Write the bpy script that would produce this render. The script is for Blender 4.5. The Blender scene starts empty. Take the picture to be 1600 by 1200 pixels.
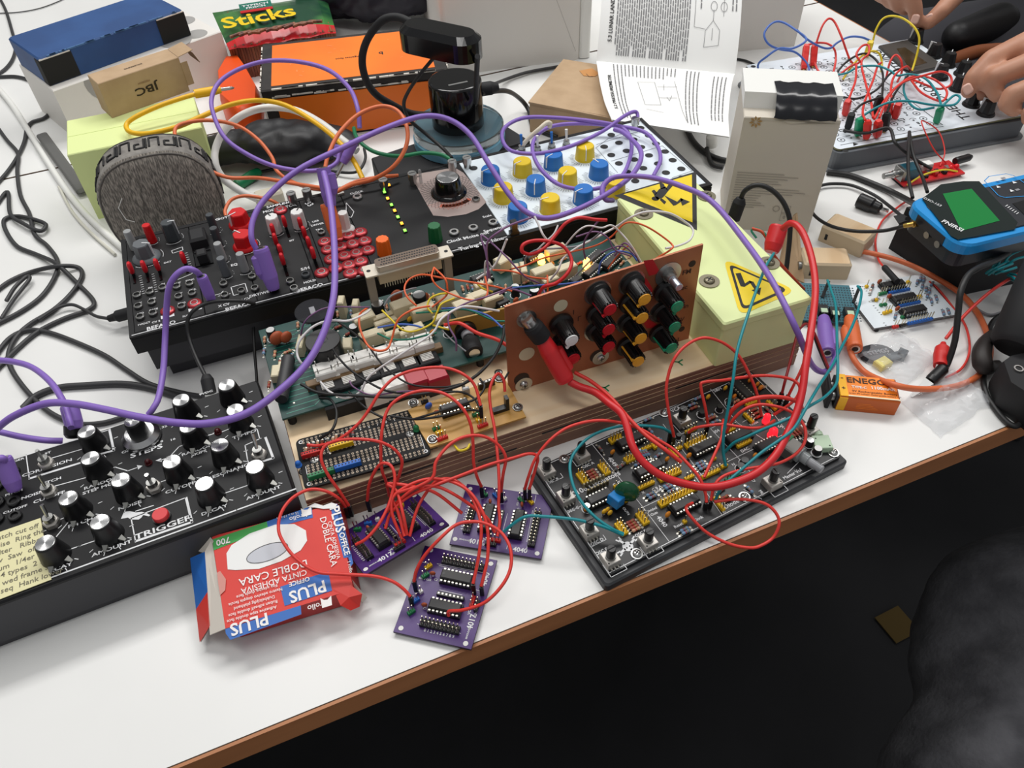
import bpy, math, random
from mathutils import Vector, Matrix, noise
random.seed(7)
V=Vector; PI=math.pi
S=bpy.context.scene; COL=S.collection
TZ=.74                                   # height of the table top above the floor
FPX,PIT,ROL,CH=1218.5,.8173,-.0411,.4554 # focal length in pixels of the 1600 px frame, pitch, roll, eye height above the table
_c,_s,_cr,_sr=math.cos(PIT),math.sin(PIT),math.cos(ROL),math.sin(ROL)
FW=V((0,_c,-_s)); RT=V((1,0,0))*_cr+V((0,_s,_c))*_sr; UP=V((0,_s,_c))*_cr-V((1,0,0))*_sr
EYE=V((0,0,CH))
def ray(x,y): return RT*((x-800)/FPX)-UP*((y-600)/FPX)+FW
def P(x,y,z=0.0):
    d=ray(x,y); return EYE+d*((z-CH)/d.z)
class Fr:
    """a plane in the place: local x, y on it, z out of it"""
    def __init__(s,M): s.M=M; s.I=M.inverted()
    def px(s,x,y,w=0.0):
        e=s.I@EYE; d=s.I.to_3x3()@ray(x,y); return e+d*((w-e.z)/d.z)
    def at(s,v): return s.M@V(v)
def FR(x,y,z,yaw): return Fr(Matrix.Translation((x,y,z))@Matrix.Rotation(yaw,4,'Z'))
def basis(O,X,Y):
    X=V(X).normalized(); Z=X.cross(V(Y)).normalized(); Y=Z.cross(X)
    return Matrix(((X.x,Y.x,Z.x,O[0]),(X.y,Y.y,Z.y,O[1]),(X.z,Y.z,Z.z,O[2]),(0,0,0,1)))
def along(A,B):
    z=(V(B)-V(A)).normalized(); x=V((0,0,1)).cross(z)
    if x.length<1e-4: x=V((1,0,0))
    return basis(A,x,z.cross(x))
def T(x=0,y=0,z=0,a=0): return Matrix.Translation((x,y,z))@Matrix.Rotation(a,4,'Z')
# ---------------------------------------------------------------- materials
def lin(c): return tuple(((v/255)/12.92 if v<=10 else ((v/255+.055)/1.055)**2.4) for v in c)
MATS={}
def mat(name,col=(128,128,128),rough=.5,metal=0.0,**k):
    if name in MATS: return MATS[name]
    m=bpy.data.materials.new(name); m.use_nodes=True; nt=m.node_tree; b=nt.nodes['Principled BSDF']
    c=lin(col)+(1,); b.inputs['Base Color'].default_value=c; b.inputs['Roughness'].default_value=rough; b.inputs['Metallic'].default_value=metal
    if 'alpha' in k: b.inputs['Alpha'].default_value=k['alpha']
    if 'trans' in k: b.inputs['Transmission Weight'].default_value=k['trans']; b.inputs['IOR'].default_value=k.get('ior',1.45)
    if 'emit' in k: b.inputs['Emission Color'].default_value=lin(k['ecol'] if 'ecol' in k else col)+(1,); b.inputs['Emission Strength'].default_value=k['emit']
    if 'coat' in k: b.inputs['Coat Weight'].default_value=k['coat']; b.inputs['Coat Roughness'].default_value=.1
    if 'sheen' in k: b.inputs['Sheen Weight'].default_value=k['sheen']
    N=nt.nodes; L=nt.links
    if 'var' in k:                       # mottled colour: second colour through noise (or stretched noise for grain)
        tc=N.new('ShaderNodeTexCoord'); mp=N.new('ShaderNodeMapping'); nz=N.new('ShaderNodeTexNoise'); rp=N.new('ShaderNodeValToRGB')
        mp.inputs['Scale'].default_value=k.get('vs',(30,30,30)); nz.inputs['Scale'].default_value=1; nz.inputs['Detail'].default_value=k.get('vd',4)
        if 'vr' in k: mp.inputs['Rotation'].default_value=(0,0,k['vr'])
        nz.inputs['Distortion'].default_value=k.get('vdist',0)
        e=rp.color_ramp.elements; e[0].position,e[1].position=k.get('vp',(.35,.65)); e[0].color=c; e[1].color=lin(k['var'])+(1,)
        L.new(tc.outputs['Object'],mp.inputs['Vector']); L.new(mp.outputs['Vector'],nz.inputs['Vector']); L.new(nz.outputs['Fac'],rp.inputs['Fac']); L.new(rp.outputs['Color'],b.inputs['Base Color'])
    if 'bump' in k:
        tc=N.new('ShaderNodeTexCoord'); mp=N.new('ShaderNodeMapping'); nz=N.new('ShaderNodeTexNoise'); bp=N.new('ShaderNodeBump')
        mp.inputs['Scale'].default_value=k.get('bs',(60,60,60)); nz.inputs['Scale'].default_value=1; nz.inputs['Detail'].default_value=5
        bp.inputs['Strength'].default_value=k['bump']; bp.inputs['Distance'].default_value=k.get('bd',.002)
        L.new(tc.outputs['Object'],mp.inputs['Vector']); L.new(mp.outputs['Vector'],nz.inputs['Vector']); L.new(nz.outputs['Fac'],bp.inputs['Height']); L.new(bp.outputs['Normal'],b.inputs['Normal'])
    MATS[name]=m; return m
def woven(name,c1,c2,sc):
    m=mat(name,c1,.9); nt=m.node_tree; N=nt.nodes; L=nt.links; b=N['Principled BSDF']
    tc=N.new('ShaderNodeTexCoord'); mix=N.new('ShaderNodeMix'); mix.data_type='RGBA'; mix.blend_type='MULTIPLY'; mix.inputs['Factor'].default_value=1
    for i,(rz,slot) in enumerate(((.5,'A'),(-1.07,'B'))):
        mp=N.new('ShaderNodeMapping'); mp.inputs['Rotation'].default_value=(0,0,rz); mp.inputs['Scale'].default_value=(sc*5,sc,sc)
        nz=N.new('ShaderNodeTexNoise'); nz.inputs['Scale'].default_value=1; nz.inputs['Detail'].default_value=3
        rp=N.new('ShaderNodeValToRGB'); e=rp.color_ramp.elements; e[0].position,e[1].position=.4,.62; e[0].color=lin(c1)+(1,); e[1].color=lin(c2)+(1,)
        if i: e[0].color=(.72,.72,.72,1); e[1].color=(1,1,1,1)
        L.new(tc.outputs['Object'],mp.inputs['Vector']); L.new(mp.outputs['Vector'],nz.inputs['Vector']); L.new(nz.outputs['Fac'],rp.inputs['Fac'])
        L.new(rp.outputs['Color'],[x for x in mix.inputs if x.name==slot and x.type=='RGBA'][0])
    L.new([x for x in mix.outputs if x.type=='RGBA'][0],b.inputs['Base Color']); return m
W_=mat('white plastic',(236,236,232),.4); INK=mat('white ink',(225,226,228),.6); BLK=mat('black ink',(18,18,20),.6)
BP=mat('black plastic',(17,17,19),.38); BG=mat('black gloss',(10,10,12),.12); BM=mat('black matte',(24,24,27),.7); CHIP=mat('chip black',(38,37,38),.5)
SIL=mat('silver metal',(200,200,198),.28,1); STE=mat('steel',(150,150,148),.35,1); PIN=mat('pin metal',(205,195,170),.3,1); BRUSH=mat('brushed top',(205,205,205),.25,1)
_n=BRUSH.node_tree; _t=_n.nodes.new('ShaderNodeTangent'); _t.direction_type='RADIAL'; _t.axis='Z'; _n.nodes['Principled BSDF'].inputs['Anisotropic'].default_value=.85; _n.links.new(_t.outputs[0],_n.nodes['Principled BSDF'].inputs['Tangent'])
GOLD=mat('gold',(212,175,95),.3,1); TIN=mat('tin case',(186,182,176),.42,.6); SOLD=mat('solder',(190,188,180),.35,.8)
YEL=mat('yellow header',(236,190,20),.5); GRH=mat('green header',(20,120,70),.5); REH=mat('red header',(205,35,32),.5); BLH=mat('blue header',(30,100,190),.5)
PUR=mat('purple rubber',(136,104,190),.45); ORA=mat('orange rubber',(226,110,58),.45); YRU=mat('yellow rubber',(240,185,10),.45); GRU=mat('green rubber',(10,120,75),.45); WRU=mat('white rubber',(232,232,228),.45)
RW=mat('red wire',(222,58,50),.4); TW=mat('teal wire',(12,135,145),.4); BW=mat('black wire',(30,30,31),.5); RRU=mat('red rubber',(208,34,40),.4); DGW=mat('dark grey wire',(52,52,54),.5)
WW=mat('white wire',(225,222,222),.45); OW=mat('orange wire',(228,98,48),.45); PW=mat('mauve wire',(125,88,128),.45); YW=mat('yellow wire',(225,200,40),.45); BLW=mat('blue wire',(70,105,190),.45); GW=mat('green wire',(15,120,95),.45); GYW=mat('grey wire',(140,140,145),.45)
# ---------------------------------------------------------------- mesh builder
_TX={}
def textgeo(s,bold):
    k=(s,bold)
    if k not in _TX:
        c=bpy.data.curves.new('t','FONT'); c.body=s; c.size=1; c.align_x='CENTER'; c.align_y='CENTER'; c.resolution_u=2; c.offset=.022 if bold else .006
        o=bpy.data.objects.new('t',c); me=bpy.data.meshes.new_from_object(o)
        _TX[k]=([tuple(v.co) for v in me.vertices],[tuple(p.vertices) for p in me.polygons])
        bpy.data.objects.remove(o); bpy.data.meshes.remove(me); bpy.data.curves.remove(c)
    return _TX[k]
def rrect(x0,x1,y0,y1,r,n=4):
    out=[]
    for cx,cy,a in ((x1-r,y0+r,-90),(x1-r,y1-r,0),(x0+r,y1-r,90),(x0+r,y0+r,180)):
        for i in range(n+1):
            t=math.radians(a+90*i/n); out.append((cx+r*math.cos(t),cy+r*math.sin(t)))
    return out
def circ(r,n=16,x=0,y=0): return [(x+r*math.cos(2*PI*i/n),y+r*math.sin(2*PI*i/n)) for i in range(n)]
def spline(p,sub=6,closed=False):
    p=[V(q) for q in p]
    if len(p)<3 and not closed: return p
    q=[p[-1]]+p+[p[0],p[1]] if closed else [p[0]*2-p[1]]+p+[p[-1]*2-p[-2]]
    out=[]
    for i in range(1,len(q)-2):
        a,b,c,d=q[i-1:i+3]
        for k in range(sub):
            t=k/sub; out.append(.5*((2*b)+(c-a)*t+(2*a-5*b+4*c-d)*t*t+(3*b-a-3*c+d)*t**3))
    if not closed: out.append(p[-1])
    return out
class MB:
    def __init__(s,X=None): s.v=[];s.f=[];s.m=[];s.sm=[];s.mats=[];s.X=X or Matrix()
    def mi(s,m):
        if m not in s.mats: s.mats.append(m)
        return s.mats.index(m)
    def add(s,vs,fs,m,smooth=False,X=None):
        b=len(s.v); X=s.X@X if X is not None else s.X; i=s.mi(m)
        s.v+=[X@V(v) for v in vs]
        for f in fs: s.f.append([b+k for k in f]); s.m.append(i); s.sm.append(smooth)
        return s
    def loft(s,rings,m,smooth=False,X=None,caps=(1,1),mtop=None,split=True):
        n=len(rings[0])
        if split and smooth:
            for A,B in zip(rings,rings[1:]):
                s.add(list(A)+list(B),[(i,(i+1)%n,n+(i+1)%n,n+i) for i in range(n)],m,True,X)
        else:
            vs=[v for r in rings for v in r]
            s.add(vs,[(k*n+i,k*n+(i+1)%n,(k+1)*n+(i+1)%n,(k+1)*n+i) for k in range(len(rings)-1) for i in range(n)],m,smooth,X)
        if caps[0]: s.add(rings[0],[tuple(range(n-1,-1,-1))],m,False,X)
        if caps[1]: s.add(rings[-1],[tuple(range(n))],mtop or m,False,X)
        return s
    def prism(s,poly,z0,z1,m,c=0,X=None,mtop=None):
        if c:
            cx=sum(p[0] for p in poly)/len(poly); cy=sum(p[1] for p in poly)/len(poly)
            sx=max(abs(p[0]-cx) for p in poly); sy=max(abs(p[1]-cy) for p in poly)
            ins=[(cx+(p[0]-cx)*(1-c/sx),cy+(p[1]-cy)*(1-c/sy)) for p in poly]
            R=[[(x,y,z0) for x,y in poly],[(x,y,z1-c) for x,y in poly],[(x,y,z1) for x,y in ins]]
        else: R=[[(x,y,z0) for x,y in poly],[(x,y,z1) for x,y in poly]]
        return s.loft(R,m,False,X,mtop=mtop)
    def box(s,x0,x1,y0,y1,z0,z1,m,c=0,r=0,X=None,mtop=None):
        return s.prism(rrect(x0,x1,y0,y1,r) if r else [(x0,y0),(x1,y0),(x1,y1),(x0,y1)],z0,z1,m,c,X,mtop)
    def lathe(s,prof,m,n=20,X=None,soft=False,caps=(1,1),mtop=None):
        return s.loft([[(r*math.cos(2*PI*i/n),r*math.sin(2*PI*i/n),z) for i in range(n)] for r,z in prof],m,True,X,caps,mtop,split=not soft)
    def cyl(s,x,y,r,z0,z1,m,n=16,mtop=None): return s.lathe([(r,z0),(r,z1)],m,n,T(x,y),mtop=mtop)
    def tube(s,pts,r,m,n=8,closed=False):
        pts=[V(p) for p in pts]; N=len(pts); rs=r if isinstance(r,(list,tuple)) else [r]*N
        tg=[(pts[(i+1)%N]-pts[i-1] if closed or 0<i<N-1 else (pts[1]-pts[0] if i==0 else pts[-1]-pts[-2])).normalized() for i in range(N)]
        a=tg[0].orthogonal().normalized(); rings=[]
        for i in range(N):
            a=(a-tg[i]*a.dot(tg[i])); a=a.normalized() if a.length>1e-9 else tg[i].orthogonal().normalized(); b=tg[i].cross(a)
            rings.append([pts[i]+(a*math.cos(2*PI*k/n)+b*math.sin(2*PI*k/n))*rs[i] for k in range(n)])
        if closed: rings.append(rings[0])
        return s.loft(rings,m,True,None,(not closed,not closed),split=False)
    def ngon(s,p,z,m,X=None):
        a=sum(p[i-1][0]*p[i][1]-p[i][0]*p[i-1][1] for i in range(len(p)))
        if a<0: p=p[::-1]
        return s.add([(q[0],q[1],z) for q in p],[tuple(range(len(p)))],m,False,X)
    def disc(s,x,y,r,z,m,n=16): return s.ngon(circ(r,n,x,y),z,m)
    def line(s,p,w,z,m,closed=False):
        p=[V(q[:2]) for q in p]
        if closed: p=p+[p[0]]
        for a,b in zip(p,p[1:]):
            d=(b-a)
            if d.length<1e-7: continue
            d.normalize(); q=V((-d.y,d.x))*(w/2); e=d*(w*.3)
            s.add([(a-q-e).to_tuple()+(z,),(b-q+e).to_tuple()+(z,),(b+q+e).to_tuple()+(z,),(a+q-e).to_tuple()+(z,)],[(0,1,2,3)],m)
        return s
    def arc(s,x,y,r,a0,a1,w,z,m,n=14): return s.line([(x+r*math.cos(a0+(a1-a0)*i/n),y+r*math.sin(a0+(a1-a0)*i/n)) for i in range(n+1)],w,z,m)
    def ring(s,x,y,r0,r1,z,m,n=20):
        a=circ(r0,n,x,y);b=circ(r1,n,x,y)
        return s.add([p+(z,) for p in a]+[p+(z,) for p in b],[(i,n+i,n+(i+1)%n,(i+1)%n)[::-1] if r0>r1 else (i,n+i,n+(i+1)%n,(i+1)%n) for i in range(n)],m)
    def text(s,t,x,y,z,size,m,a=0,bold=True,sx=1):
        vs,fs=textgeo(t,bold)
        return s.add([(v[0]*size*sx,v[1]*size,0) for v in vs],fs,m,False,T(x,y,z,a))
    def ball(s,c,r,m,n=12,k=8,sc=(1,1,1),X=None):
        R=[]
        for j in range(k+1):
            t=-PI/2+PI*j/k; R.append([(c[0]+sc[0]*r*math.cos(t)*math.cos(2*PI*i/n),c[1]+sc[1]*r*math.cos(t)*math.sin(2*PI*i/n),c[2]+sc[2]*r*math.sin(t)) for i in range(n)])
        return s.loft(R,m,True,X,(0,0),split=False)
    def mesh(s,name):
        me=bpy.data.meshes.new(name); me.from_pydata([tuple(v) for v in s.v],[],s.f)
        for m in s.mats: me.materials.append(m)
        me.polygons.foreach_set('material_index',s.m); me.polygons.foreach_set('use_smooth',s.sm); me.update(); return me
    def build(s,name,parent=None,org=None):
        if org is not None: s.v=[v-V(org) for v in s.v]
        o=bpy.data.objects.new(name,s.mesh(name)); COL.objects.link(o)
        if org is not None: o.location=org
        if parent: o.parent=parent
        return o
def tag(o,label,cat,group=None):
    o['label']=label; o['category']=cat
    if group: o['group']=group
    return o
def struct(o): o['kind']='structure'; return o
def thing(name,label,cat,M,group=None):
    o=bpy.data.objects.new(name,None); COL.objects.link(o); o.empty_display_size=.01; o.matrix_world=M
    return tag(o,label,cat,group)
def inst(name,me,parent,M,label=None):
    o=bpy.data.objects.new(name,me); COL.objects.link(o); o.parent=parent; o.matrix_local=M
    if label: o['label']=label
    return o
_CM={}
def cached(key,fn):
    if key not in _CM:
        b=MB(); fn(b); _CM[key]=b.mesh(key.split('|')[0])
    return _CM[key]
# ---------------------------------------------------------------- small electronic parts (local z up from the board)
def DIP(pins,socket=True,m=CHIP):
    def f(b):
        L=pins/2*.00254; h=.0028 if socket else .0008
        if socket: b.box(-L/2-.0005,L/2+.0005,-.0048,.0048,.0002,h,BP)
        b.prism([(-L/2,-.0032),(L/2,-.0032),(L/2,.0032),(-L/2,.0032)],h,h+.0034,m,c=.0006)
        for i in range(pins//2):
            x=-L/2+.00127+i*.00254
            for y in (-1,1): b.box(x-.0007,x+.0007,y*.0041-.0006,y*.0041+.0006,h-.0005,h+.0019,SOLD)
        b.disc(-L/2+.0018,0,.0009,h+.0035,BP,10)
    return cached('chip|%d%d%s'%(pins,socket,m.name),f)
def HDR(n,rows,m,hp=.0085):
    def f(b):
        for i in range(n):
            for j in range(rows):
                x=(i-(n-1)/2)*.00254;y=(j-(rows-1)/2)*.00254
                b.box(x-.00127,x+.00127,y-.00125,y+.00125,0,.0026,m,c=.0003)
                b.box(x-.0003,x+.0003,y-.0003,y+.0003,.0026,hp,PIN)
    return cached('pin_header|%d,%d,%s,%g'%(n,rows,m.name,hp),f)
def FEM(n,rows,h=.0085):
    def f(b):
        b.box(-n*.00127,n*.00127,-rows*.00127,rows*.00127,0,h,BP)
        for i in range(n):
            for j in range(rows):
                x=(i-(n-1)/2)*.00254;y=(j-(rows-1)/2)*.00254
                b.box(x-.0006,x+.0006,y-.0006,y+.0006,h,h+.0001,SOLD)
    return cached('socket_header|%d,%d,%g'%(n,rows,h),f)
RB=mat('resistor blue',(110,140,170),.5); RBR=mat('resistor tan',(196,150,120),.5); RRD=mat('resistor red brown',(150,75,60),.5); RGY=mat('resistor grey',(95,95,98),.5)
_bands=[mat('band brown',(70,38,20),.5),mat('band red',(170,40,30),.5),mat('band gold',(150,120,60),.4)]
def RES(m,l=.0065):
    def f(b):
        X=Matrix.Translation((0,0,.0014))@Matrix.Rotation(PI/2,4,'Y')
        b.lathe([(.0006,-l/2),(.00125,-l/2+.0006),(.00125,-l/2+.0016),(.001,-l/2+.002),(.001,l/2-.002),(.00125,l/2-.0016),(.00125,l/2-.0006),(.0006,l/2)],m,10,X,soft=True)
        for k,z in enumerate((-.0018,-.0004,.001)): b.lathe([(.00112,z-.0003),(.00112,z+.0003)],_bands[k],10,X)
        b.lathe([(.00028,-l/2-.0016),(.00028,l/2+.0016)],PIN,6,X)
        for s in (-1,1): b.disc(s*(l/2+.0018),0,.0009,.0001,SOLD,8)
    return cached('resistor|%s%g'%(m.name,l),f)
CAPO=mat('capacitor orange',(214,132,30),.45); CAPB=mat('capacitor brown',(170,82,48),.5); CAPY=mat('capacitor yellow',(225,175,40),.45)
def DISCCAP(m,r=.0024):
    def f(b):
        b.ball((0,0,.0012+r),r,m,12,8,(1,.55,1)); b.tube([(-.0012,0,0),(-.001,0,.002)],.0003,PIN,5); b.tube([(.0012,0,0),(.001,0,.002)],.0003,PIN,5)
    return cached('capacitor|%s%g'%(m.name,r),f)
def ELCAP(r=.0025,h=.0055,top=SIL):
    return cached('electrolytic_capacitor|%g%g%s'%(r,h,top.name),lambda b:(b.lathe([(r*.9,0),(r,.0006),(r,h-.0004),(r*.9,h)],BM,16,mtop=top),b.ring(0,0,r*1.15,r*1.3,.00015,INK)))
FILM=mat('film capacitor beige',(214,203,172),.5)
def BOXCAP(l,w,h,m=FILM): return cached('capacitor|box%g,%g,%g,%s'%(l,w,h,m.name),lambda b:(b.box(-l/2,l/2,-w/2,w/2,.0006,h,m,c=.0008),b.box(-l/2+.001,l/2-.001,-w/2+.001,w/2-.001,0,.001,BP)))
def LEDM(m,r=.0025,h=.007): return cached('led|%s%g'%(m.name,r),lambda b:(b.lathe([(r*1.15,0),(r*1.15,.001),(r,.001),(r,h-r),(r*.85,h-r*.5),(r*.5,h-r*.12),(0.00005,h)],m,14,soft=True),))
def SCREW(r=.003,h=.002,washer=0.0,m=STE):
    def f(b):
        z=0
        if washer: b.lathe([(washer,0),(washer,.0008)],m,20); z=.0008
        b.lathe([(r,z),(r,z+h*.35),(r*.8,z+h*.8),(r*.4,z+h)],m,16,soft=True)
        b.box(-r*.6,r*.6,-r*.12,r*.12,z+h*.97,z+h*1.02,BM); b.box(-r*.12,r*.12,-r*.6,r*.6,z+h*.97,z+h*1.02,BM)
    return cached('screw|%g%g%g%s'%(r,h,washer,m.name),f)
def JACK(rn=.0042,nut=SIL,col=None,rc=.006):
    def f(b):
        if col: b.lathe([(rc,0),(rc,.0014),(rc-.0008,.002),(rn,.0022)],col,20,soft=True)
        b.lathe([(rn,0),(rn,.002),(rn-.0006,.0026),(.0024,.0026),(.0022,.0012)],nut,18,caps=(0,0)); b.disc(0,0,.0022,.0012,BLK,14)
    return cached('jack_socket|%g%s%s%g'%(rn,nut.name,col.name if col else '',rc),f)
def KNOB(r,h,m,top=None,skirt=0,line=None,flutes=0,taper=.88,rt=None):
    def f(b):
        n=flutes*2 if flutes else 24
        def ring(rr,z): return [((rr*(1-.09*(i%2 if flutes else 0)))*math.cos(2*PI*i/n),(rr*(1-.09*(i%2 if flutes else 0)))*math.sin(2*PI*i/n),z) for i in range(n)]
        z0=0
        if skirt: b.lathe([(skirt,0),(skirt,.0012),(r,.003)],m,24,soft=True); z0=.002
        b.loft([ring(r,z0),ring(r*taper*1.02,h-.0008),ring(r*taper*.95,h)],m,not flutes)
        if top: b.lathe([(r*taper*.9,h-.0002),(r*taper*.9,h+.0004),(r*taper*.86,h+.0006)],top,24)
        if line:
            b.box(-.0004,.0004,r*.15,r*taper*.95,h+.0001,h+.0005,line); b.box(-.0004,.0004,r*taper*.93,r*1.03,h*.2,h+.0003,line)
    return cached('knob|%g%g%s%s%g%s%d'%(r,h,m.name,top.name if top else '',skirt,line.name if line else '',flutes),f)
def TOGGLE(lm=SIL,lean=(0,.004)):
    def f(b):
        b.lathe([(.0042,0),(.0042,.002)],STE,6); b.lathe([(.003,.002),(.003,.006)],STE,14); b.tube([(0,0,.006),(lean[0],lean[1],.017)],[.0011,.0015],lm,8)
    return cached('toggle_switch|%s%g%g'%(lm.name,*lean),f)
def POT(b):
    b.box(-.0049,.0049,-.0052,.0052,.0002,.0062,TIN,c=.0004); b.lathe([(.0036,.0062),(.0034,.0078)],STE,18); b.disc(-.0036,-.0038,.0006,.00625,BLK,8)
    for x in (-.0025,0,.0025): b.box(x-.0005,x+.0005,-.0068,-.005,0,.0015,SOLD)
def SHAFT(b): b.lathe([(.0031,.0072),(.0029,.0165),(.0026,.0172)],BP,18); b.box(-.0026,.0026,-.0003,.0003,.0172,.0174,BG)
def plugmesh(b,m,A,B,r=.0055,hole=True):
    L=(V(B)-V(A)).length; X=along(A,B)
    b.lathe([(r*.72,0),(r*.8,L*.05),(r,L*.3),(r,L*.93),(r*.93,L)],m,18,X)
    if hole: b.lathe([(r*.62,L+.0001),(r*.62,L+.0005)],SIL,16,X); b.lathe([(r*.4,L+.0005),(r*.4,L+.0006)],BLK,16,X)
def bump(b,m,A,B,side,r=.0042):
    """the cable outlet bulging from the side of a stacking plug"""
    X=along(A,B); L=(V(B)-V(A)).length; d=(X.to_3x3().inverted()@V(side)); d.z=0; d.normalize(); d*=.0052
    b.lathe([(r*.5,L*.30),(r,L*.45),(r,L*.82),(r*.6,L*.86)],m,14,X@Matrix.Translation((d.x,d.y,0)))
def tip(b,A,B):
    L=(V(B)-V(A)).length; X=along(A,B); b.lathe([(.00175,0),(.00175,L*.7),(.0012,L*.75),(.0017,L*.82),(.0005,L)],SIL,12,X)
def pts(l,z0=None): return [P(*q) for q in l]
def wire(name,path,r,m,label,cat='cable',group=None,n=8,sub=6,world=False):
    """one cable as one mesh object; path = (pixel x, pixel y, height) of points it runs through"""
    p=spline(path if world else pts(path),sub); b=MB(); b.tube(p,r,m,n)
    o=b.build(name,None,p[len(p)//2].copy()); tag(o,label,cat,group); return o
def child(o,b,name,label=None):
    """link builder b (world coordinates) as a part of thing o (unrotated)"""
    b.v=[v-o.location for v in b.v]; c=bpy.data.objects.new(name,b.mesh(name)); COL.objects.link(c); c.parent=o
    if label: c['label']=label
    return c
def dupont(o,A,B,m=BP,name='connector'):
    b=MB(); X=along(A,B); L=(V(B)-V(A)).length
    b.box(-.0013,.0013,-.0013,.0013,0,L,m,X=X); return child(o,b,name)
# ================================================================ floor, tables
FLO=mat('dark floor',(30,30,33),.85,var=(22,22,25),vs=(6,6,6))
b=MB(); b.box(-3.2,3.6,-2.6,4.2,-TZ-.05,-TZ,FLO); struct(b.build('floor'))
TOPW=mat('table laminate',(236,236,234),.34,var=(229,229,227),vs=(5,5,5)); EDGE=mat('table edge',(188,126,82),.5,var=(166,108,68),vs=(6,6,50)); LEGM=mat('table leg metal',(60,60,64),.4,.6); UND=mat('table underside',(92,72,56),.7)
TF=FR(0,0,0,.3658)
def make_table(n0,n1,label,loc):
    t=thing('table',label,'table',TF.M,'white tables pushed together')
    t0,t1=-1.0,.847
    b=MB(); b.box(t0+.002,t1-.002,n0+(.002 if n0<.5 else .0002),n1-.0008,-.021,0,UND,c=.0006,mtop=TOPW); b.build('tabletop',t)
    b=MB()
    (b.box(t0,t1,n0,n0+.002,-.022,-.0004,EDGE) if n0<.5 else None); b.box(t1-.002,t1,n0+.002,n1-.001,-.022,-.0004,EDGE); b.box(t0,t0+.002,n0+.002,n1-.001,-.022,-.0004,EDGE); b.build('edge_band',t)
    for x in (t0+.06,t1-.42):
        for y in (n0+.33,n1-.06): b=MB(); b.box(x-.02,x+.02,y-.02,y+.02,-TZ,-.021,LEGM,c=.002); b.build('leg',t)
make_table(.2058,.912,'white table with a brown edge under the synthesizers, nearest the camera',0)
make_table(.913,1.6,'white table behind the seam, under the big white carton',0)
# ================================================================ cartons on the far side
def jitter(q,a): return [(x+random.uniform(-a,a),y+random.uniform(-a,a)) for x,y in q]
CARD=mat('kraft card',(188,160,128),.85,var=(176,148,116),vs=(40,40,40)); CARDD=mat('kraft card inside',(128,92,62),.9)
BLUE=mat('blue card',(42,82,138),.6,var=(34,70,122),vs=(18,18,18)); LIME=mat('lime card',(224,236,164),.7); WCARD=mat('white card',(226,222,216),.6); GREYP=mat('grey print',(160,158,155),.6)
ORC=mat('orange card',(250,128,32),.5,var=(242,116,26),vs=(12,12,12)); BORD=mat('black card worn',(48,42,40),.7,var=(30,27,26),vs=(50,50,50)); SCUF=mat('scuffed white',(225,218,208),.8)
def face(F,o,side,w,l,h):
    """frame of the front, left or right face of a box with base frame F"""
    if side=='front': M=basis(F.at((0,0,0)),F.M.to_3x3()@V((1,0,0)),(0,0,1))
    if side=='left': M=basis(F.at((0,l,0)),F.M.to_3x3()@V((0,-1,0)),(0,0,1))
    if side=='right': M=basis(F.at((w,0,0)),F.M.to_3x3()@V((0,1,0)),(0,0,1))
    return Fr(M)
# white carton with grey circles
F=FR(-.4979,.8477,0,.7448); t=thing('carton','white carton printed with grey circles, under the worn blue box','box',F.M)
w,l,h=.2114,.10,.0593
b=MB(); b.box(0,w,0,l,0,h,WCARD,c=.001); b.build('carton_body',t)
for x,y,r in ((295,30,18),(315,58,17),(280,68,24)):
    q=F.px(x,y,h); b=MB()
    if 0<q.x-.012: b.ngon([p for p in circ(r/1250,20,min(q.x,w-.016),min(max(q.y,.016),l-.016))],h+.0002+.00005*(x%3),GREYP); b.build('printed_circle',t)
G=face(F,t,'front',w,l,h); b=MB(F.I@G.M)
q=G.px(120,150); b.ngon([(x,min(y,h-.001)) for x,y in circ(.026,24,.06,h-.006)],.0002,GREYP); b.X=Matrix(); b.build('printed_circle',t)
# blue box with black corners on top of it
F=FR(-.5046,.8594,.0593,.7695); w,l,h=.1764,.0843,.0314
t=thing('shallow_box','worn dark blue cardboard box with torn black corners, topmost of the pile','box',F.M)
b=MB(); b.box(0,w,0,l,.0004,h,BLUE,c=.0015,r=.004); b.build('box_lid',t)
BLC=mat('torn black',(24,24,22),.8)
for x0,x1 in ((-.0006,.036),(w-.036,w+.0006)):
    b=MB(); b.box(x0,x1,-.0007,.012,.001,h-.003,BLC)
    z=h-.003; b.box(x0+.001,x1-.001,-.0008,.0006,z,z+.0012,SCUF); b.build('torn_corner',t)
b=MB()
for i in range(26): x=random.uniform(.004,w-.01); b.box(x,x+random.uniform(.004,.014),-.0004,.0012,h-.0016,h+.00005,mat('blue scuff',(72,112,160),.7))
b.build('worn_edge',t)
# lime carton
F=FR(-.4163,.6825,0,.3518); w,l,h=.126,.0728,.0731
t=thing('carton','pale lime green carton behind the grey fabric case','box',F.M)
b=MB(); b.box(0,w,0,l,0,h,LIME,c=.0008); b.build('carton_body',t)
b=MB(); b.box(w*.2,w*.8,-.0003,.0003,h*.05,h-.001,LIME); b.box(0.001,w-.001,l*.5-.0002,l*.5+.0002,h-.0005,h+.0002,mat('lime seam',(205,222,140),.7)); b.build('flap',t)
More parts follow.
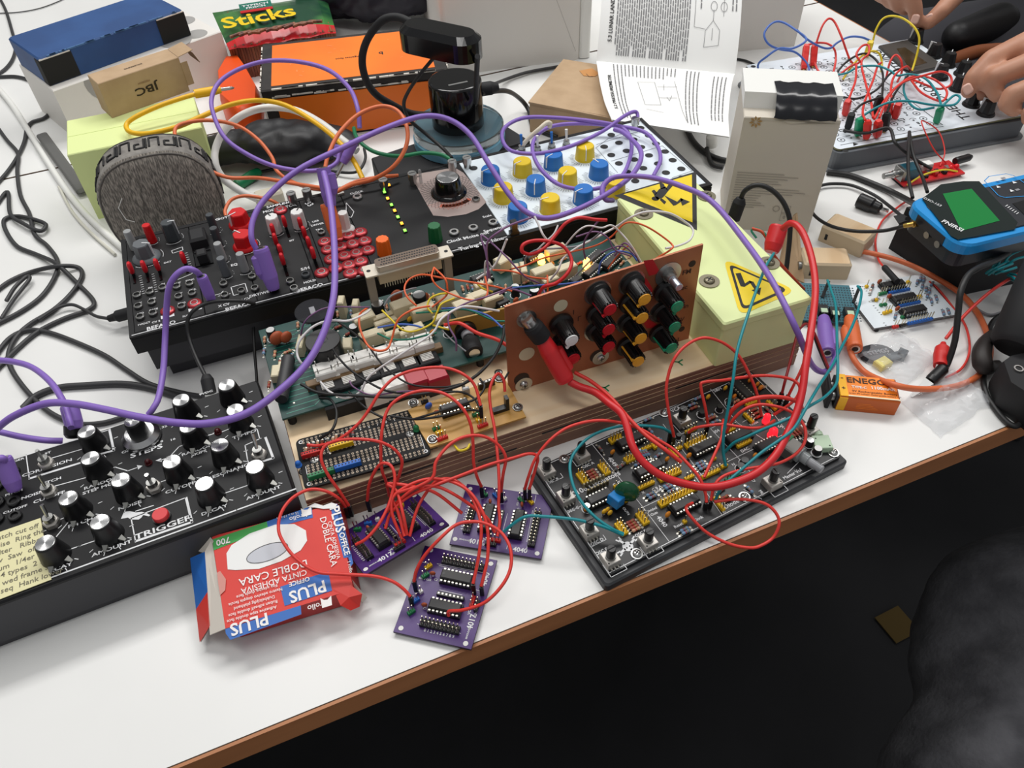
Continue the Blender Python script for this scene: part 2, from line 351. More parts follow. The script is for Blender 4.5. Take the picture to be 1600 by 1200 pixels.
# kraft tool box lying on it
F=FR(-.395,.7516,.0733,.6835); w,l,h=.0845,.028,.0361
t=thing('kraft_box','small brown kraft box with an open end, lying on the lime green carton','box',F.M)
b=MB(); b.box(0,w,0,l,0,h,CARD,c=.0006); b.build('box_body',t)
b=MB(); X=Matrix.Translation((w,0,h))@Matrix.Rotation(-.15,4,'Y'); b.box(0,.017,.001,l-.001,-.0006,0,CARD,X=X); X=Matrix.Translation((w+.0165,0,h-.0012))@Matrix.Rotation(1.2,4,'Y'); b.box(0,.012,.002,l-.002,-.0006,0,CARDD,X=X); b.build('end_flap',t)
b=MB(); b.box(w-.0002,w+.0002,.002,l-.002,.002,h-.003,CARDD); b.box(w,w+.007,-.0006,.0002,.006,h-.006,CARD); b.build('open_end',t)
G=face(F,t,'front',w,l,h); b=MB(F.I@G.M); q=G.px(229,139); b.text('JBC',q.x,q.y,.0003,.0105,mat('brown print',(48,36,24),.8),PI,sx=1.5)
b.text('PRECISION',q.x,q.y+.0075,.0003,.0026,mat('faint print',(150,116,84),.8),PI); b.X=Matrix(); q=F.px(208,104,h); b.text('SOLDERING',q.x,q.y,h+.0003,.0035,mat('brown print'),PI); b.build('printed_lettering',t)
# orange and black box
F=FR(-.26,.818,0,.1684); w,l,h=.2065,.1219,.0636
t=thing('lidded_box','worn orange and black lidded box with scuffed edges, behind the desk lamp','box',F.M)
b=MB(); b.box(.001,w-.001,.001,l-.001,0,h*.98,BORD,c=.001); b.build('box_body',t)
b=MB(); b.box(0,w,0,l,h*.86,h,BORD,c=.0015); b.build('lid',t)
b=MB(); b.box(.012,w-.014,.008,l-.008,h-.0008,h+.0003,ORC)
b.text('orangeless foot',w*.49,l*.47,h+.0005,.0055,BLK,PI,False); b.text('b',w*.66,l*.49,h+.0005,.011,BLK,PI)
for i in range(14):
    x=random.uniform(.02,w-.03);y=random.uniform(.012,l-.014); b.line([(x,y),(x+random.uniform(-.004,.006),y+random.uniform(-.006,.006))],.0006,h+.0006,mat('pale scratch',(240,170,110),.7))
b.build('orange_label',t)
b=MB(); b.box(.014,w-.014,-.0003,.001,.004,h*.82,ORC); b.build('front_label',t)
b=MB()
for i in range(46):
    x=random.uniform(.001,w-.02); z=random.choice((h*.855,h*.87,h*.995,h*.995)); b.box(x,x+random.uniform(.004,.018),-.0008,.0012,z-.0006,z+.0009,SCUF)
for i in range(16):
    y=random.uniform(.001,l-.01); b.box(-.0006,.0008,y,y+random.uniform(.003,.01),h-.001,h+.0004,SCUF); b.box(w-.0008,w+.0006,y,y+random.uniform(.003,.01),h-.001,h+.0004,SCUF)
b.box(-.0007,.0008,-.0007,.0008,.002,h,SCUF); b.box(w-.0008,w+.0007,-.0007,.0008,.002,h*.85,SCUF); b.box(.02,w-.004,-.0006,.0006,.0003,.0012,SCUF); b.build('worn_edge',t)
# big white carton, grey in the shade
A,B=P(660,124),P(906,93); F=Fr(basis(A,B-A,V((0,0,1)).cross(B-A))); w=(B-A).length; h=.105
t=thing('carton','large white carton with a shaded front, left of the open booklet','box',F.M)
b=MB(); b.box(.03,w,0,.22,0,h,WCARD,c=.002,r=.006); b.build('carton_body',t)
b=MB(); b.box(w-.0005,w+.014,.0,.03,.001,h-.002,W_,c=.003,r=.004); b.build('spine_flap',t)
b=MB(F.I@basis(A,B-A,(0,0,1))); b.line([(w*.8,h-.004),(w*.97,.012)],.0008,.0002,mat('crease grey',(196,192,186),.7)); b.build('crease',t)
A,B=P(1085,87),P(1241,72); F=Fr(basis(A,B-A,V((0,0,1)).cross(B-A))); w=(B-A).length
t=thing('carton','white carton with a grey shaded side, right of and behind the open booklet','box',F.M)
b=MB(); b.box(0,w,0,.12,0,.12,WCARD,c=.002); b.build('carton_body',t)
b=MB(); b.box(.002,w-.002,.056,.064,.1195,.1203,mat('packing tape',(200,190,170),.3)); b.build('tape_strip',t)
# kraft box under the booklet
F=FR(.0324,.8224,0,-.4329); w,l,h=.0974,.11,.0367
t=thing('kraft_box','plain brown kraft box with a stained lid, propping up the open booklet','box',F.M)
b=MB(); b.box(0,w,0,l,0,h-.001,CARD,c=.001); b.build('box_body',t)
b=MB(); b.loft([[(-.001,-.001,h-.002),(w+.001,-.001,h-.004),(w+.001,l,h-.001),(-.001,l,h-.001)],[(-.001,-.001,h),(w+.001,-.001,h-.002),(w+.001,l,h+.001),(-.001,l,h+.001)]],CARD); b.build('lid',t)
b=MB(); b.ngon([(q[0],q[1]) for q in [F.px(x,y,h) for x,y in ((905,112),(925,108),(936,116),(930,121),(912,120))]],h+.0012,mat('stain',(196,140,84),.9)); b.line([F.px(x,y,h)[:2] for x,y in ((916,117),(920,121),(926,121))],.0008,h+.0014,CARDD); b.build('stain',t)
# small standing carton with black tape
F=FR(.2101,.6238,0,-.189); w,l,h=.0804,.0652,.1207
t=thing('carton','tall white carton patched with black tape, standing beside the patch-wire board','box',F.M)
CW2=mat('carton off white',(208,200,186),.65)
b=MB(); b.box(0,w,0,l,0,h*.96,CW2,c=.0008); b.build('carton_body',t)
b=MB(); b.loft([[(0,l*.25,h*.95),(w,l*.25,h*.95),(w,l,h*.95),(0,l,h*.95)],[(-.001,l*.3,h*1.07),(w+.001,l*.3,h*1.07),(w+.001,l,h*1.07),(-.001,l,h*1.07)]],W_); b.build('top_flap',t)
b=MB(); pl=[(.0,h*.955),(.018,h*.965),(.03,h*.95),(.04,h*.925),(.05,h*.935),(.056,h*.965),(w,h*.97),(w,h*.945),(0,h*.945)]
G=face(F,t,'front',w,l,h); b.X=F.I@G.M; b.ngon(pl,.0004,CW2); b.build('torn_edge',t)
TAPE=mat('black tape',(20,21,27),.2)
b=MB(); x0,x1=.025,.0755
prof=[(l*.62,h*1.075),(l*.3,h*1.078),(l*.24,h*1.065),(-.0012,h*.99),(-.0016,h*.965)]
rows=[[(x0+(x1-x0)*i/12+.0008*math.sin(i*2+j),y,z+.0006*math.sin(i*1.7+j*2)) for i in range(13)] for j,(y,z) in enumerate(prof)]
vs=[v for r in rows for v in r]; n=13
b.add(vs,[(j*n+i,j*n+i+1,(j+1)*n+i+1,(j+1)*n+i)[::-1] for j in range(4) for i in range(12)],TAPE,True); b.build('tape_patch',t)
b=MB(F.I@G.M); BR=mat('gold brown print',(176,140,88),.7); GP=mat('grey small print',(160,152,142),.8)
q=G.px(1181,190)
for i in range(8):
    a=i*PI/4+.2; b.ngon([(q.x+r*math.cos(a+d),q.y+r*math.sin(a+d)) for r,d in ((.001,0),(.0038,.3),(.0058,0),(.0038,-.3))],.0006,BR)
for i in range(15):
    y=.062-i*.0026; ln=random.uniform(.03,.066) if i<9 else random.uniform(.02,.034); b.line([(.004,y),(.004+ln,y)],.0006,.0005,GP)
for i,(x,y,s) in enumerate(((.046,.026,0),(.055,.026,1),(.055,.017,1))):
    if s: b.line([(x-.0035,y-.0038),(x+.0035,y-.0038),(x+.0035,y+.0038),(x-.0035,y+.0038)],.0004,.0005,GP,True); b.text('0',x,y,.0005,.005,mat('grey small print'))
    else: b.ring(x,y,.0026,.0032,.0005,GP)
b.build('printed_marks',t)
# ================================================================ snack bag, orange wrap, black pouch, black bag
SG=mat('bag green',(26,70,48),.3,var=(70,130,62),vs=(14,14,14),vp=(.45,.7)); SR=mat('bag red',(196,28,34),.3); STK=mat('pretzel brown',(150,86,52),.45,var=(92,46,32),vs=(160,10,10)); SY=mat('bag yellow',(235,200,20),.4)
FLt,FRt,BRt,BLt=P(356,72,.045),P(524,45,.045),P(508,-14,.045),P(330,14,.045)
F=Fr(basis(V((FLt.x,FLt.y,0)),FRt-FLt,BLt-FLt)); t=thing('snack_bag','green and red snack bag of pretzel sticks, lying behind the orange box','snack bag',F.M)
Q=[F.I@p for p in (FLt,FRt,BRt,BLt)]; b=MB()
nx,ny=12,6
def bag(u,v): 
    p=(Q[0]*(1-u)+Q[1]*u)*(1-v)+(Q[3]*(1-u)+Q[2]*u)*v; p=p.copy(); p.z=.040+.012*math.sin(PI*u)**.5*math.sin(PI*min(1,v*1.1))**.5+.001*math.sin(u*23)*math.cos(v*17); return p
g=[[bag(i/nx,j/ny) for i in range(nx+1)] for j in range(ny+1)]
for j in range(ny):
    for i in range(nx):
        m=SR if j==0 else SG
        b.add([g[j][i],g[j][i+1],g[j+1][i+1],g[j+1][i]],[(0,1,2,3)],m,True)
b.build('bag_top',t)
b=MB(); lo=[Q[0].xy,Q[1].xy]; n=40
for i in range(n):
    u=i/n; p=Q[0]*(1-u)+Q[1]*u; x0=p.x; w=(Q[1].x-Q[0].x)/n
    b.box(x0,x0+w*.9,p.y+.003+.001*(i%2),Q[3].y-.01,0,.0405+.0008*(i%3),STK,c=.0006)
b.build('pretzel_sticks',t)
b=MB(); 
def onbag(x,y): 
    q=F.px(x,y,.052); return q
q=onbag(405,30); b.text('Sticks',q.x,q.y,.0545,.05,SY,.1,sx=.82); q=onbag(400,12); b.box(q.x-.021,q.x+.021,q.y-.016,q.y+.016,.0525,.0535,mat('bag teal',(20,110,90),.4)); b.box(q.x-.021,q.x+.021,q.y-.016,q.y-.008,.0526,.0537,SR); b.text('TYPISCH',q.x,q.y+.006,.0539,.009,INK,.03); b.text('FRISCH',q.x,q.y-.002,.0539,.008,INK,.03)
for i in range(9):
    q=onbag(360+i*14,60-i*2.4); b.tube([(q.x,q.y,.0535),(q.x+.012,q.y+.004,.0545),(q.x+.026,q.y+random.uniform(-.004,.008),.054)],.0022,STK,6)
b.build('printed_lettering',t)
OP=mat('orange plastic',(232,82,20),.35)
b=MB(); pl=[P(x,y,.03) for x,y in ((352,86),(371,84),(382,99),(403,136),(402,158),(372,176),(342,150),(338,110))]
o=pl[0]; b.loft([[(p.x+.002*math.sin(k),p.y,0) for k,p in enumerate(pl)],[(p.x,p.y,.024) for p in pl],[(p.x*.9+sum(q.x for q in pl)/80,p.y*.9+sum(q.y for q in pl)/80,.031) for p in pl]],OP,True,split=False)
tag(b.build('plastic_wrapper',None,V((o.x,o.y,0))),'orange plastic packet squeezed between the lime carton and the orange box','packet')
def blob(name,balls,m,label,cat,vox=.004,disp=0):
    b=MB()
    for c,r,sc in balls: b.ball(c,r,m,20,12,sc)
    c0=V(balls[0][0]); o=b.build(name,None,V((c0.x,c0.y,0))); md=o.modifiers.new('r','REMESH'); md.mode='VOXEL'; md.voxel_size=vox; md.use_smooth_shade=True
    sm=o.modifiers.new('s','SMOOTH'); sm.iterations=6
    return bake(tag(o,label,cat),disp)
def bake(o,disp=0):
    dg=bpy.context.evaluated_depsgraph_get(); dg.update(); me=bpy.data.meshes.new_from_object(o.evaluated_get(dg)); o.modifiers.clear(); o.data=me
    if disp:
        for v in me.vertices: v.co+=v.normal*disp*noise.noise(v.co*38)+v.normal*disp*.5*noise.noise(v.co*90)
    for p in me.polygons: p.use_smooth=True
    return o
BAGM=mat('black nylon',(20,20,24),.5,bump=.5,bs=(40,40,40)); 
c=P(442,232,.02); blob('pouch',[((c.x-.05,c.y+.005,.022),.045,(1,.6,.4)),((c.x,c.y,.026),.055,(1,.6,.42)),((c.x+.03,c.y+.008,.02),.045,(1.2,.6,.38))],BAGM,'limp black nylon pouch lying in front of the orange box','pouch',disp=.004)
c=P(592,2,.05); blob('bag',[((c.x,c.y+.06,.05),.075,(1.25,.7,.6)),((c.x-.07,c.y+.07,.036),.05,(1.2,.8,.65)),((c.x+.03,c.y+.05,.048),.048,(1,.7,.85))],mat('black bag',(26,22,36),.55),'dark purple black bag at the far side behind the lamp','bag',disp=.006)
# ================================================================ grey round fabric case
GF=woven('grey woven fabric',(104,99,93),(166,158,148),190); GFB=mat('grey band',(142,138,132),.8,var=(104,100,97),vs=(90,90,90)); 
n_=V((.34,-.93,.06)).normalized(); cC=P(257,322,.0535)
F=Fr(basis(cC,n_.cross(V((0,0,1))).normalized()*-1,V((0,0,1)))); 
F=Fr(basis(cC,V((0,0,1)).cross(n_),n_.cross(V((0,0,1)).cross(n_)))); t=thing('fabric_case','round grey woven fabric case with a black patterned band, against the lime carton','case',F.M)
def sup(r,z,e=2.6,n=56,ky=1.0):
    o=[]
    for i in range(n):
        a=2*PI*i/n; ca,sa=math.cos(a),math.sin(a); k=(abs(ca)**e+abs(sa)**e)**(-1/e); o.append((r*k*ca,r*ky*k*sa,z))
    return o
R=.0525
b=MB(); b.loft([sup(R*.9,-.040),sup(R*.99,-.037),sup(R,-.033)],BM,True,split=False); b.loft([sup(R,-.033),sup(R*1.0,-.004),sup(R*.985,-.001)],GFB,True,split=False,caps=(0,0)); b.build('side_band',t)
b=MB(); b.loft([sup(R*.985,-.001),sup(R*.93,.003),sup(R*.8,.0055),sup(R*.4,.008),sup(R*.02,.0085)],GF,True,split=False); b.build('front_panel',t)
b=MB(); s=sup(R*.955,.002); b.tube([V(p) for p in s],.0009,mat('grey piping',(96,92,88),.8),6,True); b.build('piping',t)
b=MB()
def onband(a,z):
    ca,sa=math.cos(a),math.sin(a); k=(abs(ca)**2.6+abs(sa)**2.6)**(-1/2.6); return V((R*1.006*k*ca,R*1.006*k*sa,z))
for i in range(13):
    a0=i*.235-.1; 
    for seg in ([(0,-.028),(.0,-.010),(.15,-.010),(.15,-.019),(.07,-.019)],) if i%2 else ([(0,-.010),(0,-.028),(.15,-.028),(.15,-.010)],[(.20,-.008),(.20,-.028)]):
        for (da,z0),(db,z1) in zip(seg,seg[1:]): b.tube([onband(a0+da+(db-da)*k/3,z0+(z1-z0)*k/3) for k in range(4)],.0011,BLK,4)
b.build('printed_pattern',t)
b=MB(); q=F.px(205,325); b.tube([V((-.03,.02,.0078)),V((-.036,.012,.0082)),V((-.034,.0,.009)),V((-.028,-.004,.009))],.0004,W_,5); b.build('loose_thread',t)
# ================================================================ grey spudger, white card, green plug behind the synth case
b=MB(); A,B=P(66,212,.006),P(130,300,.006); X=along(A,B); L=(B-A).length; b.box(-.0062,.0062,-.003,.003,0,L,mat('dark grey plastic',(96,96,94),.5),c=.003,r=.0028,X=X); tag(b.build('flat_stick',None,A),'dark grey flat plastic stick half under the lime carton','tool')
b=MB(); q=[P(x,y,.0008) for x,y in ((338,300),(500,262),(585,270),(590,300),(420,330),(345,345))]; b.loft([[(p.x,p.y,.0002) for p in q],[(p.x,p.y,.0006) for p in q]],W_); tag(b.build('paper_sheet',None,q[0]),'white paper lying behind the long black synthesizer case','paper')
b=MB(); A,B=P(405,268,.006),P(370,290,.006); plugmesh(b,GRU,A,B,.006,False); tag(b.build('plug',None,A),'green jack plug lying loose behind the synthesizer case','plug')
b=MB(); A=P(422,312,.012); b.box(-.014,.014,-.008,.008,-.012,.010,mat('ivory plastic',(216,210,190),.5),c=.002,r=.003,X=T(A.x,A.y,A.z,.4)); tag(b.build('power_adapter',None,A),'small ivory plastic adapter at the end of the thick white cable','adapter')
# ================================================================ desk lamp
g=[P(x,y,.028) for x,y in ((600,292),(828,219),(770,183),(580,247))]; b=MB(); b.loft([[(p.x,p.y,.0002) for p in g],[(p.x,p.y,.0268) for p in g],[(p.x*.985+sum(k_.x for k_ in g)*.00375,p.y*.985+sum(k_.y for k_ in g)*.00375,.028) for p in g]],BM); o=b.build('flat_case',None,V((g[0].x,g[0].y,0))); tag(o,'flat black case behind the modular synthesizer, with the desk lamp standing on it','case'); b=MB(); X=along(g[3]-V((0,0,.018)),g[0]-V((0,0,.018))); b.box(-.0006,.0006,-.0006,.0006,.006,(g[0]-g[3]).length-.004,BP,X=X); child(o,b,'lid_groove')
LZ=.0282; c=P(717,204,.012+LZ); F=FR(c.x,c.y,LZ,0); t=thing('desk_lamp','black gooseneck lamp with a drum stem on a clear disc base','lamp',F.M)
ACR=mat('clear acrylic',(215,222,222),.05,trans=.95,ior=1.45); BLR=mat('pale blue ring',(110,165,190),.4)
b=MB(); b.lathe([(.0475,0),(.0485,.001),(.0485,.009),(.047,.0105)],BLR,48); b.build('base_ring',t)
b=MB(); b.lathe([(.046,.0106),(.0475,.0115),(.0475,.0195),(.0465,.0205)],ACR,48); b.build('base_disc',t)
b=MB(); b.lathe([(.027,.0206),(.027,.066),(.0262,.0675),(.0245,.068)],BG,40,soft=True); b.box(-.010,.010,-.012,-.0095,.0679,.0684,SIL,X=T(0,0,0,.35)); b.build('stem',t)
b=MB(); b.lathe([(.007,0),(.007,.012),(.004,.02)],BM,14,along((.024,.012,.05),(.05,.018,.05))); b.build('cable_boot',t)
A=F.I@P(636,50,.17); B=F.I@P(742,73,.17); b=MB(); L=(B-A).length; X=basis(A,B-A,V((0,0,1)).cross(B-A)); b.prism(rrect(-.004,L+.004,-.016,.016,.0155,6),-.011,.010,BG,c=.005,X=X); b.build('lamp_head',t)
b=MB(); b.box(.02,L-.01,-.010,.010,-.0116,-.0109,mat('lens white',(230,230,225),.3),X=X); b.build('lens',t)
pth=[(645,36,.17),(620,27,.172),(596,33,.168),(574,62,.15),(566,92,.13),(571,122,.112),(586,146,.096),(610,162,.08),(645,178,.062),(690,180,.058)]
b=MB(); b.tube([F.I@p for p in spline(pts(pth),8)],.0036,BM,10); b.build('gooseneck',t)
b=MB(); b.tube([F.I@P(746,88,.168),F.I@P(743,160,.085)],.0024,BM,8); b.build('support_rod',t)
wire('lamp_cord',[(683,84,.158),(655,118,.14),(637,145,.12),(631,165,.105),(641,188,.088),(664,208,.072),(692,232,.062),(706,247,.066)],.0017,BW,'thin black cable hanging from the lamp head down to the synthesizer case')
wire('power_cable',[(752,146,.078),(790,142,.056),(812,154,.02),(826,172,.004),(834,198,.003),(870,214,.003)],.0026,BW,'black cable leaving the lamp stem towards the plain kraft box')
wire('power_cable',[(748,142,.074),(780,128,.012),(820,114,.004),(862,106,.003),(893,101,.003)],.002,DGW,'dark grey cable running from the lamp along the large white carton')
# ================================================================ black desktop drum synthesizer, lower left
PAN=mat('panel black',(15,15,18),.5); PANM=mat('panel charcoal',(58,58,62),.6)
for _m in (PAN,): _m.node_tree.nodes['Principled BSDF'].inputs['Specular IOR Level'].default_value=.32
H=.043; F=FR(-.3079,.2267,0,.4065); W0,W1,L0=-.055,.1797,.1141
t=thing('drum_synthesizer','black desktop drum synthesizer with silver topped knobs, at the lower left corner','synthesizer',F.M)
b=MB(); b.loft([[(W0,.002,0),(W1-.002,.002,0),(W1-.002,L0-.002,0),(W0,L0-.002,0)],[(W0,.0015,.006),(W1-.001,.0015,.006),(W1-.001,L0-.001,.006),(W0,L0-.001,.006)],[(W0,0,.0062),(W1,0,.0062),(W1,L0,.0062),(W0,L0,.0062)],[(W0,0,H-.003),(W1,0,H-.003),(W1,L0,H-.003),(W0,L0,H-.003)]],PANM); b.build('case_body',t)
b=MB(); b.prism(rrect(W0,W1,0,L0,.003),H-.003,H,PAN,c=.0012); b.build('front_panel',t); Z=H+.0002
def L(p,w=.0007): b.line([F.px(x,y,H) for x,y in p],w,Z,INK)
def TX(s,x,y,sz,a=0): q=F.px(x,y,H); b.text(s,q.x,q.y,Z,sz*.86,INK,a,sx=1.5)
b=MB()
L([(2,932),(79,903),(370,797),(462,764)],.001); L([(205,810),(212,846)]); L([(205,810),(290,778)]); L([(212,846),(300,816),(291,778)],.0016)
L([(41,711),(46,748)]); L([(41,711),(170,672)]); L([(46,748),(150,716)],.0016); L([(152,711),(178,704),(171,671)],.0016); L([(81,716),(132,701)])
L([(165,735),(180,730),(200,736),(214,731)]); b.ngon([F.px(x,y,H)[:2] for x,y in ((223,728),(214,727),(216,734))],Z,INK)
L([(258,717),(250,720)]); b.ngon([F.px(x,y,H)[:2] for x,y in ((243,720),(252,716),(253,722))],Z,INK); L([(268,711),(280,698),(292,694)])
L([(383,696),(387,719)]); L([(383,696),(408,685)]); L([(390,728),(387,719)]); L([(411,721),(427,716),(415,684)],.0017); L([(320,682),(334,678)]); L([(347,675),(362,669)]); L([(391,668),(402,671),(406,686)])
L([(85,760),(140,745)]); L([(94,812),(111,805)]); L([(88,839),(111,811)]); L([(108,859),(152,844)]); L([(345,773),(392,757)]); L([(252,753),(264,749)]); L([(290,748),(308,754)]); L([(212,799),(240,790)]); L([(56,835),(72,829)])
for s,x,y,z in (('TRIGGER',256,824,.0068),('STEPS',229,705,.0066),('CORROSION',74,731,.0042),('PITCH',126,817,.0042),('AMOUNT',175,857,.0042),('DECAY',335,797,.004),('CUTOFF',282,762,.004),('RESONANCE',360,736,.004),('TEMPO',382,679,.004),('RANDOM',309,703,.0038),('SKIPS',311,708,.0034),('NOISE',203,790,.004),('RANDOM',158,755,.0038),('STEP MOD',158,762,.0038),('CUTOFF',77,777,.004),('NOISE',50,774,.0036),('LP',242,770,.0036),('OFF',199,705,.0034),('AMOUNT',412,770,.004),('DECAY',90,889,.004),('CUTOFF',24,796,.003),('PITCH',22,770,.003),('TRIGGER',20,722,.0028),('9VDC',322,614,.003),('PITCH',80,752,.0036),('ST',75,708,.003),('16',270,687,.003),('8',253,690,.003),('32',257,667,.003)): TX(s,x,y,z)
# pointing hand print
b.ngon([F.px(x,y,H)[:2] for x,y in ((189,811),(194,800),(203,799),(213,801),(222,800),(229,802),(235,805),(233,807),(224,805),(221,809),(217,812),(205,812),(200,809))],Z,INK)
KTOP=[(135,674,1),(282.5,624.5,1),(354,601,1),(367,640,1),(294,666,1),(343,695,1),(268,721,1),(140.5,715.5,1),(188,749.5,1),(106,778,1),(319,755.5,1),(155.5,815,1),(70,848,1),(398,729,1)]
for x,y,_ in KTOP:
    q=F.px(x,y,H+.0155)
    for a in (-2.6,-1.9,-1.2,-.6,.1): b.line([(q.x+.0122*math.cos(a),q.y+.0122*math.sin(a)),(q.x+.0146*math.cos(a),q.y+.0146*math.sin(a))],.0005,Z,INK)
b.build('panel_print',t)
KD=KNOB(.0090,.0150,BP,BRUSH,0,None,0,.70); SK=mat('silver skirt tick',(150,150,146),.35,.9)
for x,y,_ in KTOP:
    q=F.px(x,y,H+.0155); k=inst('knob',KD,t,T(q.x,q.y,H))
    if _: b=MB(); [b.loft([[(.0090*math.cos(a+d),.0090*math.sin(a+d),.0002) for d in (-.2,.2)]+[(.0122*math.cos(a+d*.2),.0122*math.sin(a+d*.2),.0004) for d in (.3,-.3)],[(.0088*math.cos(a+d),.0088*math.sin(a+d),.0026) for d in (-.2,.2)]+[(.0120*math.cos(a+d*.2),.0120*math.sin(a+d*.2),.0007) for d in (.3,-.3)]],SK) for a in (-1.9,-.75)]; inst('knob_flange',_CM.setdefault('fl',b.mesh('knob_flange')),k,Matrix())
q=F.px(220,680,H+.003); d=inst('dial',cached('dial',lambda b:(b.lathe([(.0125,0),(.0132,.001),(.0128,.003),(.0098,.0062)],BRUSH,40))),t,T(q.x,q.y,H),'large silver step dial'); inst('knob',KNOB(.007,.018,BP,BRUSH,0,None,0,.82),d,T(0,0,0))
for x,y,lx,ly in ((71,722,59,706),(75,766,62,745),(79,814,67,791),(239.5,759,230,744),(404,708,395,680)):
    q=F.px(x,y,H+.003); e=F.px(lx,ly,H+.014); b=MB(); b.lathe([(.0052,0),(.0052,.003),(.0045,.0038)],TIN,6); b.lathe([(.0034,.0038),(.0032,.0075)],STE,14); o=inst('toggle_switch',b.mesh('toggle_switch'),t,T(q.x,q.y,H)); b=MB(); b.tube([(0,0,.006),(e.x-q.x,e.y-q.y,.0155)],[.0011,.0014],SIL,8); inst('lever',b.mesh('lever'),o,Matrix())
RBT=mat('red button',(214,52,56),.45); LDK=mat('dark red led',(70,10,14),.15)
q=F.px(251,805,H+.003); inst('push_button',cached('push_button',lambda b:(b.lathe([(.0056,0),(.0056,.0016)],BP,24),b.lathe([(.005,.0016),(.005,.0042),(.0046,.0048)],RBT,24))),t,T(q.x,q.y,H),'round red trigger button')
for x,y in ((232.5,724),(341,676)): q=F.px(x,y,H); inst('led',LEDM(LDK,.0022,.004),t,T(q.x,q.y,H),'unlit dark red lamp')
for x,y in ((23,785),(25,808),(22,738),(-2,786),(-3,812),(-2,760)): q=F.px(x,y,H); inst('jack_socket',JACK(.0042,BP),t,T(q.x,q.y,H))
q=F.px(322,606,H-.01); b=MB(); b.box(q.x-.005,q.x+.005,L0-.001,L0+.001,H-.018,H-.006,BM); b.build('power_socket',t)
# sticky note
b=MB(); NOTE=mat('note yellow',(228,222,176),.85); HW=mat('pencil',(120,116,100),.9)
q=[F.px(x,y,H+.001) for x,y in ((-42,845),(63,809),(80,905),(-14,941))]
b.loft([[(p.x,p.y,H+.0004) for p in q],[(p.x,p.y,H+.0008) for p in q]],NOTE); t2=tag(b.build('sticky_note',None,None),'pale yellow note with pencil handwriting on the black drum synthesizer','note'); t2.matrix_world=F.M
b=MB(); u=(q[1]-q[0]); d=(q[3]-q[0])
for j,wd in enumerate(('patch cut off','noise  Ring the','filter   Ribbon','env  Saw  off amp','drum  1/4er 2 Max','4 types  2 Bell','wed frame 5te','seq  Hank lower')):
    p=q[0]+u*.6+d*(.1+j*.115); b.text(wd,p.x,p.y,H+.001,.0052,HW,math.atan2(u.y,u.x)+random.uniform(-.06,.06),False)
b.build('handwriting',t2)
# ================================================================ long black modular synthesizer case
H=.058; F=FR(-.2871,.4365,0,.3511); W,L0=.5072,.1341
F2=FR(-.2871,.4365,0,.3511)
t=thing('modular_synthesizer','long black modular synthesizer case full of knobs and patch sockets','synthesizer',F.M)
b=MB(); b.box(.014,W-.014,.014,L0-.008,0,.016,PANM,c=.002); b.box(.006,W-.006,.006,L0-.003,.016,H-.016,PANM,c=.002); b.build('case_base',t)
b=MB(); b.box(0,W,0,L0,H-.017,H-.002,PAN,c=.001); b.box(0,W,0,.004,H-.002,H,PAN); b.box(0,W,L0-.004,L0,H-.002,H,PAN); b.box(0,.004,.004,L0-.004,H-.002,H,PAN); b.box(W-.004,W,.004,L0-.004,H-.002,H,PAN); b.build('case_rim',t)
WPAN=mat('panel white',(226,236,242),.45); 
def U(x,y): return F.px(x,y,H).x
bounds=[.004,F.px(322,497,H).x,F.px(404,475,H).x,F.px(497,449,H).x,F.px(516,444,H).x,F.px(585,424,H).x,F.px(795,371,H).x,W-.004]
pn=[]
for i in range(7):
    b=MB(); b.box(bounds[i]+.0002,bounds[i+1]-.0002,.0045,L0-.0045,H-.0018,H,WPAN if i==6 else PAN,c=.0003); pn.append(b.build('module_panel',t))
pn[6]['label']='white panel with blue and yellow knobs'
Z=H+.0002
def at(x,y,w=H): return F.px(x,y,w)
def put(mod,name,me,x,y,w=H,a=0,label=None): q=at(x,y,w); return inst(name,me,pn[mod],T(q.x,q.y,H,a),label)
def modof(x,y):
    u=F.px(x,y,H).x; return max(i for i in range(7) if bounds[i]<=u or i==0)
GK=mat('knob grey',(96,100,104),.45); LG=mat('knob light grey',(150,152,152),.45); DG=mat('knob dark grey',(62,66,70),.4); KR=mat('knob red',(205,18,24),.35); KW=mat('knob white',(226,224,222),.4); KO=mat('knob orange',(238,104,18),.45); KGN=mat('knob green',(12,98,52),.45); KB=mat('knob blue',(18,108,190),.42); KY=mat('knob yellow',(226,192,16),.42); SLR=mat('slider red',(204,24,36),.3)
RWS=mat('red washer',(168,44,52),.3,.35)
def knob(mod,me,x,y,h,a=0): return put(mod,'knob',me,x,y,H+h,a)
knob(0,KNOB(.0036,.018,LG),198,361,.018); knob(0,KNOB(.0038,.017,KR),227.5,351.5,.017); knob(0,KNOB(.0078,.015,GK,None,.0115,INK,7),219,380,.015,-2); knob(0,KNOB(.0062,.017,DG,None,0,INK,8),260,347,.017,-1.6)
for x,y in ((205,421),(226,419),(246,416),(287,405)):
    q=at(x,y,H+.006); o=inst('slider',cached('slider',lambda b:(b.box(-.0012,.0012,-.012,.012,0,.0006,BG),b.box(-.0012,.0012,-.0015,.0015,.0006,.004,BP))),pn[0],T(q.x,q.y,H)); inst('slider_cap',cached('slider_cap',lambda b:b.loft([[(x_*k,y_*k,z) for x_,y_ in rrect(-.0019,.0019,-.0032,.0032,.0018,4)] for k,z in ((.8,.003),(1,.004),(1,.011),(.6,.0128))],SLR,True,split=False)),o,Matrix())
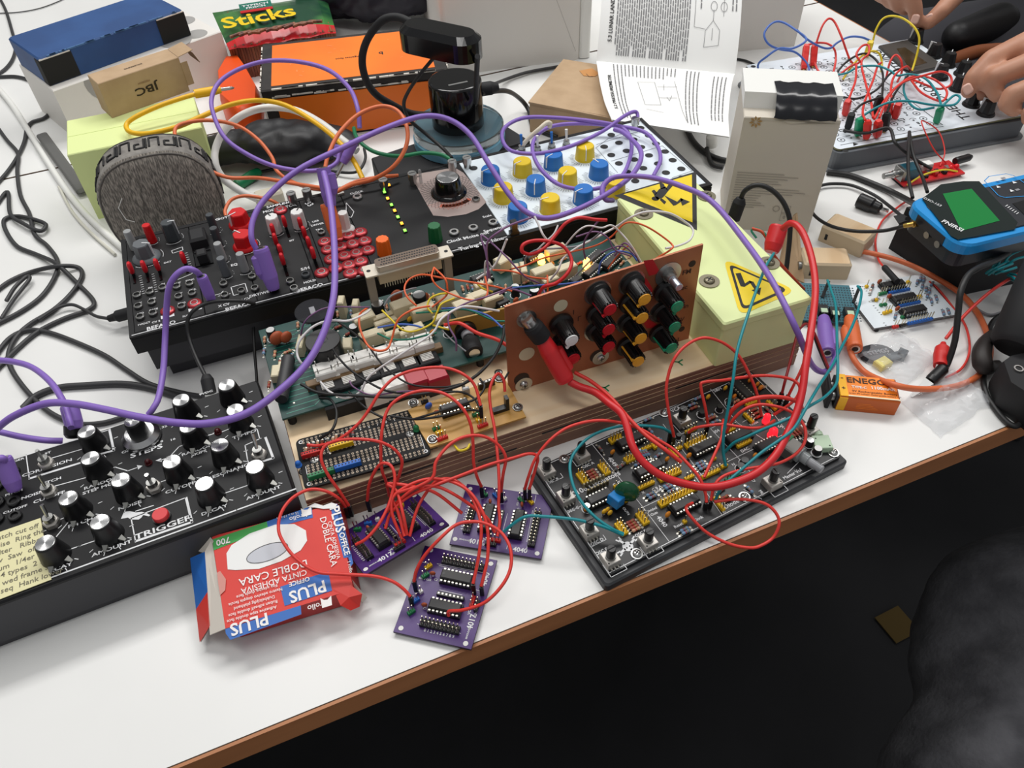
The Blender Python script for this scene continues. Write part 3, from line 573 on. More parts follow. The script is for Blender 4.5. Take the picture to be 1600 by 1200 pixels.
b=MB(); b.box(-.007,.007,-.008,.012,0,.001,BG); b.box(-.004,.004,-.006,.003,.001,.010,BM,c=.001); q=at(318,402); inst('fader',b.mesh('fader'),pn[0],T(q.x,q.y-.004,H)); b=MB(); b.box(-.007,.007,-.009,.009,0,.009,BM,c=.002); q=at(312,378); inst('lever',b.mesh('lever'),pn[0],T(q.x,q.y,H))
for x,y in ((215,463),(235,458),(255,451),(277,449.5),(297,445),(217,480),(238,474),(280,465),(301,460),(220,497),(240,491),(284.5,480.5)): put(0,'jack_socket',JACK(.0034,STE),x,y)
for x,y in ((262.5,487),(304.5,475.6)): put(0,'jack_socket',JACK(.0036,SIL,RWS,.0056),x,y,label='red ringed socket')
for (x,y),m in zip(((326.5,335),(333,356),(339,380),(344,403)),(DG,DG,LG,GK)): knob(1,KNOB(.0036,.017,m),x,y,.017)
knob(2,KNOB(.0036,.017,LG),374,396,.017); knob(2,KNOB(.0088,.013,KR,None,.0105,INK,6),370,331,.013,2); knob(2,KNOB(.0088,.013,KR,None,.0105,INK,6),377,365,.013,.6)
for x,y in ((350,445),(378,456),(352,463),(394.6,434),(399,452)): put(modof(x,y),'jack_socket',JACK(.0034,STE),x,y)
knob(3-1+0,KNOB(.0062,.0155,KW,None,0,BLK,8),423.5,338,.0155,.4); knob(3-1,KNOB(.0062,.0155,KW,None,0,BLK,8),463,330,.0155,-.6)
put(2,'jack_socket',JACK(.0036,SIL,RWS,.006),438.6,329.5,label='red ringed socket')
for x,y in ((427,362),(431,377),(438.6,394),(442,408),(445,349),(470,352),(476,366),(483,382),(489.5,398)):
    q=at(x,y,H+.007); o=inst('slider',_CM['slider'],pn[2],T(q.x,q.y,H)); inst('slider_cap',_CM['slider_cap'],o,Matrix.Translation((0,0,.0015)))
for x,y in ((454,441),(478,431),(460,452)): put(2,'jack_socket',JACK(.0036,DG if x==478 else STE),x,y)
put(3,'jack_socket',JACK(.0036,SIL,RWS,.006),503,427,label='red ringed socket'); put(3,'jack_socket',JACK(.0034,STE),502.6,365)
TS=cached('thumb_screw',lambda b:(b.lathe([(.0034,0),(.0034,.0045),(.0042,.005),(.0042,.011),(.0038,.0115)],SIL,18),b.box(-.003,.003,-.0004,.0004,.0115,.0116,BM)))
for x,y in ((457,312),(481,307),(707,262),(730,256),(992,195),(600,291),(645,281)): put(modof(x,y+4),'thumb_screw',TS,x,y,H+.004)
o=knob(4,KNOB(.0048,.018,KW,None,.0075,None,8),535,332,.018)
for x,y in ((563,364),(545,369),(508,379),(570,378),(551,382.5),(532,387),(513,391),(575,392),(557,397),(538.5,401),(518,406),(564,410),(545,415.5),(525,420),(527,373),(548,428),(570,424)): put(4,'jack_socket',JACK(.0034,SIL,RWS,.0062),x,y,label='red ringed socket')
q=at(531,300); b=MB(); b.box(-.003,.003,-.006,.006,0,.002,TIN); b.box(-.0015,.0015,-.002,.003,.002,.004,SIL); inst('slide_switch',b.mesh('slide_switch'),pn[4],T(q.x,q.y,H))
knob(5,KNOB(.0062,.015,KO,None,0,None,10),597,373,.015); knob(5,KNOB(.0062,.015,KGN,None,0,None,10),678,352,.015)
LAM=mat('led amber lit',(255,150,40),.3,emit=5); LGR=mat('led green lit',(120,235,70),.3,emit=4)
for i,(x,y) in enumerate(((608,289),(601,300),(606,310),(612,320),(617,329),(622,339),(628,349),(633,360))): put(5,'led',cached('led|'+'ag'[i%2],lambda b:(b.box(-.0016,.0016,-.0022,.0022,0,.0012,BP),b.box(-.0011,.0011,-.0014,.0014,.0012,.002,LGR if i%2 else LAM))),x,y+2,label='lit green lamp' if i%2 else 'lit amber lamp')
for x,y in ((559,309.5),(709.7,365),(739.6,358),(770.5,349.6)): put(5,'jack_socket',JACK(.0045,SIL),x,y)
# patterned plate with the big knob
PL=mat('etched plate',(206,186,180),.3,.55); PLR=mat('plate red wash',(215,110,84),.4)
b=MB(); q=[at(x,y) for x,y in ((652,272),(710,262),(724,270),(744,294),(760,316),(748,327),(728,335),(700,339),(677,337),(661,309),(646,282))]; b.ngon([p[:2] for p in q],Z,PL)
c=at(702,300)
for k in range(44):
    a0=2*PI*k/44
    for sg in (1,-1):
        p=[]
        for r in [.016+.0012*j for j in range(11)]:
            w=V((c.x+r*math.cos(a0+sg*(r-.014)*26),c.y+r*math.sin(a0+sg*(r-.014)*26)))
            if any((q[k_].xy-q[k_-1].xy).x*(w-q[k_-1].xy).y-(q[k_].xy-q[k_-1].xy).y*(w-q[k_-1].xy).x>0 for k_ in range(len(q))): break
            p.append(w)
        if len(p)>1: b.line(p,.0003,Z+.0001,BLK if not(-2.4<((a0+PI)%(2*PI)-PI)<-1.0) else PLR)
b.arc(c.x,c.y,.0225,-2.2,-1.0,.0045,Z+.00005,PLR); b.build('etched_plate',pn[5]) if 0 else inst('etched_plate',b.mesh('etched_plate'),pn[5],Matrix())
knob(5,KNOB(.0135,.016,BG,BRUSH,.0165,None,0,.8),699,277,.016); put(5,'jack_socket',JACK(.0036,STE),744,313); 
b=MB(); b.lathe([(.0015,0),(.0015,.012),(.001,.014)],mat('clear lens',(200,200,200),.1,alpha=.5),10); inst('led',b.mesh('led'),pn[5],T(at(658,286).x,at(658,286).y,H))
# white panel furniture
for i,(x,y,c_,a) in enumerate(((766,262,'b',103),(816,250,'y',107),(865,239,'b',111),(914.6,226,'y',160),(786,290,'y',85),(837,278,'b',150),(887,265,'y',126),(936.6,254,'b',10),(808.7,320,'b',-10),(859.6,307,'y',90),(912,293,'b',103),(962.5,281,'y',60))):
    m=KB if c_=='b' else KY; k=knob(6,KNOB(.0095,.0135,m,None,0,INK,0,.86),x,y+1,.0135,math.radians(a)); k['label']=('blue' if c_=='b' else 'yellow')+' knob'
b=MB(); TICK=mat('tick grey',(96,100,108),.8)
for x,y in ((766,262),(816,250),(865,239),(914.6,226),(786,290),(837,278),(887,265),(936.6,254),(808.7,320),(859.6,307),(912,293),(962.5,281)):
    q=at(x,y+1,H+.0135)
    for k in range(29):
        a=-PI/2+(k-14)*.175; b.line([(q.x+.0108*math.cos(a),q.y+.0108*math.sin(a)),(q.x+(.0155 if k%4==2 else .0142)*math.cos(a),q.y+(.0155 if k%4==2 else .0142)*math.sin(a))],.00035,Z,TICK)
for p in (((932,226),(1000,205)),((955,252),(1035,228)),((932,232),(965,270)),((1035,228),(1082,268)),((985,208),(1000,215)),((930,232),(950,217),(990,203)),((1000,190),(1085,266),(1050,278))): b.line([at(*q) for q in p],.0004,Z,TICK)
inst('panel_print',b.mesh('panel_print'),pn[6],Matrix())
HOLE=cached('jack_socket|dark',lambda b:(b.ring(0,0,.0031,.0038,.0003,BP,18),b.disc(0,0,.0032,.00025,BLK,18)))
for x,y in ((944,229.5),(967,223.4),(990,218),(955,242.5),(979,236),(1002,230),(967,255.6),(991,249.5),(1014,243),(1039,237),(980,269),(1005,263),(1028,256),(1051,250.5),(992.5,283),(1040.5,270),(1064.5,264),(955,211),(977.5,205),(1001,200),(1013.5,212),(1025,224.5),(740,263),(1066,278)): put(6,'jack_socket',HOLE,x,y,label='plain black socket')
for i,(x,y) in enumerate(((815,233),(840,235),(862,229),(885,225))): put(6,'toggle_switch',TOGGLE(KB if i in(0,2) else KW,(0,.001)),x,y,H+.002)
q=at(806,369,H); b=MB(); b.box(-.004,.004,-.0025,.0025,0,.003,BP); b.box(-.0025,.0025,-.0025,.0025,.003,.013,BP); inst('slide_switch',b.mesh('slide_switch'),pn[6],T(q.x,q.y+.004,H))
# white print on the black modules
PRI=[MB() for _ in range(6)]
def PT(m,s,x,y,sz,a=0): q=at(x,y); PRI[m].text(s,q.x,q.y,Z,sz,INK,a)
def PLn(m,p,w=.0005,cl=False): PRI[m].line([at(*q) for q in p],w,Z,INK,cl)
b=MB(); b.line([(.002,.0022),(W-.2,.0022)],.0007,Z,INK); inst('rim_line',b.mesh('rim_line'),t,Matrix())
for m,x,y in ((0,252,509),(1,374,479),(2,484,450)): PT(m,'BEFACO',x,y,.0058)
PT(0,'CV 2',244,503,.003); PT(1,'X CV',350,477,.0038); PT(1,'Y CV',383,468,.0038); PT(1,'XBOT',345,342,.0045); PT(1,'EQ',366,414,.0042); PT(2,'DRY/WET',408,459,.0042); PT(2,'SAMPLING',436,320,.0048); PT(2,'MODULATOR',437,326,.0048); PT(2,'HOLD',484,440,.0036); PT(2,'BIT',456,376,.003); PT(2,'S/H',477,420,.005); PT(3,'33',483,319,.008,-1.2); PT(3,'USB',493,346,.0034); PT(3,'DRIVER',496,351,.0034); PT(3,'TRK',499,359,.0034); PT(4,'1C',549,427,.004); PT(5,'CLOCK',557,301,.0036); PT(5,'Clock in',714,375,.0055); PT(5,'Noise out',744,368,.0055); PT(5,'Sequence',772,358,.005); PT(5,'Turing Machine',752,381,.0064); PT(5,'Scale',761,338,.004); PT(5,'Len',652,276,.005); PT(4,'V3',535,293,.0034); PT(0,'VIB',270,377,.003); PT(0,'OCT',262,410,.003)
for i,(x,y) in enumerate(((215,457),(235,450),(255,444),(277,443),(297,438),(217,474),(238,467),(280,459),(301,453),(220,490),(240,484),(284,474),(225,506),(290,494))): PT(0,('CV 1','FM','IN','OUT','SYNC','MIX','AUX','ENV','VCA','LFO','GATE','TRIG','1V/OCT','SUB')[i],x,y,.0027)
for x,y in ((262,494),(305,483)): q=at(x,y); PRI[0].box(q.x-.005,q.x+.005,q.y-.002,q.y+.002,H,H+.0003,INK)
for j in range(9):
    for x0,y0,dx,dy in ((219,432,.7,3.4),(239,429,.7,3.4),(291,396,1.1,3.4)): PLn(0,[(x0+dx*j-2,y0+dy*j),(x0+dx*j+2,y0+dy*j-1)],.0004)
for m,x,y,h_,r in ((0,219,380,.015,.0135),(0,260,347,.017,.0085),(0,227,351,.017,.006),(1,326.5,335,.017,.006),(1,333,356,.017,.0062),(1,339,380,.017,.0062),(1,344,403,.017,.0062),(2,374,396,.017,.0065),(2,370,331,.013,.012),(2,377,365,.013,.012),(2,423.5,338,.0155,.0085),(2,463,330,.0155,.0085)):
    q=at(x,y,H+h_); PRI[m].arc(q.x,q.y,r,-.25*PI,1.25*PI-2*PI,.0005,Z,INK); PRI[m].arc(q.x,q.y,r,-.3,.5,.0005,Z,INK)
PLn(1,[(361,449),(383,443),(387,456),(365,462)],.0006,True); PLn(1,[(341,463),(360,459)]); PLn(0,[(268,392),(285,386),(286,391),(270,396)],.0005,True); PLn(0,[(278,437),(300,428),(302,422)]); PLn(2,[(427,417),(433,444)],.0008); PLn(4,[(541,317),(553,331),(549,340),(541,338)],.0006,True); PLn(1,[(330,463),(345,459),(349,455)],.0006)
for i in range(6):
    if PRI[i].v: inst('panel_print',PRI[i].mesh('panel_print'),pn[i],Matrix())
# ================================================================ home-made circuit rig on a plywood base
ZB=.032; ZP=.044; G=FR(-.139,.2992,0,.357); BW_,BL_=.392,.172
t=thing('circuit_rig','home-made synthesizer on a plywood base with open circuit boards and a copper knob panel','synthesizer',G.M)
PINE=mat('pine ply top',(244,222,188),.6,var=(236,208,168),vs=(7,80,9),vd=4,vdist=.6); PLY=mat('ply dark',(150,112,92),.7,var=(122,88,72),vs=(14,50,90)); PLY2=mat('ply light',(158,118,96),.7,var=(132,96,78),vs=(14,50,90))
b=MB(); zs=[0,.011,.0125,.018,.0195,.0225,.0245,.0275,.0290,ZB]
for i,(z0,z1) in enumerate(zip(zs,zs[1:])):
    e=.0004*(i%2); b.box(e,BW_-e,e,BL_,z0,z1,PLY2 if i%2 else PLY,c=.0005 if z1==ZB else 0,mtop=PINE)
for x0,x1,z in ((.17,.20,.0186),(.05,.09,.0250),(.28,.33,.0187),(.12,.15,.0119)): b.box(x0,x1,-.0001,.004,z,z+.0016,BM)
base=b.build('plywood_base',t)
b=MB(); MK=mat('green marker',(20,130,80),.7)
for x,y in ((945,606),(1060,566)):
    q=G.px(x,y,ZB); b.line([(q.x-.003,q.y+.002),(q.x,q.y),(q.x+.004,q.y+.001)],.0012,ZB+.0002,MK); b.line([(q.x,q.y),(q.x+.001,q.y-.004)],.0012,ZB+.0002,MK)
inst('pen_mark',b.mesh('pen_mark'),base,Matrix())
for x,y in ((474,737),(567,627),(779,582),(808,602)): q=G.px(x,y,ZB); inst('screw',SCREW(.0032,.0012),base,T(q.x,q.y,ZB,.5))
def grp(name,label=None):
    o=bpy.data.objects.new(name,None); COL.objects.link(o); o.parent=t
    if label: o['label']=label
    return o
# ---- main teal board
TPC=mat('board teal',(10,70,64),.5,var=(8,54,50),vs=(30,30,30)); TRK=mat('board track',(40,130,110),.4)
b=MB(); b.box(0,.304,.066,.166,ZP-.0016,ZP,TPC,c=.0003)
for k in range(18):
    y=.07+k*.005; x=.004+.002*(k%3); b.line([(x,y),(x+.02+.01*(k%4),y),(x+.03+.01*(k%4),y+.008)],.0007,ZP+.0001,TRK)
for k in range(60): b.disc(random.uniform(.006,.29),random.uniform(.07,.162),.0008,ZP+.0002,SOLD,8)
for x,y in ((.006,.072),(.15,.072),(.296,.072),(.006,.16),(.15,.16),(.296,.16)): b.cyl(x,y,.003,ZB,ZP-.0016,BM,10)
pcb=b.build('circuit_board',t); pcb['label']='teal circuit board crowded with parts'
def pc(name,me,x,y,a=0,h=0,lab=None): q=G.px(x,y,ZP+h); return inst(name,me,pcb,T(q.x,q.y,ZP,a),lab)
for x,y,l,w_,h_,a in ((535,480,.010,.005,.017,1.2),(557,482,.009,.005,.014,1.2),(569,500,.017,.010,.011,.1),(600,497,.018,.005,.008,.1),(603,506,.018,.005,.008,.1),(581,528,.018,.008,.012,.05),(543,540,.012,.007,.007,1.3),(432,584,.012,.006,.008,1.3),(442,578,.012,.006,.008,1.3),(471,540,.015,.005,.011,1.2),(630,483,.018,.010,.015,.1),(661,488,.019,.009,.013,.1),(726,480,.018,.009,.012,.1),(643,518,.020,.008,.008,.1),(616,524,.018,.006,.008,.05),(586,528,.016,.008,.010,.05),(785,412,.012,.010,.011,.3),(806,428,.014,.006,.012,1.3),(818,425,.014,.005,.012,1.3),(849,428,.020,.009,.012,.1),(884,424,.018,.008,.012,.1),(869,394,.018,.009,.010,.1),(860,440,.014,.006,.008,.1),(700,470,.018,.009,.010,.1),(746,466,.017,.008,.010,.1),(690,498,.013,.006,.008,.2),(770,470,.016,.007,.010,.1),(755,448,.015,.006,.009,.1)):
    pc('capacitor',BOXCAP(l,w_,h_),x,y,a,h_*.5)
for x,y,n,a in ((752,430,14,.1),(768,452,14,.1),(785,470,8,.2),(925,420,14,.5),(900,435,8,.4),(830,398,8,.3),(955,405,16,.5),(930,398,14,.5)): pc('chip',DIP(n),x,y,a,.006)
RC=[RBR,RBR,RRD,RB,RBR]
for i,(x,y,a) in enumerate(((413,530,1.4),(429,552,1.3),(437,567,1.4),(456,556,1.3),(465,507,1.4),(478,535,1.4),(449,549,.2),(528,510,.2),(548,489,1.4),(527,490,1.4),(604,478,1.4),(612,476,1.4),(637,461,.5),(663,465,1.3),(670,464,1.3),(677,462,1.3),(723,450,1.4),(731,448,1.4),(738,449,1.4),(690,478,.1),(700,480,.2),(693,502,1.3),(699,497,1.2),(866,416,1.3),(861,418,1.3),(893,440,1.4),(901,436,1.4),(420,600,1.3),(520,560,.4),(880,404,.3),(822,440,.2),(838,446,.4),(545,520,.3),(412,548,1.3),(655,470,1.2),(760,440,.3),(790,448,1.2),(905,410,.3),(942,432,.5),(960,424,.4),(972,410,.6),(985,400,.5))): pc('resistor',RES(RC[i%5]),x,y,a,.002)
for x,y,m,r in ((620,468,CAPB,.006),(434,533,CAPB,.006),(448,530,CAPB,.005),(664,466,CAPB,.004),(588,482,CAPO,.003),(862,414,CAPO,.003),(806,470,CAPB,.003),(575,555,CAPO,.003),(640,498,CAPY,.0025),(676,520,CAPO,.003)): pc('capacitor',DISCCAP(m,r),x,y,.4,.004)
for x,y,r,h_ in ((423,518,.0035,.010),(590,477,.005,.011),(655,463,.0055,.011),(518,485,.003,.008),(835,455,.004,.010),(740,500,.004,.009),(552,512,.0035,.008),(805,450,.0035,.01),(700,512,.0035,.009),(780,492,.004,.009)): pc('electrolytic_capacitor',ELCAP(r,h_,SIL),x,y,0,h_*.8)
CER=mat('white ceramic block',(232,230,224),.4)
def trm(b):
    b.box(-.0075,.0075,-.0068,.0068,0,.011,CER,c=.0008); b.box(-.0075,.0075,-.0025,.0025,.011,.0118,CER)
    for x in (-.005,.005):
        for y in (-.004,.004): b.box(x-.0004,x+.0004,y-.0004,y+.0004,.009,.0155,STE)
TB=cached('terminal_block',trm)
for x,y in ((506,574),(537,563),(566,556),(597,549),(628,540),(659,530)): pc('terminal_block',TB,x,y,0,.011)
# strip with sliders in front of it
q=[G.px(x,y,ZP+.004) for x,y in ((487,600),(690,540))]; d=(q[1]-q[0]); a=math.atan2(d.y,d.x); L_=d.length
BRS=mat('brown strip',(122,96,64),.5); b=MB(T(q[0].x,q[0].y,ZP,a)); b.box(-.004,L_,-.0032,.0032,.0002,.0055,BRS,c=.0004); 
for k in range(7): b.box(.004+k*L_/7,.007+k*L_/7,-.0015,.0015,.0055,.0062,CER)
st=b.build('connector_strip',pcb)
for x,y in ((513,606),(546,597),(578,586),(609,578),(640,570),(668,562)):
    q=G.px(x,y,ZP+.002); b=MB(); b.box(-.0085,.0085,-.006,.007,-.009,.004,BM,c=.0008)
    for k in range(5): b.box(-.0045,.0045,-.0030+k*.0016,-.0022+k*.0016,.004,.0052,CER)
    inst('trimmer',b.mesh('trimmer'),pcb,T(q.x,q.y,ZP,.02))
# black drum inductor with the clear disc
q=G.px(508,545,ZP+.012); dr=inst('coil',cached('coil',lambda b:(b.lathe([(.013,0),(.013,.020),(.0125,.021)],BP,28),b.lathe([(.004,.021),(.003,.0215)],DGW,14))),pcb,T(q.x,q.y,ZP),'round black coil')
SMK=mat('smoked plastic',(40,40,44),.15,alpha=.75); q=G.px(489,488,ZP+.02); inst('spool',cached('spool',lambda b:(b.lathe([(.004,0),(.004,.02)],BP,16),b.lathe([(.0135,.02),(.0138,.021),(.0135,.022)],SMK,32),b.box(-.002,.002,-.004,.004,.0221,.0223,GYW))),pcb,T(q.x,q.y,ZP),'smoked clear disc')
q=G.px(445,592,ZP+.006); X=T(q.x,q.y,ZP+.006,1.25)@Matrix.Rotation(PI/2,4,'Y'); inst('heat_shrink',cached('heat_shrink',lambda b:b.lathe([(.0045,-.02),(.005,-.018),(.005,.02),(.004,.022)],DGW,14)),pcb,X)
# light bulbs
LB=mat('amber led lit',(255,170,60),.3,emit=14); 
for x,y in ((846,400),(917,407)): q=G.px(x,y,ZP+.009); inst('led',LEDM(LB,.0028,.009),pcb,T(q.x,q.y,ZP+.002),'lit amber lamp')
# push keys at the board front
KC=[CER,CER,mat('key red',(170,28,48),.35),mat('key red')]
for (x,y),m in zip(((583,606),(616,594),(650,588),(681,582)),KC):
    q=G.px(x,y,ZB+.016); b=MB(); b.box(-.0088,.0088,-.0075,.0075,.0002,.004,BM,c=.0004); b.loft([[(sx*(.0082-k),sy*(.007-k),z) for sx,sy in ((-1,-1),(1,-1),(1,1),(-1,1))] for z,k in ((.004,0),(.014,.0002),(.016,.0012))],m); o=inst('push_key',b.mesh('push_key'),t,T(q.x,q.y,ZB,.02),('white' if m is CER else 'dark red')+' push key')
b=MB(); p=[G.px(x,y,ZB+.006) for x,y in ((508,640),(640,600))]; d=p[1]-p[0]; b.box(0,d.length,-.006,.004,0,.011,BM,X=T(p[0].x,p[0].y,ZB,math.atan2(d.y,d.x))); b.build('key_rail',t)
# jack board in front of the copper plate
YB=mat('board amber',(190,148,66),.45); p=[G.px(704,540,ZB+.002),G.px(790,520,ZB+.002)]; d=p[1]-p[0]; X=basis(p[0],d,(0,0,1)); b=MB(X); Lj=d.length; b.box(0,Lj,.004,.026,-.0008,.0008,YB); jb=b.build('jack_board',t); jb['label']='upright amber board with a black jack'
b=MB(X); cx,cy=Lj*.28,.014; 
for pr,m in ((((.0085,.0008),(.0085,.005),(.0075,.006)),BP),(((.0048,.006),(.0048,.010),(.0044,.0105)),GYW),(((.0036,.0105),(.0036,.014)),BP),(((.0062,.014),(.0072,.017),(.0072,.026),(.0065,.028)),BM)): b.lathe(pr,m,24,T(cx,cy))
b.lathe([(.0042,.028),(.0042,.0284)],SIL,18,T(cx,cy)); b.build('jack_knob',t)
# big multi-pin connector on legs
SH=mat('connector shell',(196,188,174),.38,.75); INS=mat('connector insert',(112,94,80),.6)
ZD=.088; p=[G.px(x,y,ZD) for x,y in ((578,414),(692,385))]; d=p[1]-p[0]; a=math.atan2(d.y,d.x); Ld=d.length; X=T(p[0].x,p[0].y,ZD-.012,a)
b=MB(X); b.box(-.006,Ld+.006,-.0075,.0075,.0055,.0068,SH,c=.0003,r=.001)
b.loft([[(x*(1-k)+k*Ld/2,y*(1-k*8),z) for x,y in rrect(.004,Ld-.004,-.006,.006,.003)] for z,k in ((.0068,0),(.0118,.004),(.012,.012))],SH,mtop=INS)
b.box(.004,Ld-.004,-.006,.006,-.004,.0055,mat('connector body',(186,170,140),.5),c=.0005)
for k in range(22):
    x=.008+k*(Ld-.016)/21
    for j,y in enumerate((-.003,0,.003)): b.disc(x+(.0012 if j==1 else 0),y,.0008,.01205,BM,8)
    b.box(x-.0003,x+.0003,-.0045,-.004,-.009,-.003,SOLD)
for x in (-.002,Ld+.002): b.disc(x,0,.0016,.0069,BM,12)
dc=b.build('multi_pin_connector',t)
for x in (-.002,Ld+.002): b=MB(X); b.box(x-.003,x+.003,-.003,.003,ZP-ZD+.012,.0055,mat('bracket grey',(150,140,126),.5),c=.0006); inst('bracket',b.mesh('bracket'),dc,Matrix())
# black perforated board
PBK=mat('board black',(12,12,14),.6); PBK.node_tree.nodes['Principled BSDF'].inputs['Specular IOR Level'].default_value=.25; RNG=mat('pad dull',(172,156,138),.5,.3)
ZF=ZB+.006; q=[G.px(x,y,ZF) for x,y in ((476,765),(675,709),(646,634),(453,690))]
a=math.atan2((q[1]-q[0]).y,(q[1]-q[0]).x); Lp=(q[1]-q[0]).length; Wp=(q[3]-q[0]).length; X=T(q[0].x,q[0].y,0,a); PF=Fr(G.M@X)
b=MB(X); b.prism(rrect(0,Lp,0,Wp,.004),ZF-.0016,ZF,PBK,c=.0002)
nx=26; px_=(Lp-.010)/(nx-1)
for i in range(nx):
    for j in list(range(2))+list(range(3,8))+list(range(10,15))+list(range(16,18)):
        x=.005+i*px_; y=.0025+j*(Wp-.005)/17; b.ring(x,y,.00045,.0009,ZF+.0002,RNG,8)
for i in range(3,nx,2): x=.005+i*px_; b.text(str(i%10),x,Wp*.235,ZF+.0002,.0026,INK); b.text(str(i%10),x,Wp*.86,ZF+.0002,.0026,INK)
for x in (.0035,Lp-.0035):
    for y in (.0035,Wp-.0035): b.ring(x,y,.0008,.0016,ZF+.0002,INK,10)
    b.line([(x,.006),(x,Wp*.42)],.0004,ZF+.0002,INK)
pf=b.build('perforated_board',t); pf['label']='black perforated board with coloured sockets'
for x in (.01,Lp-.01): inst('standoff',cached('standoff',lambda b:b.cyl(0,0,.003,0,.0044,BM,12)),pf,X@T(x,Wp*.5,ZB)); inst('screw',SCREW(.0034,.0012),pf,X@T(x,Wp*.5,ZF))
def hdrpx(x0,y0,x1,y1,m,n,par,F0,z,hp=.0035):
    A=F0.px(x0,y0,z+.002);B=F0.px(x1,y1,z+.002);c=(A+B)/2; L0=(B-A).length
    b=MB(); b.box(-L0/2,L0/2,-.0016,.0016,0,.0042,m,c=.0003)
    for i in range(n): b.box(-L0/2+(i+.5)*L0/n-.0005,-L0/2+(i+.5)*L0/n+.0005,-.0005,.0005,.0042,.0043,BLK)
    inst('socket_header',b.mesh('socket_header'),par,T(c.x,c.y,z,math.atan2((B-A).y,(B-A).x)))
for x0,y0,x1,y1,m in ((471,713,503,704,REH),(514,701,552,690,YEL),(481,747,522,734,GRH),(523,733,564,721,BLH)): hdrpx(x0,y0,x1,y1,m,8,pf,G,ZF)
for i,(x,y) in enumerate(((482,698),(489,696),(496,694),(503,692),(512,690),(520,688),(486,705),(495,702),(525,684),(534,682),(515,697),(478,705),(543,680),(551,676))): q=G.px(x,y,ZF+.002); inst('resistor',RES((RRD,RGY,RBR)[i%3],.0055),pf,T(q.x,q.y,ZF,a+1.45))
for x,y,m in ((467,728,BLH),(651,672,GRH)): q=G.px(x,y,ZF); inst('led',LEDM(m,.002,.005),pf,T(q.x,q.y,ZF))
# amber board with one chip
ZY=ZB+.008; q=[G.px(x,y,ZY) for x,y in ((672,699),(822,651),(787,588),(637,640))]
b=MB(); pl=[(p.x,p.y) for p in q]; b.prism(pl,ZY-.0016,ZY,mat('board ochre',(196,152,78),.5,var=(184,138,66),vs=(30,30,30)),c=0)
ya=math.atan2((q[1]-q[0]).y,(q[1]-q[0]).x)
c=G.px(735,637,ZY); b.text('I',c.x,c.y,ZY+.0002,.009,BRS,ya)
yb=b.build('amber_board',t); yb['label']='bare ochre circuit board with one black chip'
for x,y in ((676,687),(809,637),(646,630),(780,592)): p=G.px(x,y,ZY); inst('screw',SCREW(.003,.0014,.0038),yb,T(p.x,p.y,ZY,.3)); inst('standoff',_CM.get('so2') or _CM.setdefault('so2',MB().box(-.002,.002,-.002,.002,-.0064-.0016,-.0016,STE).mesh('standoff')),yb,T(p.x,p.y,ZY))
def yp(name,me,x,y,aa=0,h=.003): p=G.px(x,y,ZY+h); return inst(name,me,yb,T(p.x,p.y,ZY,ya+aa))
yp('chip',DIP(16),710,632,0,.006)
for x,y,m in ((681,667,GRH),(686,673,YEL),(691,682,REH),(743,645,GRH),(749,653,YEL),(754,662,REH)): yp('pin_header',HDR(3 if m is REH else 2,1,m),x,y,.1)
yp('pin_header',HDR(2,1,BP),724,603,1.3); yp('pin_header',HDR(2,1,BP),663,625,.1); yp('capacitor',DISCCAP(mat('cap blue',(50,90,180),.45),.003),670,636,.3); yp('capacitor',DISCCAP(CAPB,.002),682,644); yp('capacitor',BOXCAP(.005,.003,.006,mat('clear bead',(180,180,180),.2)),728,610)
p=G.px(782,637,ZY+.003); b=MB(); b.box(-.006,.006,-.0022,.0022,0,.003,BP); b.box(.0035,.006,-.0022,.0022,.003,.012,BP); inst('socket_header',b.mesh('socket_header'),yb,T(p.x,p.y,ZY,ya)); yp('socket_header',FEM(5,1,.006),760,600,.1).data.materials
p=G.px(739,716,ZB+.001); b=MB(); b.tube(spline([G.px(x,y,z) for x,y,z in ((710,696,.035),(718,704,.036),(730,701,.037),(734,694,.037))]),.0009,YW,6); inst('wire',b.mesh('wire'),yb,Matrix(),'short yellow wire')
# copper plate with knobs
A,B=P(795,614,ZB),P(1076,529,ZB); CF=Fr(basis(A,B-A,(0,0,1))); Wc=(B-A).length; X0=G.I@CF.M
COP=mat('bare copper',(182,116,84),.36,.4,var=(156,90,62),vs=(14,14,14),vp=(.3,.7)); RPA=mat('red paint',(196,30,36),.5)
hl=CF.px(789,480).y; hr=CF.px(1099,382).y; xl=CF.px(789,480).x; xr=CF.px(1099,382).x
b=MB(X0); b.prism([(0,0),(Wc,0),(xr,hr),(xl,hl)],-.0016,0,COP)
b.box(Wc*.05,Wc*.95,.0,.006,-.012,-.0016,STE)
for pl in (((1005,407),(1020,405),(1032,426),(1014,431)),((1005,432),(1011,436),(1020,452),(1017,460),(1008,446)),((1003,500),(1010,497),(1032,510),(1010,513))): b.ngon([CF.px(*p)[:2] for p in pl],.0002,RPA)
INKB=mat('brown ink',(70,36,28),.7)
for s,x,y in (('Γ',905,498),('I',896,488),('FM',1073,425),('dec',1066,450),('in',1072,478),('CV',1062,500),('rel',1055,532),('1',918,470)): p=CF.px(x,y); b.text(s,p.x,p.y,.0003,.006,INKB,0,False)
for x,y,r in ((876,477.5,.0052),(1081.5,412,.0028),(1065,514,.0026),(823,553,.006),(815,592,.006),(933,556,.006)): p=CF.px(x,y); b.disc(p.x,p.y,r,.0002,mat('hole dark',(60,44,34),.9) if r<.005 or x>900 or y>580 else FILM,20)
cp=b.build('copper_panel',t); cp['label']='upright bare copper panel with tapered knobs'
def on(x,y,z=0): p=CF.px(x,y,z); return X0@Matrix.Translation((p.x,p.y,0))
for x,y in ((818,600),(938,558)): inst('screw',SCREW(.0032,.002,.0068,SIL),cp,on(x,y))
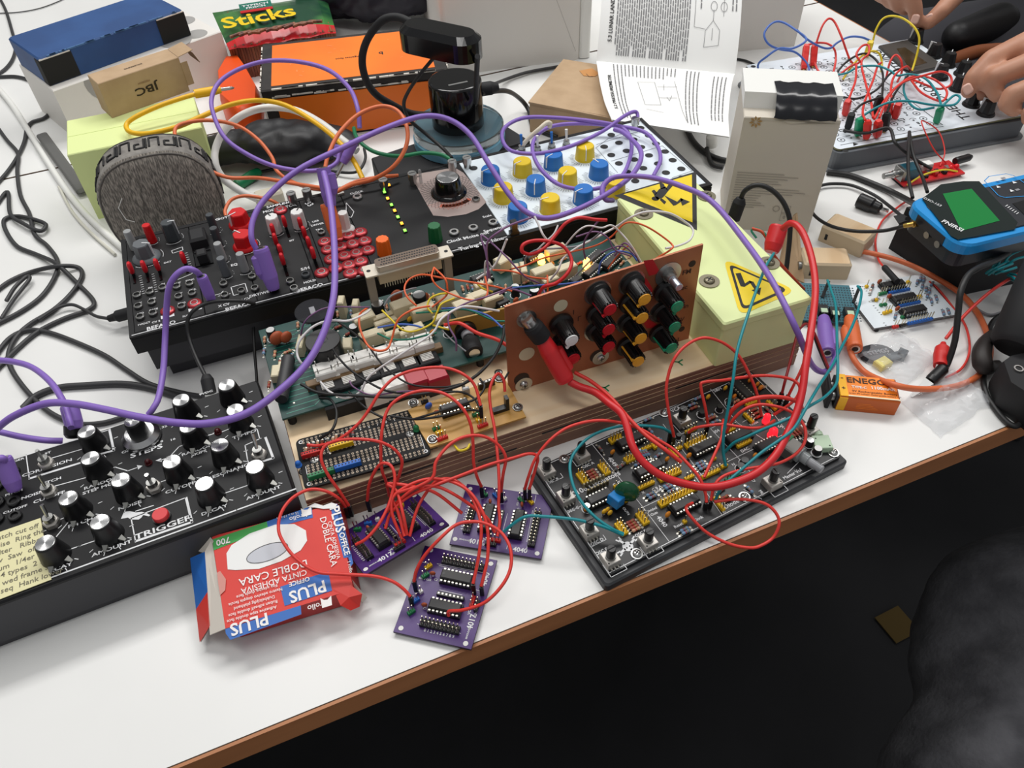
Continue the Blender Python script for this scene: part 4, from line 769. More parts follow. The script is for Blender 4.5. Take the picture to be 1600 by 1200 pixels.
inst('screw',SCREW(.0026,.0014),cp,on(840,605))
WASH=cached('washer',lambda b:(b.lathe([(.0102,0),(.0102,.0008)],SIL,28),))
CRD=mat('cap red',(196,24,40),.35); CYL=mat('cap amber',(236,170,50),.4); CGR=mat('cap green',(32,150,110),.4); CWH=mat('cap white',(235,235,235),.4)
def tknob(m,pos,ang,sk=1):
    X=on(*pos); k=inst('knob',cached('knob|tk%d'%sk,lambda b:(b.lathe([(.0088,.001),(.0088,.0035),(.0066,.0045),(.0060,.012),(.0052,.0195)],BP,24),[b.box(.0052,.0064,-.0006,.0006,.005,.019,BP,X=T(0,0,0,i*PI/8)) for i in range(16)])),cp,X@Matrix.Rotation(ang,4,'Z'))
    b=MB(); b.lathe([(.0048,.0196),(.0046,.0204),(.002,.0208)],m,18); b.ngon([(.0045*math.cos(a),.0045*math.sin(a)) for a in [i*.25 for i in range(-6,7)]]+[(-.0005,.0046)][:0],.0206,m); b.loft([[(-.001,.0035,z),(.001,.0035,z),(.0007,.0070,z),(-.0007,.0070,z)] for z in (.0186,.0206)],m); b.loft([[(-.0006,.0058,.003),(.0006,.0058,.003),(.0006,.0074,.003),(-.0006,.0074,.003)],[(-.0006,.0050,.0206),(.0006,.0050,.0206),(.0006,.0066,.0206),(-.0006,.0066,.0206)]],m)
    c=inst('knob_cap',b.mesh('knob_cap'),cp,X@Matrix.Rotation(ang,4,'Z'),m.name.replace('cap ','')+' knob cap')
    if sk: inst('washer',WASH,cp,X)
for m,tp,ang,sk in ((CRD,(954,485),2.3,1),(CRD,(952,516),2.6,0),(CRD,(952,543),2.6,1),(CYL,(1008,469),2.4,1),(CYL,(1004,498),1.3,0),(CYL,(1002,530),2.2,1),(CYL,(998,566),1.0,0),(CGR,(1059,480),2.9,0),(CGR,(1055,512),2.9,1),(CGR,(1050,545),1.6,0),(CWH,(894,533),2.6,0),(CRD,(897,562),2.6,1)):
    p=CF.px(tp[0],tp[1],.0205); e=CF.at((p.x,p.y,0)); tknob(m,tp+(.0205,),ang,sk)
X=on(1043.5,428); inst('washer',WASH,cp,X); k=inst('potentiometer',cached('bare_pot',lambda b:(b.lathe([(.0056,.0008),(.0056,.003)],STE,6),b.lathe([(.0036,.003),(.0036,.007)],SIL,16),b.lathe([(.003,.007),(.003,.016),(.0026,.0164)],mat('shaft alu',(190,200,212),.3,.9),16))),cp,X,'bare silver shaft without a knob')
inst('jack_socket',cached('big_jack',lambda b:(b.lathe([(.0072,0),(.0072,.0012)],SIL,28),b.lathe([(.0056,.0012),(.0056,.004)],STE,6),b.lathe([(.0045,.004),(.0045,.006)],SIL,18))),cp,on(822,497))
# loose wiring over the boards (parts of the rig)
fw=[(WW,.0007,[(501,597,.052),(515,612,.054),(540,622,.05),(563,612,.05),(580,585,.06),(640,545,.075),(676,520,.08),(690,498,.085),(715,482,.08),(735,479,.08),(780,486,.07)]),
(WW,.0007,[(484,574,.06),(470,566,.068),(464,550,.072),(470,530,.078),(490,510,.083),(515,501,.085),(545,501,.082),(570,490,.078),(578,484,.072)]),
(OW,.0007,[(574,481,.066),(562,492,.07),(563,515,.068),(575,540,.066),(590,548,.066),(605,545,.066),(612,530,.068),(622,500,.078),(645,484,.082),(672,478,.082)]),
(OW,.0006,[(651,478,.07),(637,465,.074),(632,450,.076),(640,436,.078),(660,429,.08),(690,434,.084),(730,440,.084),(770,447,.08),(800,455,.076)]),
(OW,.0006,[(678,418,.086),(675,435,.086),(690,452,.08),(730,468,.078),(755,466,.078),(762,455,.08),(758,432,.084)]),
(OW,.0006,[(678,418,.086),(695,435,.086),(699,450,.08),(697,462,.074),(675,480,.07)]),
(PW,.0005,[(470,524,.06),(475,505,.072),(490,490,.078),(515,480,.08),(560,480,.076),(577,480,.07)]),
(PW,.0006,[(713,548,.055),(712,530,.065),(702,510,.07),(703,490,.075),(730,473,.078),(765,462,.08),(800,448,.08)]),
(PW,.0006,[(761,440,.08),(762,420,.088),(759,395,.098),(752,372,.105),(757,370,.106),(790,400,.1),(820,432,.085),(845,445,.07),(855,470,.07)]),
(PW,.0007,[(765,435,.08),(761,405,.094),(762,378,.105),(780,362,.112),(797,352,.112),(830,340,.112)]),
(WW,.0006,[(757,442,.07),(759,408,.09),(770,420,.082)]),(WW,.0007,[(745,436,.075),(768,420,.082),(780,402,.09),(790,378,.1),(792,374,.104)]),
(YW,.0006,[(597,485,.066),(612,500,.066),(630,516,.066),(650,517,.066),(675,505,.068),(683,488,.074),(690,475,.078),(710,466,.078)]),
(YW,.0006,[(676,490,.072),(668,480,.075),(672,467,.078),(685,460,.08),(700,458,.078)]),(YW,.0006,[(676,508,.066),(690,512,.066),(702,515,.066)]),(YW,.0006,[(746,444,.08),(755,451,.078),(770,456,.076)]),
(GW,.0006,[(590,521,.06),(612,530,.06),(640,530,.06),(665,524,.062),(682,520,.064)]),(GW,.0006,[(650,489,.07),(690,486,.074),(730,484,.074),(770,500,.07),(790,502,.07)]),(BLW,.0006,[(590,512,.06),(620,507,.062),(645,508,.064),(660,512,.066)]),
(BLW,.0006,[(690,482,.074),(720,482,.074),(760,492,.072),(785,512,.068)]),(GYW,.0006,[(600,478,.066),(612,462,.072),(640,452,.072),(650,450,.07)]),(GYW,.0005,[(690,516,.062),(710,535,.06),(728,549,.058)]),
(RW,.0011,[(695,508,.068),(718,505,.074),(745,520,.07),(775,530,.066),(796,542,.062)]),
(RRU,.0011,[(842,460,.08),(850,448,.09),(870,442,.094),(888,425,.1),(893,405,.104),(880,385,.11),(858,377,.115),(835,376,.116),(818,382,.116),(816,393,.112),(830,397,.108),(850,388,.112),(870,365,.118),(885,348,.124),(905,340,.126),(930,343,.124),(948,344,.122)]),
(WW,.0006,[(840,390,.1),(850,380,.106),(865,366,.112),(872,352,.116)]),(WW,.0007,[(857,378,.106),(848,366,.112),(842,352,.116),(835,338,.12)]),(WW,.0007,[(860,437,.07),(872,422,.08),(880,404,.086),(900,388,.092),(930,372,.096),(960,356,.1),(985,340,.112),(1010,331,.116),(1045,333,.112),(1072,348,.1),(1083,360,.096),(1078,375,.094),(1060,384,.096),(1040,388,.1)]),
(WW,.0006,[(880,388,.096),(900,364,.11),(918,353,.114),(940,356,.112),(955,352,.112),(968,362,.104),(985,382,.096),(1002,410,.08)]),
(OW,.0006,[(800,420,.07),(820,415,.078),(850,403,.084),(890,394,.09),(930,384,.092),(955,370,.098),(975,350,.11),(992,348,.112),(1010,354,.11),(1030,366,.104),(1050,382,.098),(1048,390,.098),(1025,404,.09)]),
(OW,.0006,[(770,422,.076),(800,424,.078),(830,433,.076),(855,436,.074)]),(GYW,.0006,[(820,415,.07),(822,402,.08),(840,390,.088),(870,388,.09),(905,384,.092),(925,374,.096),(940,362,.104)]),
(PW,.0006,[(915,405,.08),(912,390,.09),(914,375,.1),(925,358,.11),(935,345,.118)]),(PW,.0005,[(900,370,.1),(930,362,.104),(950,372,.1),(960,390,.092),(985,400,.086)]),(PW,.0005,[(940,395,.08),(955,388,.086),(975,385,.088),(995,402,.082)]),
(BLW,.0006,[(935,428,.07),(940,408,.08),(960,393,.086),(985,396,.084),(996,408,.08)]),(BLW,.0006,[(800,450,.07),(840,446,.072),(880,444,.072),(910,440,.07)]),(OW,.0005,[(950,420,.07),(965,400,.08),(985,384,.088),(1000,406,.08)]),(PW,.0006,[(960,400,.08),(975,380,.09),(990,392,.09),(1000,412,.078)]),
(GW,.0006,[(800,448,.068),(830,450,.07),(850,446,.07)]),(PW,.0006,[(780,460,.07),(800,452,.074),(830,462,.07)]),(GYW,.0006,[(900,430,.07),(915,415,.08),(930,400,.086)]),(OW,.0006,[(855,470,.07),(856,448,.082),(855,430,.086)]),
(BW,.0006,[(527,502,.06),(555,522,.064),(575,540,.064),(600,572,.058),(640,600,.05),(690,605,.046),(720,600,.046)]),(BW,.0007,[(520,545,.066),(530,560,.066),(550,580,.06),(590,605,.054),(617,613,.05),(660,617,.046),(715,612,.046),(740,622,.045),(751,640,.044)]),(BW,.0009,[(470,600,.056),(500,614,.054),(560,618,.052),(620,620,.05),(700,608,.05),(740,590,.055),(770,560,.062),(785,530,.07),(788,510,.074)]),
(BW,.0008,[(500,622,.046),(517,625,.05),(526,645,.05),(520,670,.048),(500,685,.042)]),(BW,.0007,[(647,655,.046),(680,645,.05),(720,632,.05),(745,622,.05),(757,605,.05),(750,592,.05)]),(BW,.0007,[(610,650,.046),(650,655,.046),(690,650,.05),(730,641,.048),(750,642,.046)]),(BW,.0007,[(545,612,.05),(575,640,.046),(610,658,.044)]),(PW,.0005,[(546,595,.056),(553,605,.054),(580,617,.05),(625,612,.05),(650,611,.05)]),(BW,.0006,[(795,555,.06),(797,575,.055),(785,598,.05)])]
for m,r,p in fw:
    b=MB(); b.tube([G.I@q for q in spline(pts(p),6)],r*1.25,m,6); inst('wire',b.mesh('wire'),t,Matrix(),m.name)
# ================================================================ lime enclosure on the right end of the base
LP=mat('lime enclosure',(224,234,172),.5,var=(218,230,164),vs=(10,10,10))
F=FR(.1523,.4054,ZB,.3329); w,l,h=.0744,.1725,.0442; e=thing('enclosure','pale lime plastic enclosure with yellow electric warning triangles, on the plywood base','enclosure',F.M)
b=MB(); b.box(.0006,w-.0006,.0006,l-.0006,.0003,h-.007,LP,c=.0006,r=.002); b.build('enclosure_body',e)
b=MB(); b.box(0,w,0,l,h-.0066,h,LP,c=.0012,r=.002); b.build('lid',e)
WY=mat('warning yellow',(236,206,12),.45); Zl=h+.0002
b=MB(); q=[F.px(x,y,h)[:2] for x,y in ((960,306),(1088,268),(1089,360))]; b.ngon(q,Zl,BLK); q=[F.px(x,y,h)[:2] for x,y in ((974,304),(1081,273),(1082,348))]; b.ngon(q,Zl+.0001,WY)
def pl2(pp,m,z): b.ngon([F.px(x,y,h)[:2] for x,y in pp],z,m)
for pp in (((1022,306),(1030,296),(1040,292),(1044,299),(1036,309),(1027,313)),((1032,296),(1030,285),(1037,288),(1040,295)),((1040,296),(1047,285),(1051,291),(1044,299)),((1023,306),(1018,299),(1022,297),(1027,302)),((1033,310),(1041,316),(1038,320),(1031,313))): pl2(pp,BLK,Zl+.0003)
p=F.px(1024,311,h); b.disc(p.x,p.y,.0032,Zl+.0003,BLK,12)
for pp in (((1038,306),(1058,316),(1052,322)),((1052,322),(1064,310),(1068,313),(1056,321)),((1063,310),(1078,316),(1066,322),(1064,317))): pl2(pp,BLK,Zl+.0003)
b.build('warning_sticker',e)['label']='triangle showing a falling figure struck by a bolt'
b=MB()
def rtri(c,k,m,z): 
    m0=V((sum(p[0] for p in c)/3,sum(p[1] for p in c)/3)); out=[]
    for i in range(3):
        p=V(c[i]);a_=V(c[i-1]);n_=V(c[(i+1)%3])
        u=(a_-p).normalized();v=(n_-p).normalized()
        for s_ in (0,.25,.5,.75,1): out.append(p+ (u*(1-s_)**2+v*s_**2)*.010*k/1.0)
    out=[m0+(o-m0)*k for o in out]; b.ngon([tuple(o) for o in out],z,m)
c3=[tuple(F.px(x,y,h)[:2]) for x,y in ((1130,404),(1245,454),(1156,494))]
rtri(c3,1,WY,Zl); rtri(c3,.82,BLK,Zl+.0001); rtri(c3,.70,WY,Zl+.0002)
for pp in (((1149,428),(1157,427),(1164,444),(1157,448)),((1157,448),(1171,439),(1176,441),(1163,449)),((1170,440),(1177,441),(1186,456),(1182,458)),((1174,454),(1189,450),(1187,462))): pl2(pp,BLK,Zl+.0003)
b.build('warning_sticker',e)['label']='rounded triangle with a lightning bolt'
for x,y in ((1005.7,335),(1104,307),(1108,440),(1202,411.6)): p=F.px(x,y,h); inst('screw',SCREW(.0042,.002,.0078,mat('dull nickel',(128,122,104),.4,.7)),e,T(p.x,p.y,h,.6))
# ================================================================ black oscillator board in front right
H=.010; F=FR(.0561,.2477,0,.4586); W,L0=.195,.0971
t=thing('oscillator_board','black oscillator circuit board with yellow pin headers on a dark plinth, near the table edge','circuit board',F.M)
b=MB(); b.prism(rrect(-.0045,W+.0045,-.0045,L0-.0008,.003),0,.0070,mat('plinth charcoal',(52,53,56),.55),c=.0012); b.build('plinth',t)
b=MB(); b.prism(rrect(0,W,0,L0,.0012),.0070,H,mat('board near black',(22,23,26),.4),c=.0002); Z=H+.0002
def at(x,y,w=H): return F.px(x,y,w)
def LN(p,w=.0004,cl=False): b.line([at(*q) for q in p],w,Z,INK,cl)
def TX(s,x,y,sz,a=0): q=at(x,y); b.text(s,q.x,q.y,Z,sz,INK,a)
b.line([(.0015,.0015),(W-.0015,.0015),(W-.0015,L0-.0015),(.0015,L0-.0015)],.0005,Z,INK,True)
for p in (((924,693),(1004,792),(1046,847)),((1004,793),(1032,780),(1087,752)),((1110,608),(1152,661),(1197,689)),((1110,670),(1152,714),(1178,745)),((1087,746),(1129,806)),((1091,744),(1120,730),(1152,714),(1190,696)),((1110,670),(1140,655)),((1036,663),(1098,745)),((1160,660),(1190,643),(1213,680)),((1204,640),(1230,676),(1214,684)),((1000,735),(1012,728)),((1232,700),(1250,720),(1230,740)),((1162,765),(1190,780))): LN(p)
for x,y in ((864,745),(908,718),(893,789),(930,842),(962,888),(1020,860),(1070,668),(1215,765),(1262,680)):
    q=at(x,y); b.line([(q.x-.006,q.y+.006),(q.x-.006,q.y-.004),(q.x+.006,q.y-.004),(q.x+.006,q.y)],.0004,Z,INK)
for s,x,y,z,a in (('40106 Oscillators',929,757,.0058,0),('4049',957,722,.0046,-PI/2),('4040',1034,815,.0046,-PI/2),('OSC B',864,752,.0032,0),('OSC A',919,727,.0032,0),('OSC C',895,797,.0032,0),('OSC D',933,847,.0032,0),('OSC F',1001,834,.0032,0),('OSC E',940,862,.0032,0),('Divided',1018,797,.0027,0),('Outs',1022,803,.0027,0),('Diode OR',1150,784,.0048,0),('in',1131,800,.003,0),('Reset',1060,821,.003,0),('VCA',1056,640,.0042,0),('S&H',1121,609,.004,0),('Select',1030,766,.003,0),('A',949,693,.003,0),('C',963,692,.003,0),('B',974,723,.003,0),('1 2 3 4',990,721,.003,0),('X',1005,770,.003,0),('C B A',1026,763,.003,0),('Out',1085,678,.003,0),('Clock',1091,811,.003,0),('OUT',964,756,.003,0),('DAC',1164,703,.0034,0),('N',1146,726,.003,0),('Noise',1178,662,.003,0),('Delay',1222,655,.0028,0),('LPF',1220,667,.003,-.9),('404 ',1120,674,.0036,0),('Master Vol',1238,741,.0036,0),('Q',1177,751,.003,0),('OUT4',978,799,.0026,-PI/2),('Ins',905,745,.0026,-PI/2),('Mix',1190,770,.003,-PI/2)): TX(s,x,y,z,a)
# round logo of a face with spanners
c=at(981,854); b.disc(c.x,c.y,.0036,Z,INK,18); b.disc(c.x-.0012,c.y-.0006,.0006,Z+.0001,BLK,8); b.disc(c.x+.0012,c.y-.0004,.0006,Z+.0001,BLK,8)
for a in (.35,1.9,3.4,5.0):
    d=V((math.cos(a),math.sin(a))); b.line([(c.x+d.x*.003,c.y+d.y*.003),(c.x+d.x*.0068,c.y+d.y*.0068)],.0016,Z,INK); n=V((-d.y,d.x))
    for s_ in (1,-1): b.line([(c.x+d.x*.0064+n.x*s_*.001,c.y+d.y*.0064+n.y*s_*.001),(c.x+d.x*.0086+n.x*s_*.0014,c.y+d.y*.0086+n.y*s_*.0014)],.001,Z,INK)
for x,y in ((917,795),(1096,648),(1140,628),(1276,707)): q=at(x,y); b.ring(q.x,q.y,.0035,.0039,Z,INK)
bd=b.build('circuit_board',t)
POTM=cached('potentiometer',POT); SHM=cached('shaft',SHAFT)
for x,y,a in ((854,731,0),(908,706,0),(884,772,0),(921,825,0),(954,869,0),(1013,842,0),(1066,651,0),(1266,667,0),(1208,749,PI/2)):
    q=at(x,y,H+.0068); o=inst('potentiometer',POTM,t,T(q.x,q.y,H,a)); inst('shaft',SHM,o,Matrix.Translation((0,0,-.001 if y!=667 else .002)))
for x,y,n,a in ((937,774,14,0),(986,684,16,0),(1015,729,16,0),(1071,784,16,0),(1101,694,16,0),(1155,678,16,0),(1201,691,14,0),(1159,605,16,PI/2)):
    q=at(x,y,H+.0062); inst('chip',DIP(n),t,T(q.x,q.y,H,a+PI*0))
V9=PI/2
for x,y,n,r,a,m in ((962,685,4,2,0,YEL),(910,746,4,2,V9,YEL),(944,732,4,2,V9,YEL),(986,715,4,2,0,YEL),(1010,699,3,1,0,YEL),(1022,696,2,1,V9,YEL),(1053,707,4,1,V9,YEL),(1046,741,7,2,0,YEL),(1010,757,5,1,0,YEL),(1077,745,3,1,0,YEL),(1059,774,12,2,0,YEL),(1004,809,4,2,V9,YEL),(971,825,4,2,V9,YEL),(1070,814,1,1,0,YEL),(970,770,6,1,V9,YEL),(1087,690,7,2,0,YEL),(1061,699,2,1,0,YEL),(1080,671,4,1,0,YEL),(1116,715,1,1,0,YEL),(1111,739,6,1,0,YEL),(1132,727,2,1,0,YEL),(1142,671,3,1,0,YEL),(1163,692,5,1,0,YEL),(1170,652,4,1,V9,YEL),(1174,629,4,1,0,YEL),(1206,632,4,1,V9,YEL),(1145,745,5,1,0,GRH),(1126,790,3,1,V9,YEL),(1120,777,2,1,0,YEL)):
    q=at(x,y,H+.002); inst('pin_header',HDR(n,r,m),t,T(q.x,q.y,H,a))
for x,y,a,m in ((1016,772,0,RB),(1020,776,0,RB),(1045,761,0,RB),(1049,766,0,RB),(1042,758,0,RB),(1093,723,0,RB),(1096,727,0,RB),(1099,731,0,RB),(1069,827,0,RB),(1072,831,0,RB),(1112,653,0,RRD),(1117,659,0,RB),(1109,650,0,RB),(1090,622,0,RB),(1081,632,0,RB),(1084,637,0,RRD),(938,701,V9,RGY),(1027,712,.2,RB),(1003,709,V9,RB),(1007,708,V9,RB),(1011,707,V9,RB),(997,725,0,RB),(922,736,0,RRD),(925,740,0,RRD),(928,744,0,RRD),(930,748,0,RBR),(985,815,0,RRD),(988,819,0,RRD),(991,823,0,RRD),(994,827,0,RBR),(1178,640,0,RRD),(1182,645,0,RRD),(1186,650,0,RRD),(1012,655,0,RB),(1016,672,V9,RB),(965,730,.3,RGY),(972,727,.3,RGY),(1172,765,V9,RB),(1132,777,0,RRD),(1137,781,0,RRD),(1190,606,0,RBR),(1143,624,0,RBR),(1150,627,0,RBR),(1238,678,V9,RRD),(1243,676,V9,RRD),(1248,674,V9,RRD),(1128,765,.2,RGY),(1200,640,V9,RGY),(1035,690,V9,RB)):
    q=at(x,y,H+.0015); inst('resistor',RES(m),t,T(q.x,q.y,H,a))
for x,y,m,r in ((957,708,CAPO,.0022),(1043,806,CAPO,.0025),(1133,608,CAPY,.0022),(1147,621,CAPO,.0022),(1106,622,CAPY,.0023),(1076,714,CAPO,.0025),(1042,719,CAPO,.0022),(1179,713,CAPO,.0022),(1198,723,CAPY,.0025),(1181,738,CAPO,.0022),(1183,602,CAPO,.0022),(1188,608,CAPO,.0026),(1171,596,CAPO,.0022),(916,797,CAPO,.0022),(949,798,CAPY,.0022),(944,801,CAPY,.0022),(953,803,CAPY,.0022)):
    q=at(x,y,H+.002); inst('capacitor',DISCCAP(m,r),t,T(q.x,q.y,H,.2))
for x,y,r,h_,tp in ((1276,707,.003,.006,W_),(1264,694,.0028,.006,SIL),(1096,648,.0026,.005,BP),(1124,640,.0024,.005,BP),(917,795,.0024,.005,SIL),(1140,630,.0026,.005,BP),(1010,668,.0022,.004,BP),(1163,722,.003,.004,BP),(1157,731,.003,.004,BP),(1060,683,.002,.004,BP)):
    q=at(x,y,H+.001); inst('electrolytic_capacitor',ELCAP(r,h_,tp),t,T(q.x,q.y,H))
GM=mat('mylar green',(24,84,52),.2); BF=mat('film blue',(26,128,200),.4)
q=at(960,786,H+.006); inst('capacitor',cached('capacitor|bluebox',lambda b:b.box(-.0038,.0038,-.0045,.0045,.005,.013,BF,c=.0004,X=Matrix.Rotation(.15,4,'Y'))),t,T(q.x,q.y,H,.3),'sky blue box capacitor')
q=at(979,772,H+.010); inst('capacitor',cached('capacitor|greendrop',lambda b:(b.loft([sup(r,z,2.4,20,.55) if 0 else [(x*1,y*.5,z) for x,y in circ(r,20)] for r,z in ((.0032,.003),(.0070,.0045),(.0086,.009),(.0080,.014),(.0054,.0185),(.0026,.0206),(.0003,.0210))],GM,True,split=False),b.box(-.0006,.0012,-.0034,-.0028,.008,.011,INK))),t,T(q.x,q.y,H+.002,-.7),'large dark green capacitor')
# extra bare sockets beside the first chip
q=at(931,759,H); inst('socket_header',cached('socket_header|turn',lambda b:[b.lathe([(.0011,0),(.001,.004),(.0006,.0045)],mat('pin dull',(150,140,110),.4,.8),10,T(-.011+i*.0026,(j-.5)*.0055)) for i in range(7) for j in range(2)]),t,T(q.x+.003,q.y,H,.0))
LR=mat('led red lit',(255,40,50),.2,emit=3.5,ecol=(255,20,30))
for x,y,r in ((1199,651,.0024),(1209,673,.0031)): q=at(x,y,H+.006); inst('led',LEDM(LR,r,.009),t,T(q.x,q.y,H),'lit red lamp')
for x,y in ((882,718),(995,866),(1038,646),(1302,708),(1163,777)): q=at(x,y,H); inst('screw',SCREW(.003,.0018,.0040,SIL),t,T(q.x,q.y,H,.4))
q=at(1285,690,H+.005); MINT=mat('jack mint',(190,214,184),.4)
inst('audio_jack',cached('audio_jack|mint',lambda b:(b.box(-.0062,.0062,-.006,.006,0,.0052,MINT,c=.0004),b.lathe([(.0034,.006),(.0034,.0095)],MINT,18,Matrix.Translation((0,0,.0026))@Matrix.Rotation(-PI/2,4,'X')@Matrix.Rotation(.0,4,'Y')),[b.disc(x,y,.0006,.0053,BM,8) for x,y in ((-.004,-.004),(.004,-.004),(-.004,.003))])),t,T(q.x,q.y,H,-.45),'mint green jack socket')
q=at(1236,701,H+.005); SMO=mat('clear grey plastic',(150,156,158),.2,alpha=.8)
o=inst('volume_potentiometer',cached('volume_potentiometer',lambda b:(b.box(-.006,.006,-.0065,.0065,0,.0095,mat('pot grey',(118,116,112),.4,.4),c=.0008),b.box(-.0065,-.0035,-.0068,.0068,.002,.0102,GRH),b.lathe([(.006,.006),(.006,.0085),(.0042,.009),(.0042,.0145)],SMO,20,Matrix.Translation((0,0,.0052))@Matrix.Rotation(PI/2,4,'Y')))),t,T(q.x,q.y,H,-1.35))
inst('shaft',cached('shaft|clear',lambda b:b.lathe([(.003,.0145),(.003,.025),(.0026,.0255)],mat('shaft grey',(150,152,156),.3),16,Matrix.Translation((0,0,.0052))@Matrix.Rotation(PI/2,4,'Y'))),o,Matrix())
# ================================================================ three purple boards
PB=mat('board purple',(70,34,112),.38,var=(62,28,102),vs=(20,20,20)); PBE=mat('board edge',(54,40,66),.6)
P3=FR(-.0793,.2193,0,-.2721)
def purple(M,label,zoff=.0):
    t=thing('counter_board',label,'circuit board',M,'purple counter boards'); w,l,h=.05,.0624,.0036
    b=MB(); b.box(0,w,0,l,h-.0016,h,PBE,mtop=PB,c=.0001)
    Zt=h+.0002
    def q3(x,y,w_=h): return P3.px(x,y,w_)
    for x,y in ((673,860),(767,881),(626.5,981.6),(727.6,1005.6)): p=q3(x,y); b.disc(p.x,p.y,.0016,Zt,mat('hole pale',(225,225,220),.6),14); None
    def tx(s,x,y,sz,a=PI/2): p=q3(x,y); b.text(s,p.x,p.y,Zt,sz,INK,a)
    tx('4017',737,972,.0052); tx('4040',759,905,.0048); tx('GND',744,958,.0024); tx('VCC',734,955,.0024); tx('11 10 9 8 7 6 5 4 3 2 1',715,897.5,.002,0); tx('RESET CLK',664,905,.0018,0); tx('CP IN',643,955,.0018,0); tx('SINGULAR',731,990,.0016,PI/2); tx('0 1 2 3 4 5 6 7 8 9',686,990,.0026,0); tx('C2',681,906,.002,0); tx('C1',664,951,.002,0)
    for (x0,y0),(x1,y1) in (((683,881),(760,896)),((686,884),(745,895)),((652,975),(720,990)),((687,922),(722,930)),((687,931),(720,940)),((657,878),(672,881)),((744,922),(755,925))): a_,c_=q3(x0,y0),q3(x1,y1); b.line([a_,c_],.0003,Zt,INK)
    b.build('circuit_board',t)
    def pt(name,me,x,y,a=0,hh=.003,lab=None): p=q3(x,y,h+hh); return inst(name,me,t,T(p.x,p.y,h,a),lab)
    pt('pin_header',HDR(11,2,BP,.0075),723,879,0,.003); pt('chip',DIP(16),713,900,0,.006); pt('socket_header',FEM(7,1,.003),703.5,930,0,.003); pt('chip',DIP(16),695,946,0,.006); pt('pin_header',HDR(10,2,BP,.0075),687,977,0,.003)
    pt('pin_header',HDR(2,1,YEL),669,883,.9); pt('pin_header',HDR(2,1,GRH),664,897,.9); pt('capacitor',DISCCAP(CAPB,.002),676,896,.2); pt('pin_header',HDR(1,1,W_),657,922,.9); pt('pin_header',HDR(2,1,BLH),649,936,.9); pt('pin_header',HDR(2,1,GRH),642,954,.9); pt('capacitor',DISCCAP(CAPB,.002),663,945,.2)
    pt('pin_header',HDR(3,1,REH),738,938,PI/2); pt('pin_header',HDR(3,1,BP),745,945,PI/2,.003)
    return t
purple(P3.M,'purple counter board lying alone nearest the table edge')
purple(basis(P(730.4,760.5,0),P(703,854,0)-P(730.4,760.5,0),P(866,784,0)-P(730.4,760.5,0)),'purple counter board touching the black oscillator board, green wire plugged in')
A,B=P(572,904,.0195),P(700,826,.0195); Y=(B-A).normalized(); N_=V((-Y.y,Y.x,0)); tl=.33
Xd=(N_*-math.cos(tl)+V((0,0,1))*math.sin(tl)); O=A-Xd*.05-V((0,0,.001)); PU1=purple(basis(O,Xd,Y),'purple counter board tilted between the red tape box and the plywood base')
# ================================================================ red and blue tape box
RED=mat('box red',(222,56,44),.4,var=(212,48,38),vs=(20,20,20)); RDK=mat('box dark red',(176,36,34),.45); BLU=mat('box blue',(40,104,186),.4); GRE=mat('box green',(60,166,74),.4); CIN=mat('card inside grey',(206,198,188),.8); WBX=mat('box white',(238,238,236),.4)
TL,TR,BR_,BL=P(331,838,.031),P(527,787,.030),P(552,921,.0205),P(352,982,.0205); z=0
TB_=Fr(basis(BL,BR_-BL,TL-BL)); t=thing('tape_box','crushed red and blue cardboard box for double sided tape, front of the table','box',TB_.M)
q=[TB_.I@p for p in (BL,BR_,TR,TL)]
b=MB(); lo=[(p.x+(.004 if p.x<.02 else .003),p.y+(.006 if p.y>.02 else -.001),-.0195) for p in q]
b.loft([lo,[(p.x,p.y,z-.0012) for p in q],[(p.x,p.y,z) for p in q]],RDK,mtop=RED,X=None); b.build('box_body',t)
def bp(pp,m,k=0): b.ngon([TB_.px(x,y,z)[:2] for x,y in pp],z+.0002+k*.0001,m)
b=MB()
bp(((332,843),(417,815),(419,827),(334,860)),GRE); bp(((417,815),(487,791),(489,809),(419,827)),BLU)
bp(((356,890),(354,865),(362,852),(390,834),(430,820),(460,819),(478,829),(480,845),(470,860),(440,877),(405,889),(368,891)),WBX,1)
el=[(418+33*math.cos(a)*.98+0*math.sin(a),864+13*math.sin(a)-10*math.cos(a)) for a in [i*2*PI/28 for i in range(28)]]; bp(el,mat('tape core grey',(196,198,206),.5),2); b.line([TB_.px(x,y,z) for x,y in el],.0003,z+.0006,BLK,True)
bp(((438,917),(513,893),(519,923),(445,947)),BLU,1); bp(((515,788),(527,787),(550,870),(537,872)),BLU); bp(((352,983),(353,990),(360,1000),(471,960),(470,946)),BLU); bp(((524,790),(530,790),(552,880),(548,886)),BLU,0)
wi=mat('box lettering',(244,240,238),.5)
def bt(s,x,y,sz,a,dx=0): 
    p=TB_.px(x,y,z); b.text(s,p.x,p.y,z+.0007,sz,wi,a,dx>=0)
yaw_=math.atan2((q[1]-q[0]).y,(q[1]-q[0]).x)
bt('DOBLE CARA',428,895,.0070,PI,-1); bt('CINTA ADHESIVA',429,909,.0051,PI,-1); bt('PLUS',481,924,.0105,PI+.04); bt('OFFICE',468,909,.0040,PI); bt('700',349,846,.0058,PI)
for i,s in enumerate(('Fita adesiva dupla face','Nastro adesivo doppia faccia','Dubbelzijdig plakband','Ruban adhesif double face','Adhesive tape double face')): bt(s,402-i*2,924+i*9,.0028,PI,-1)
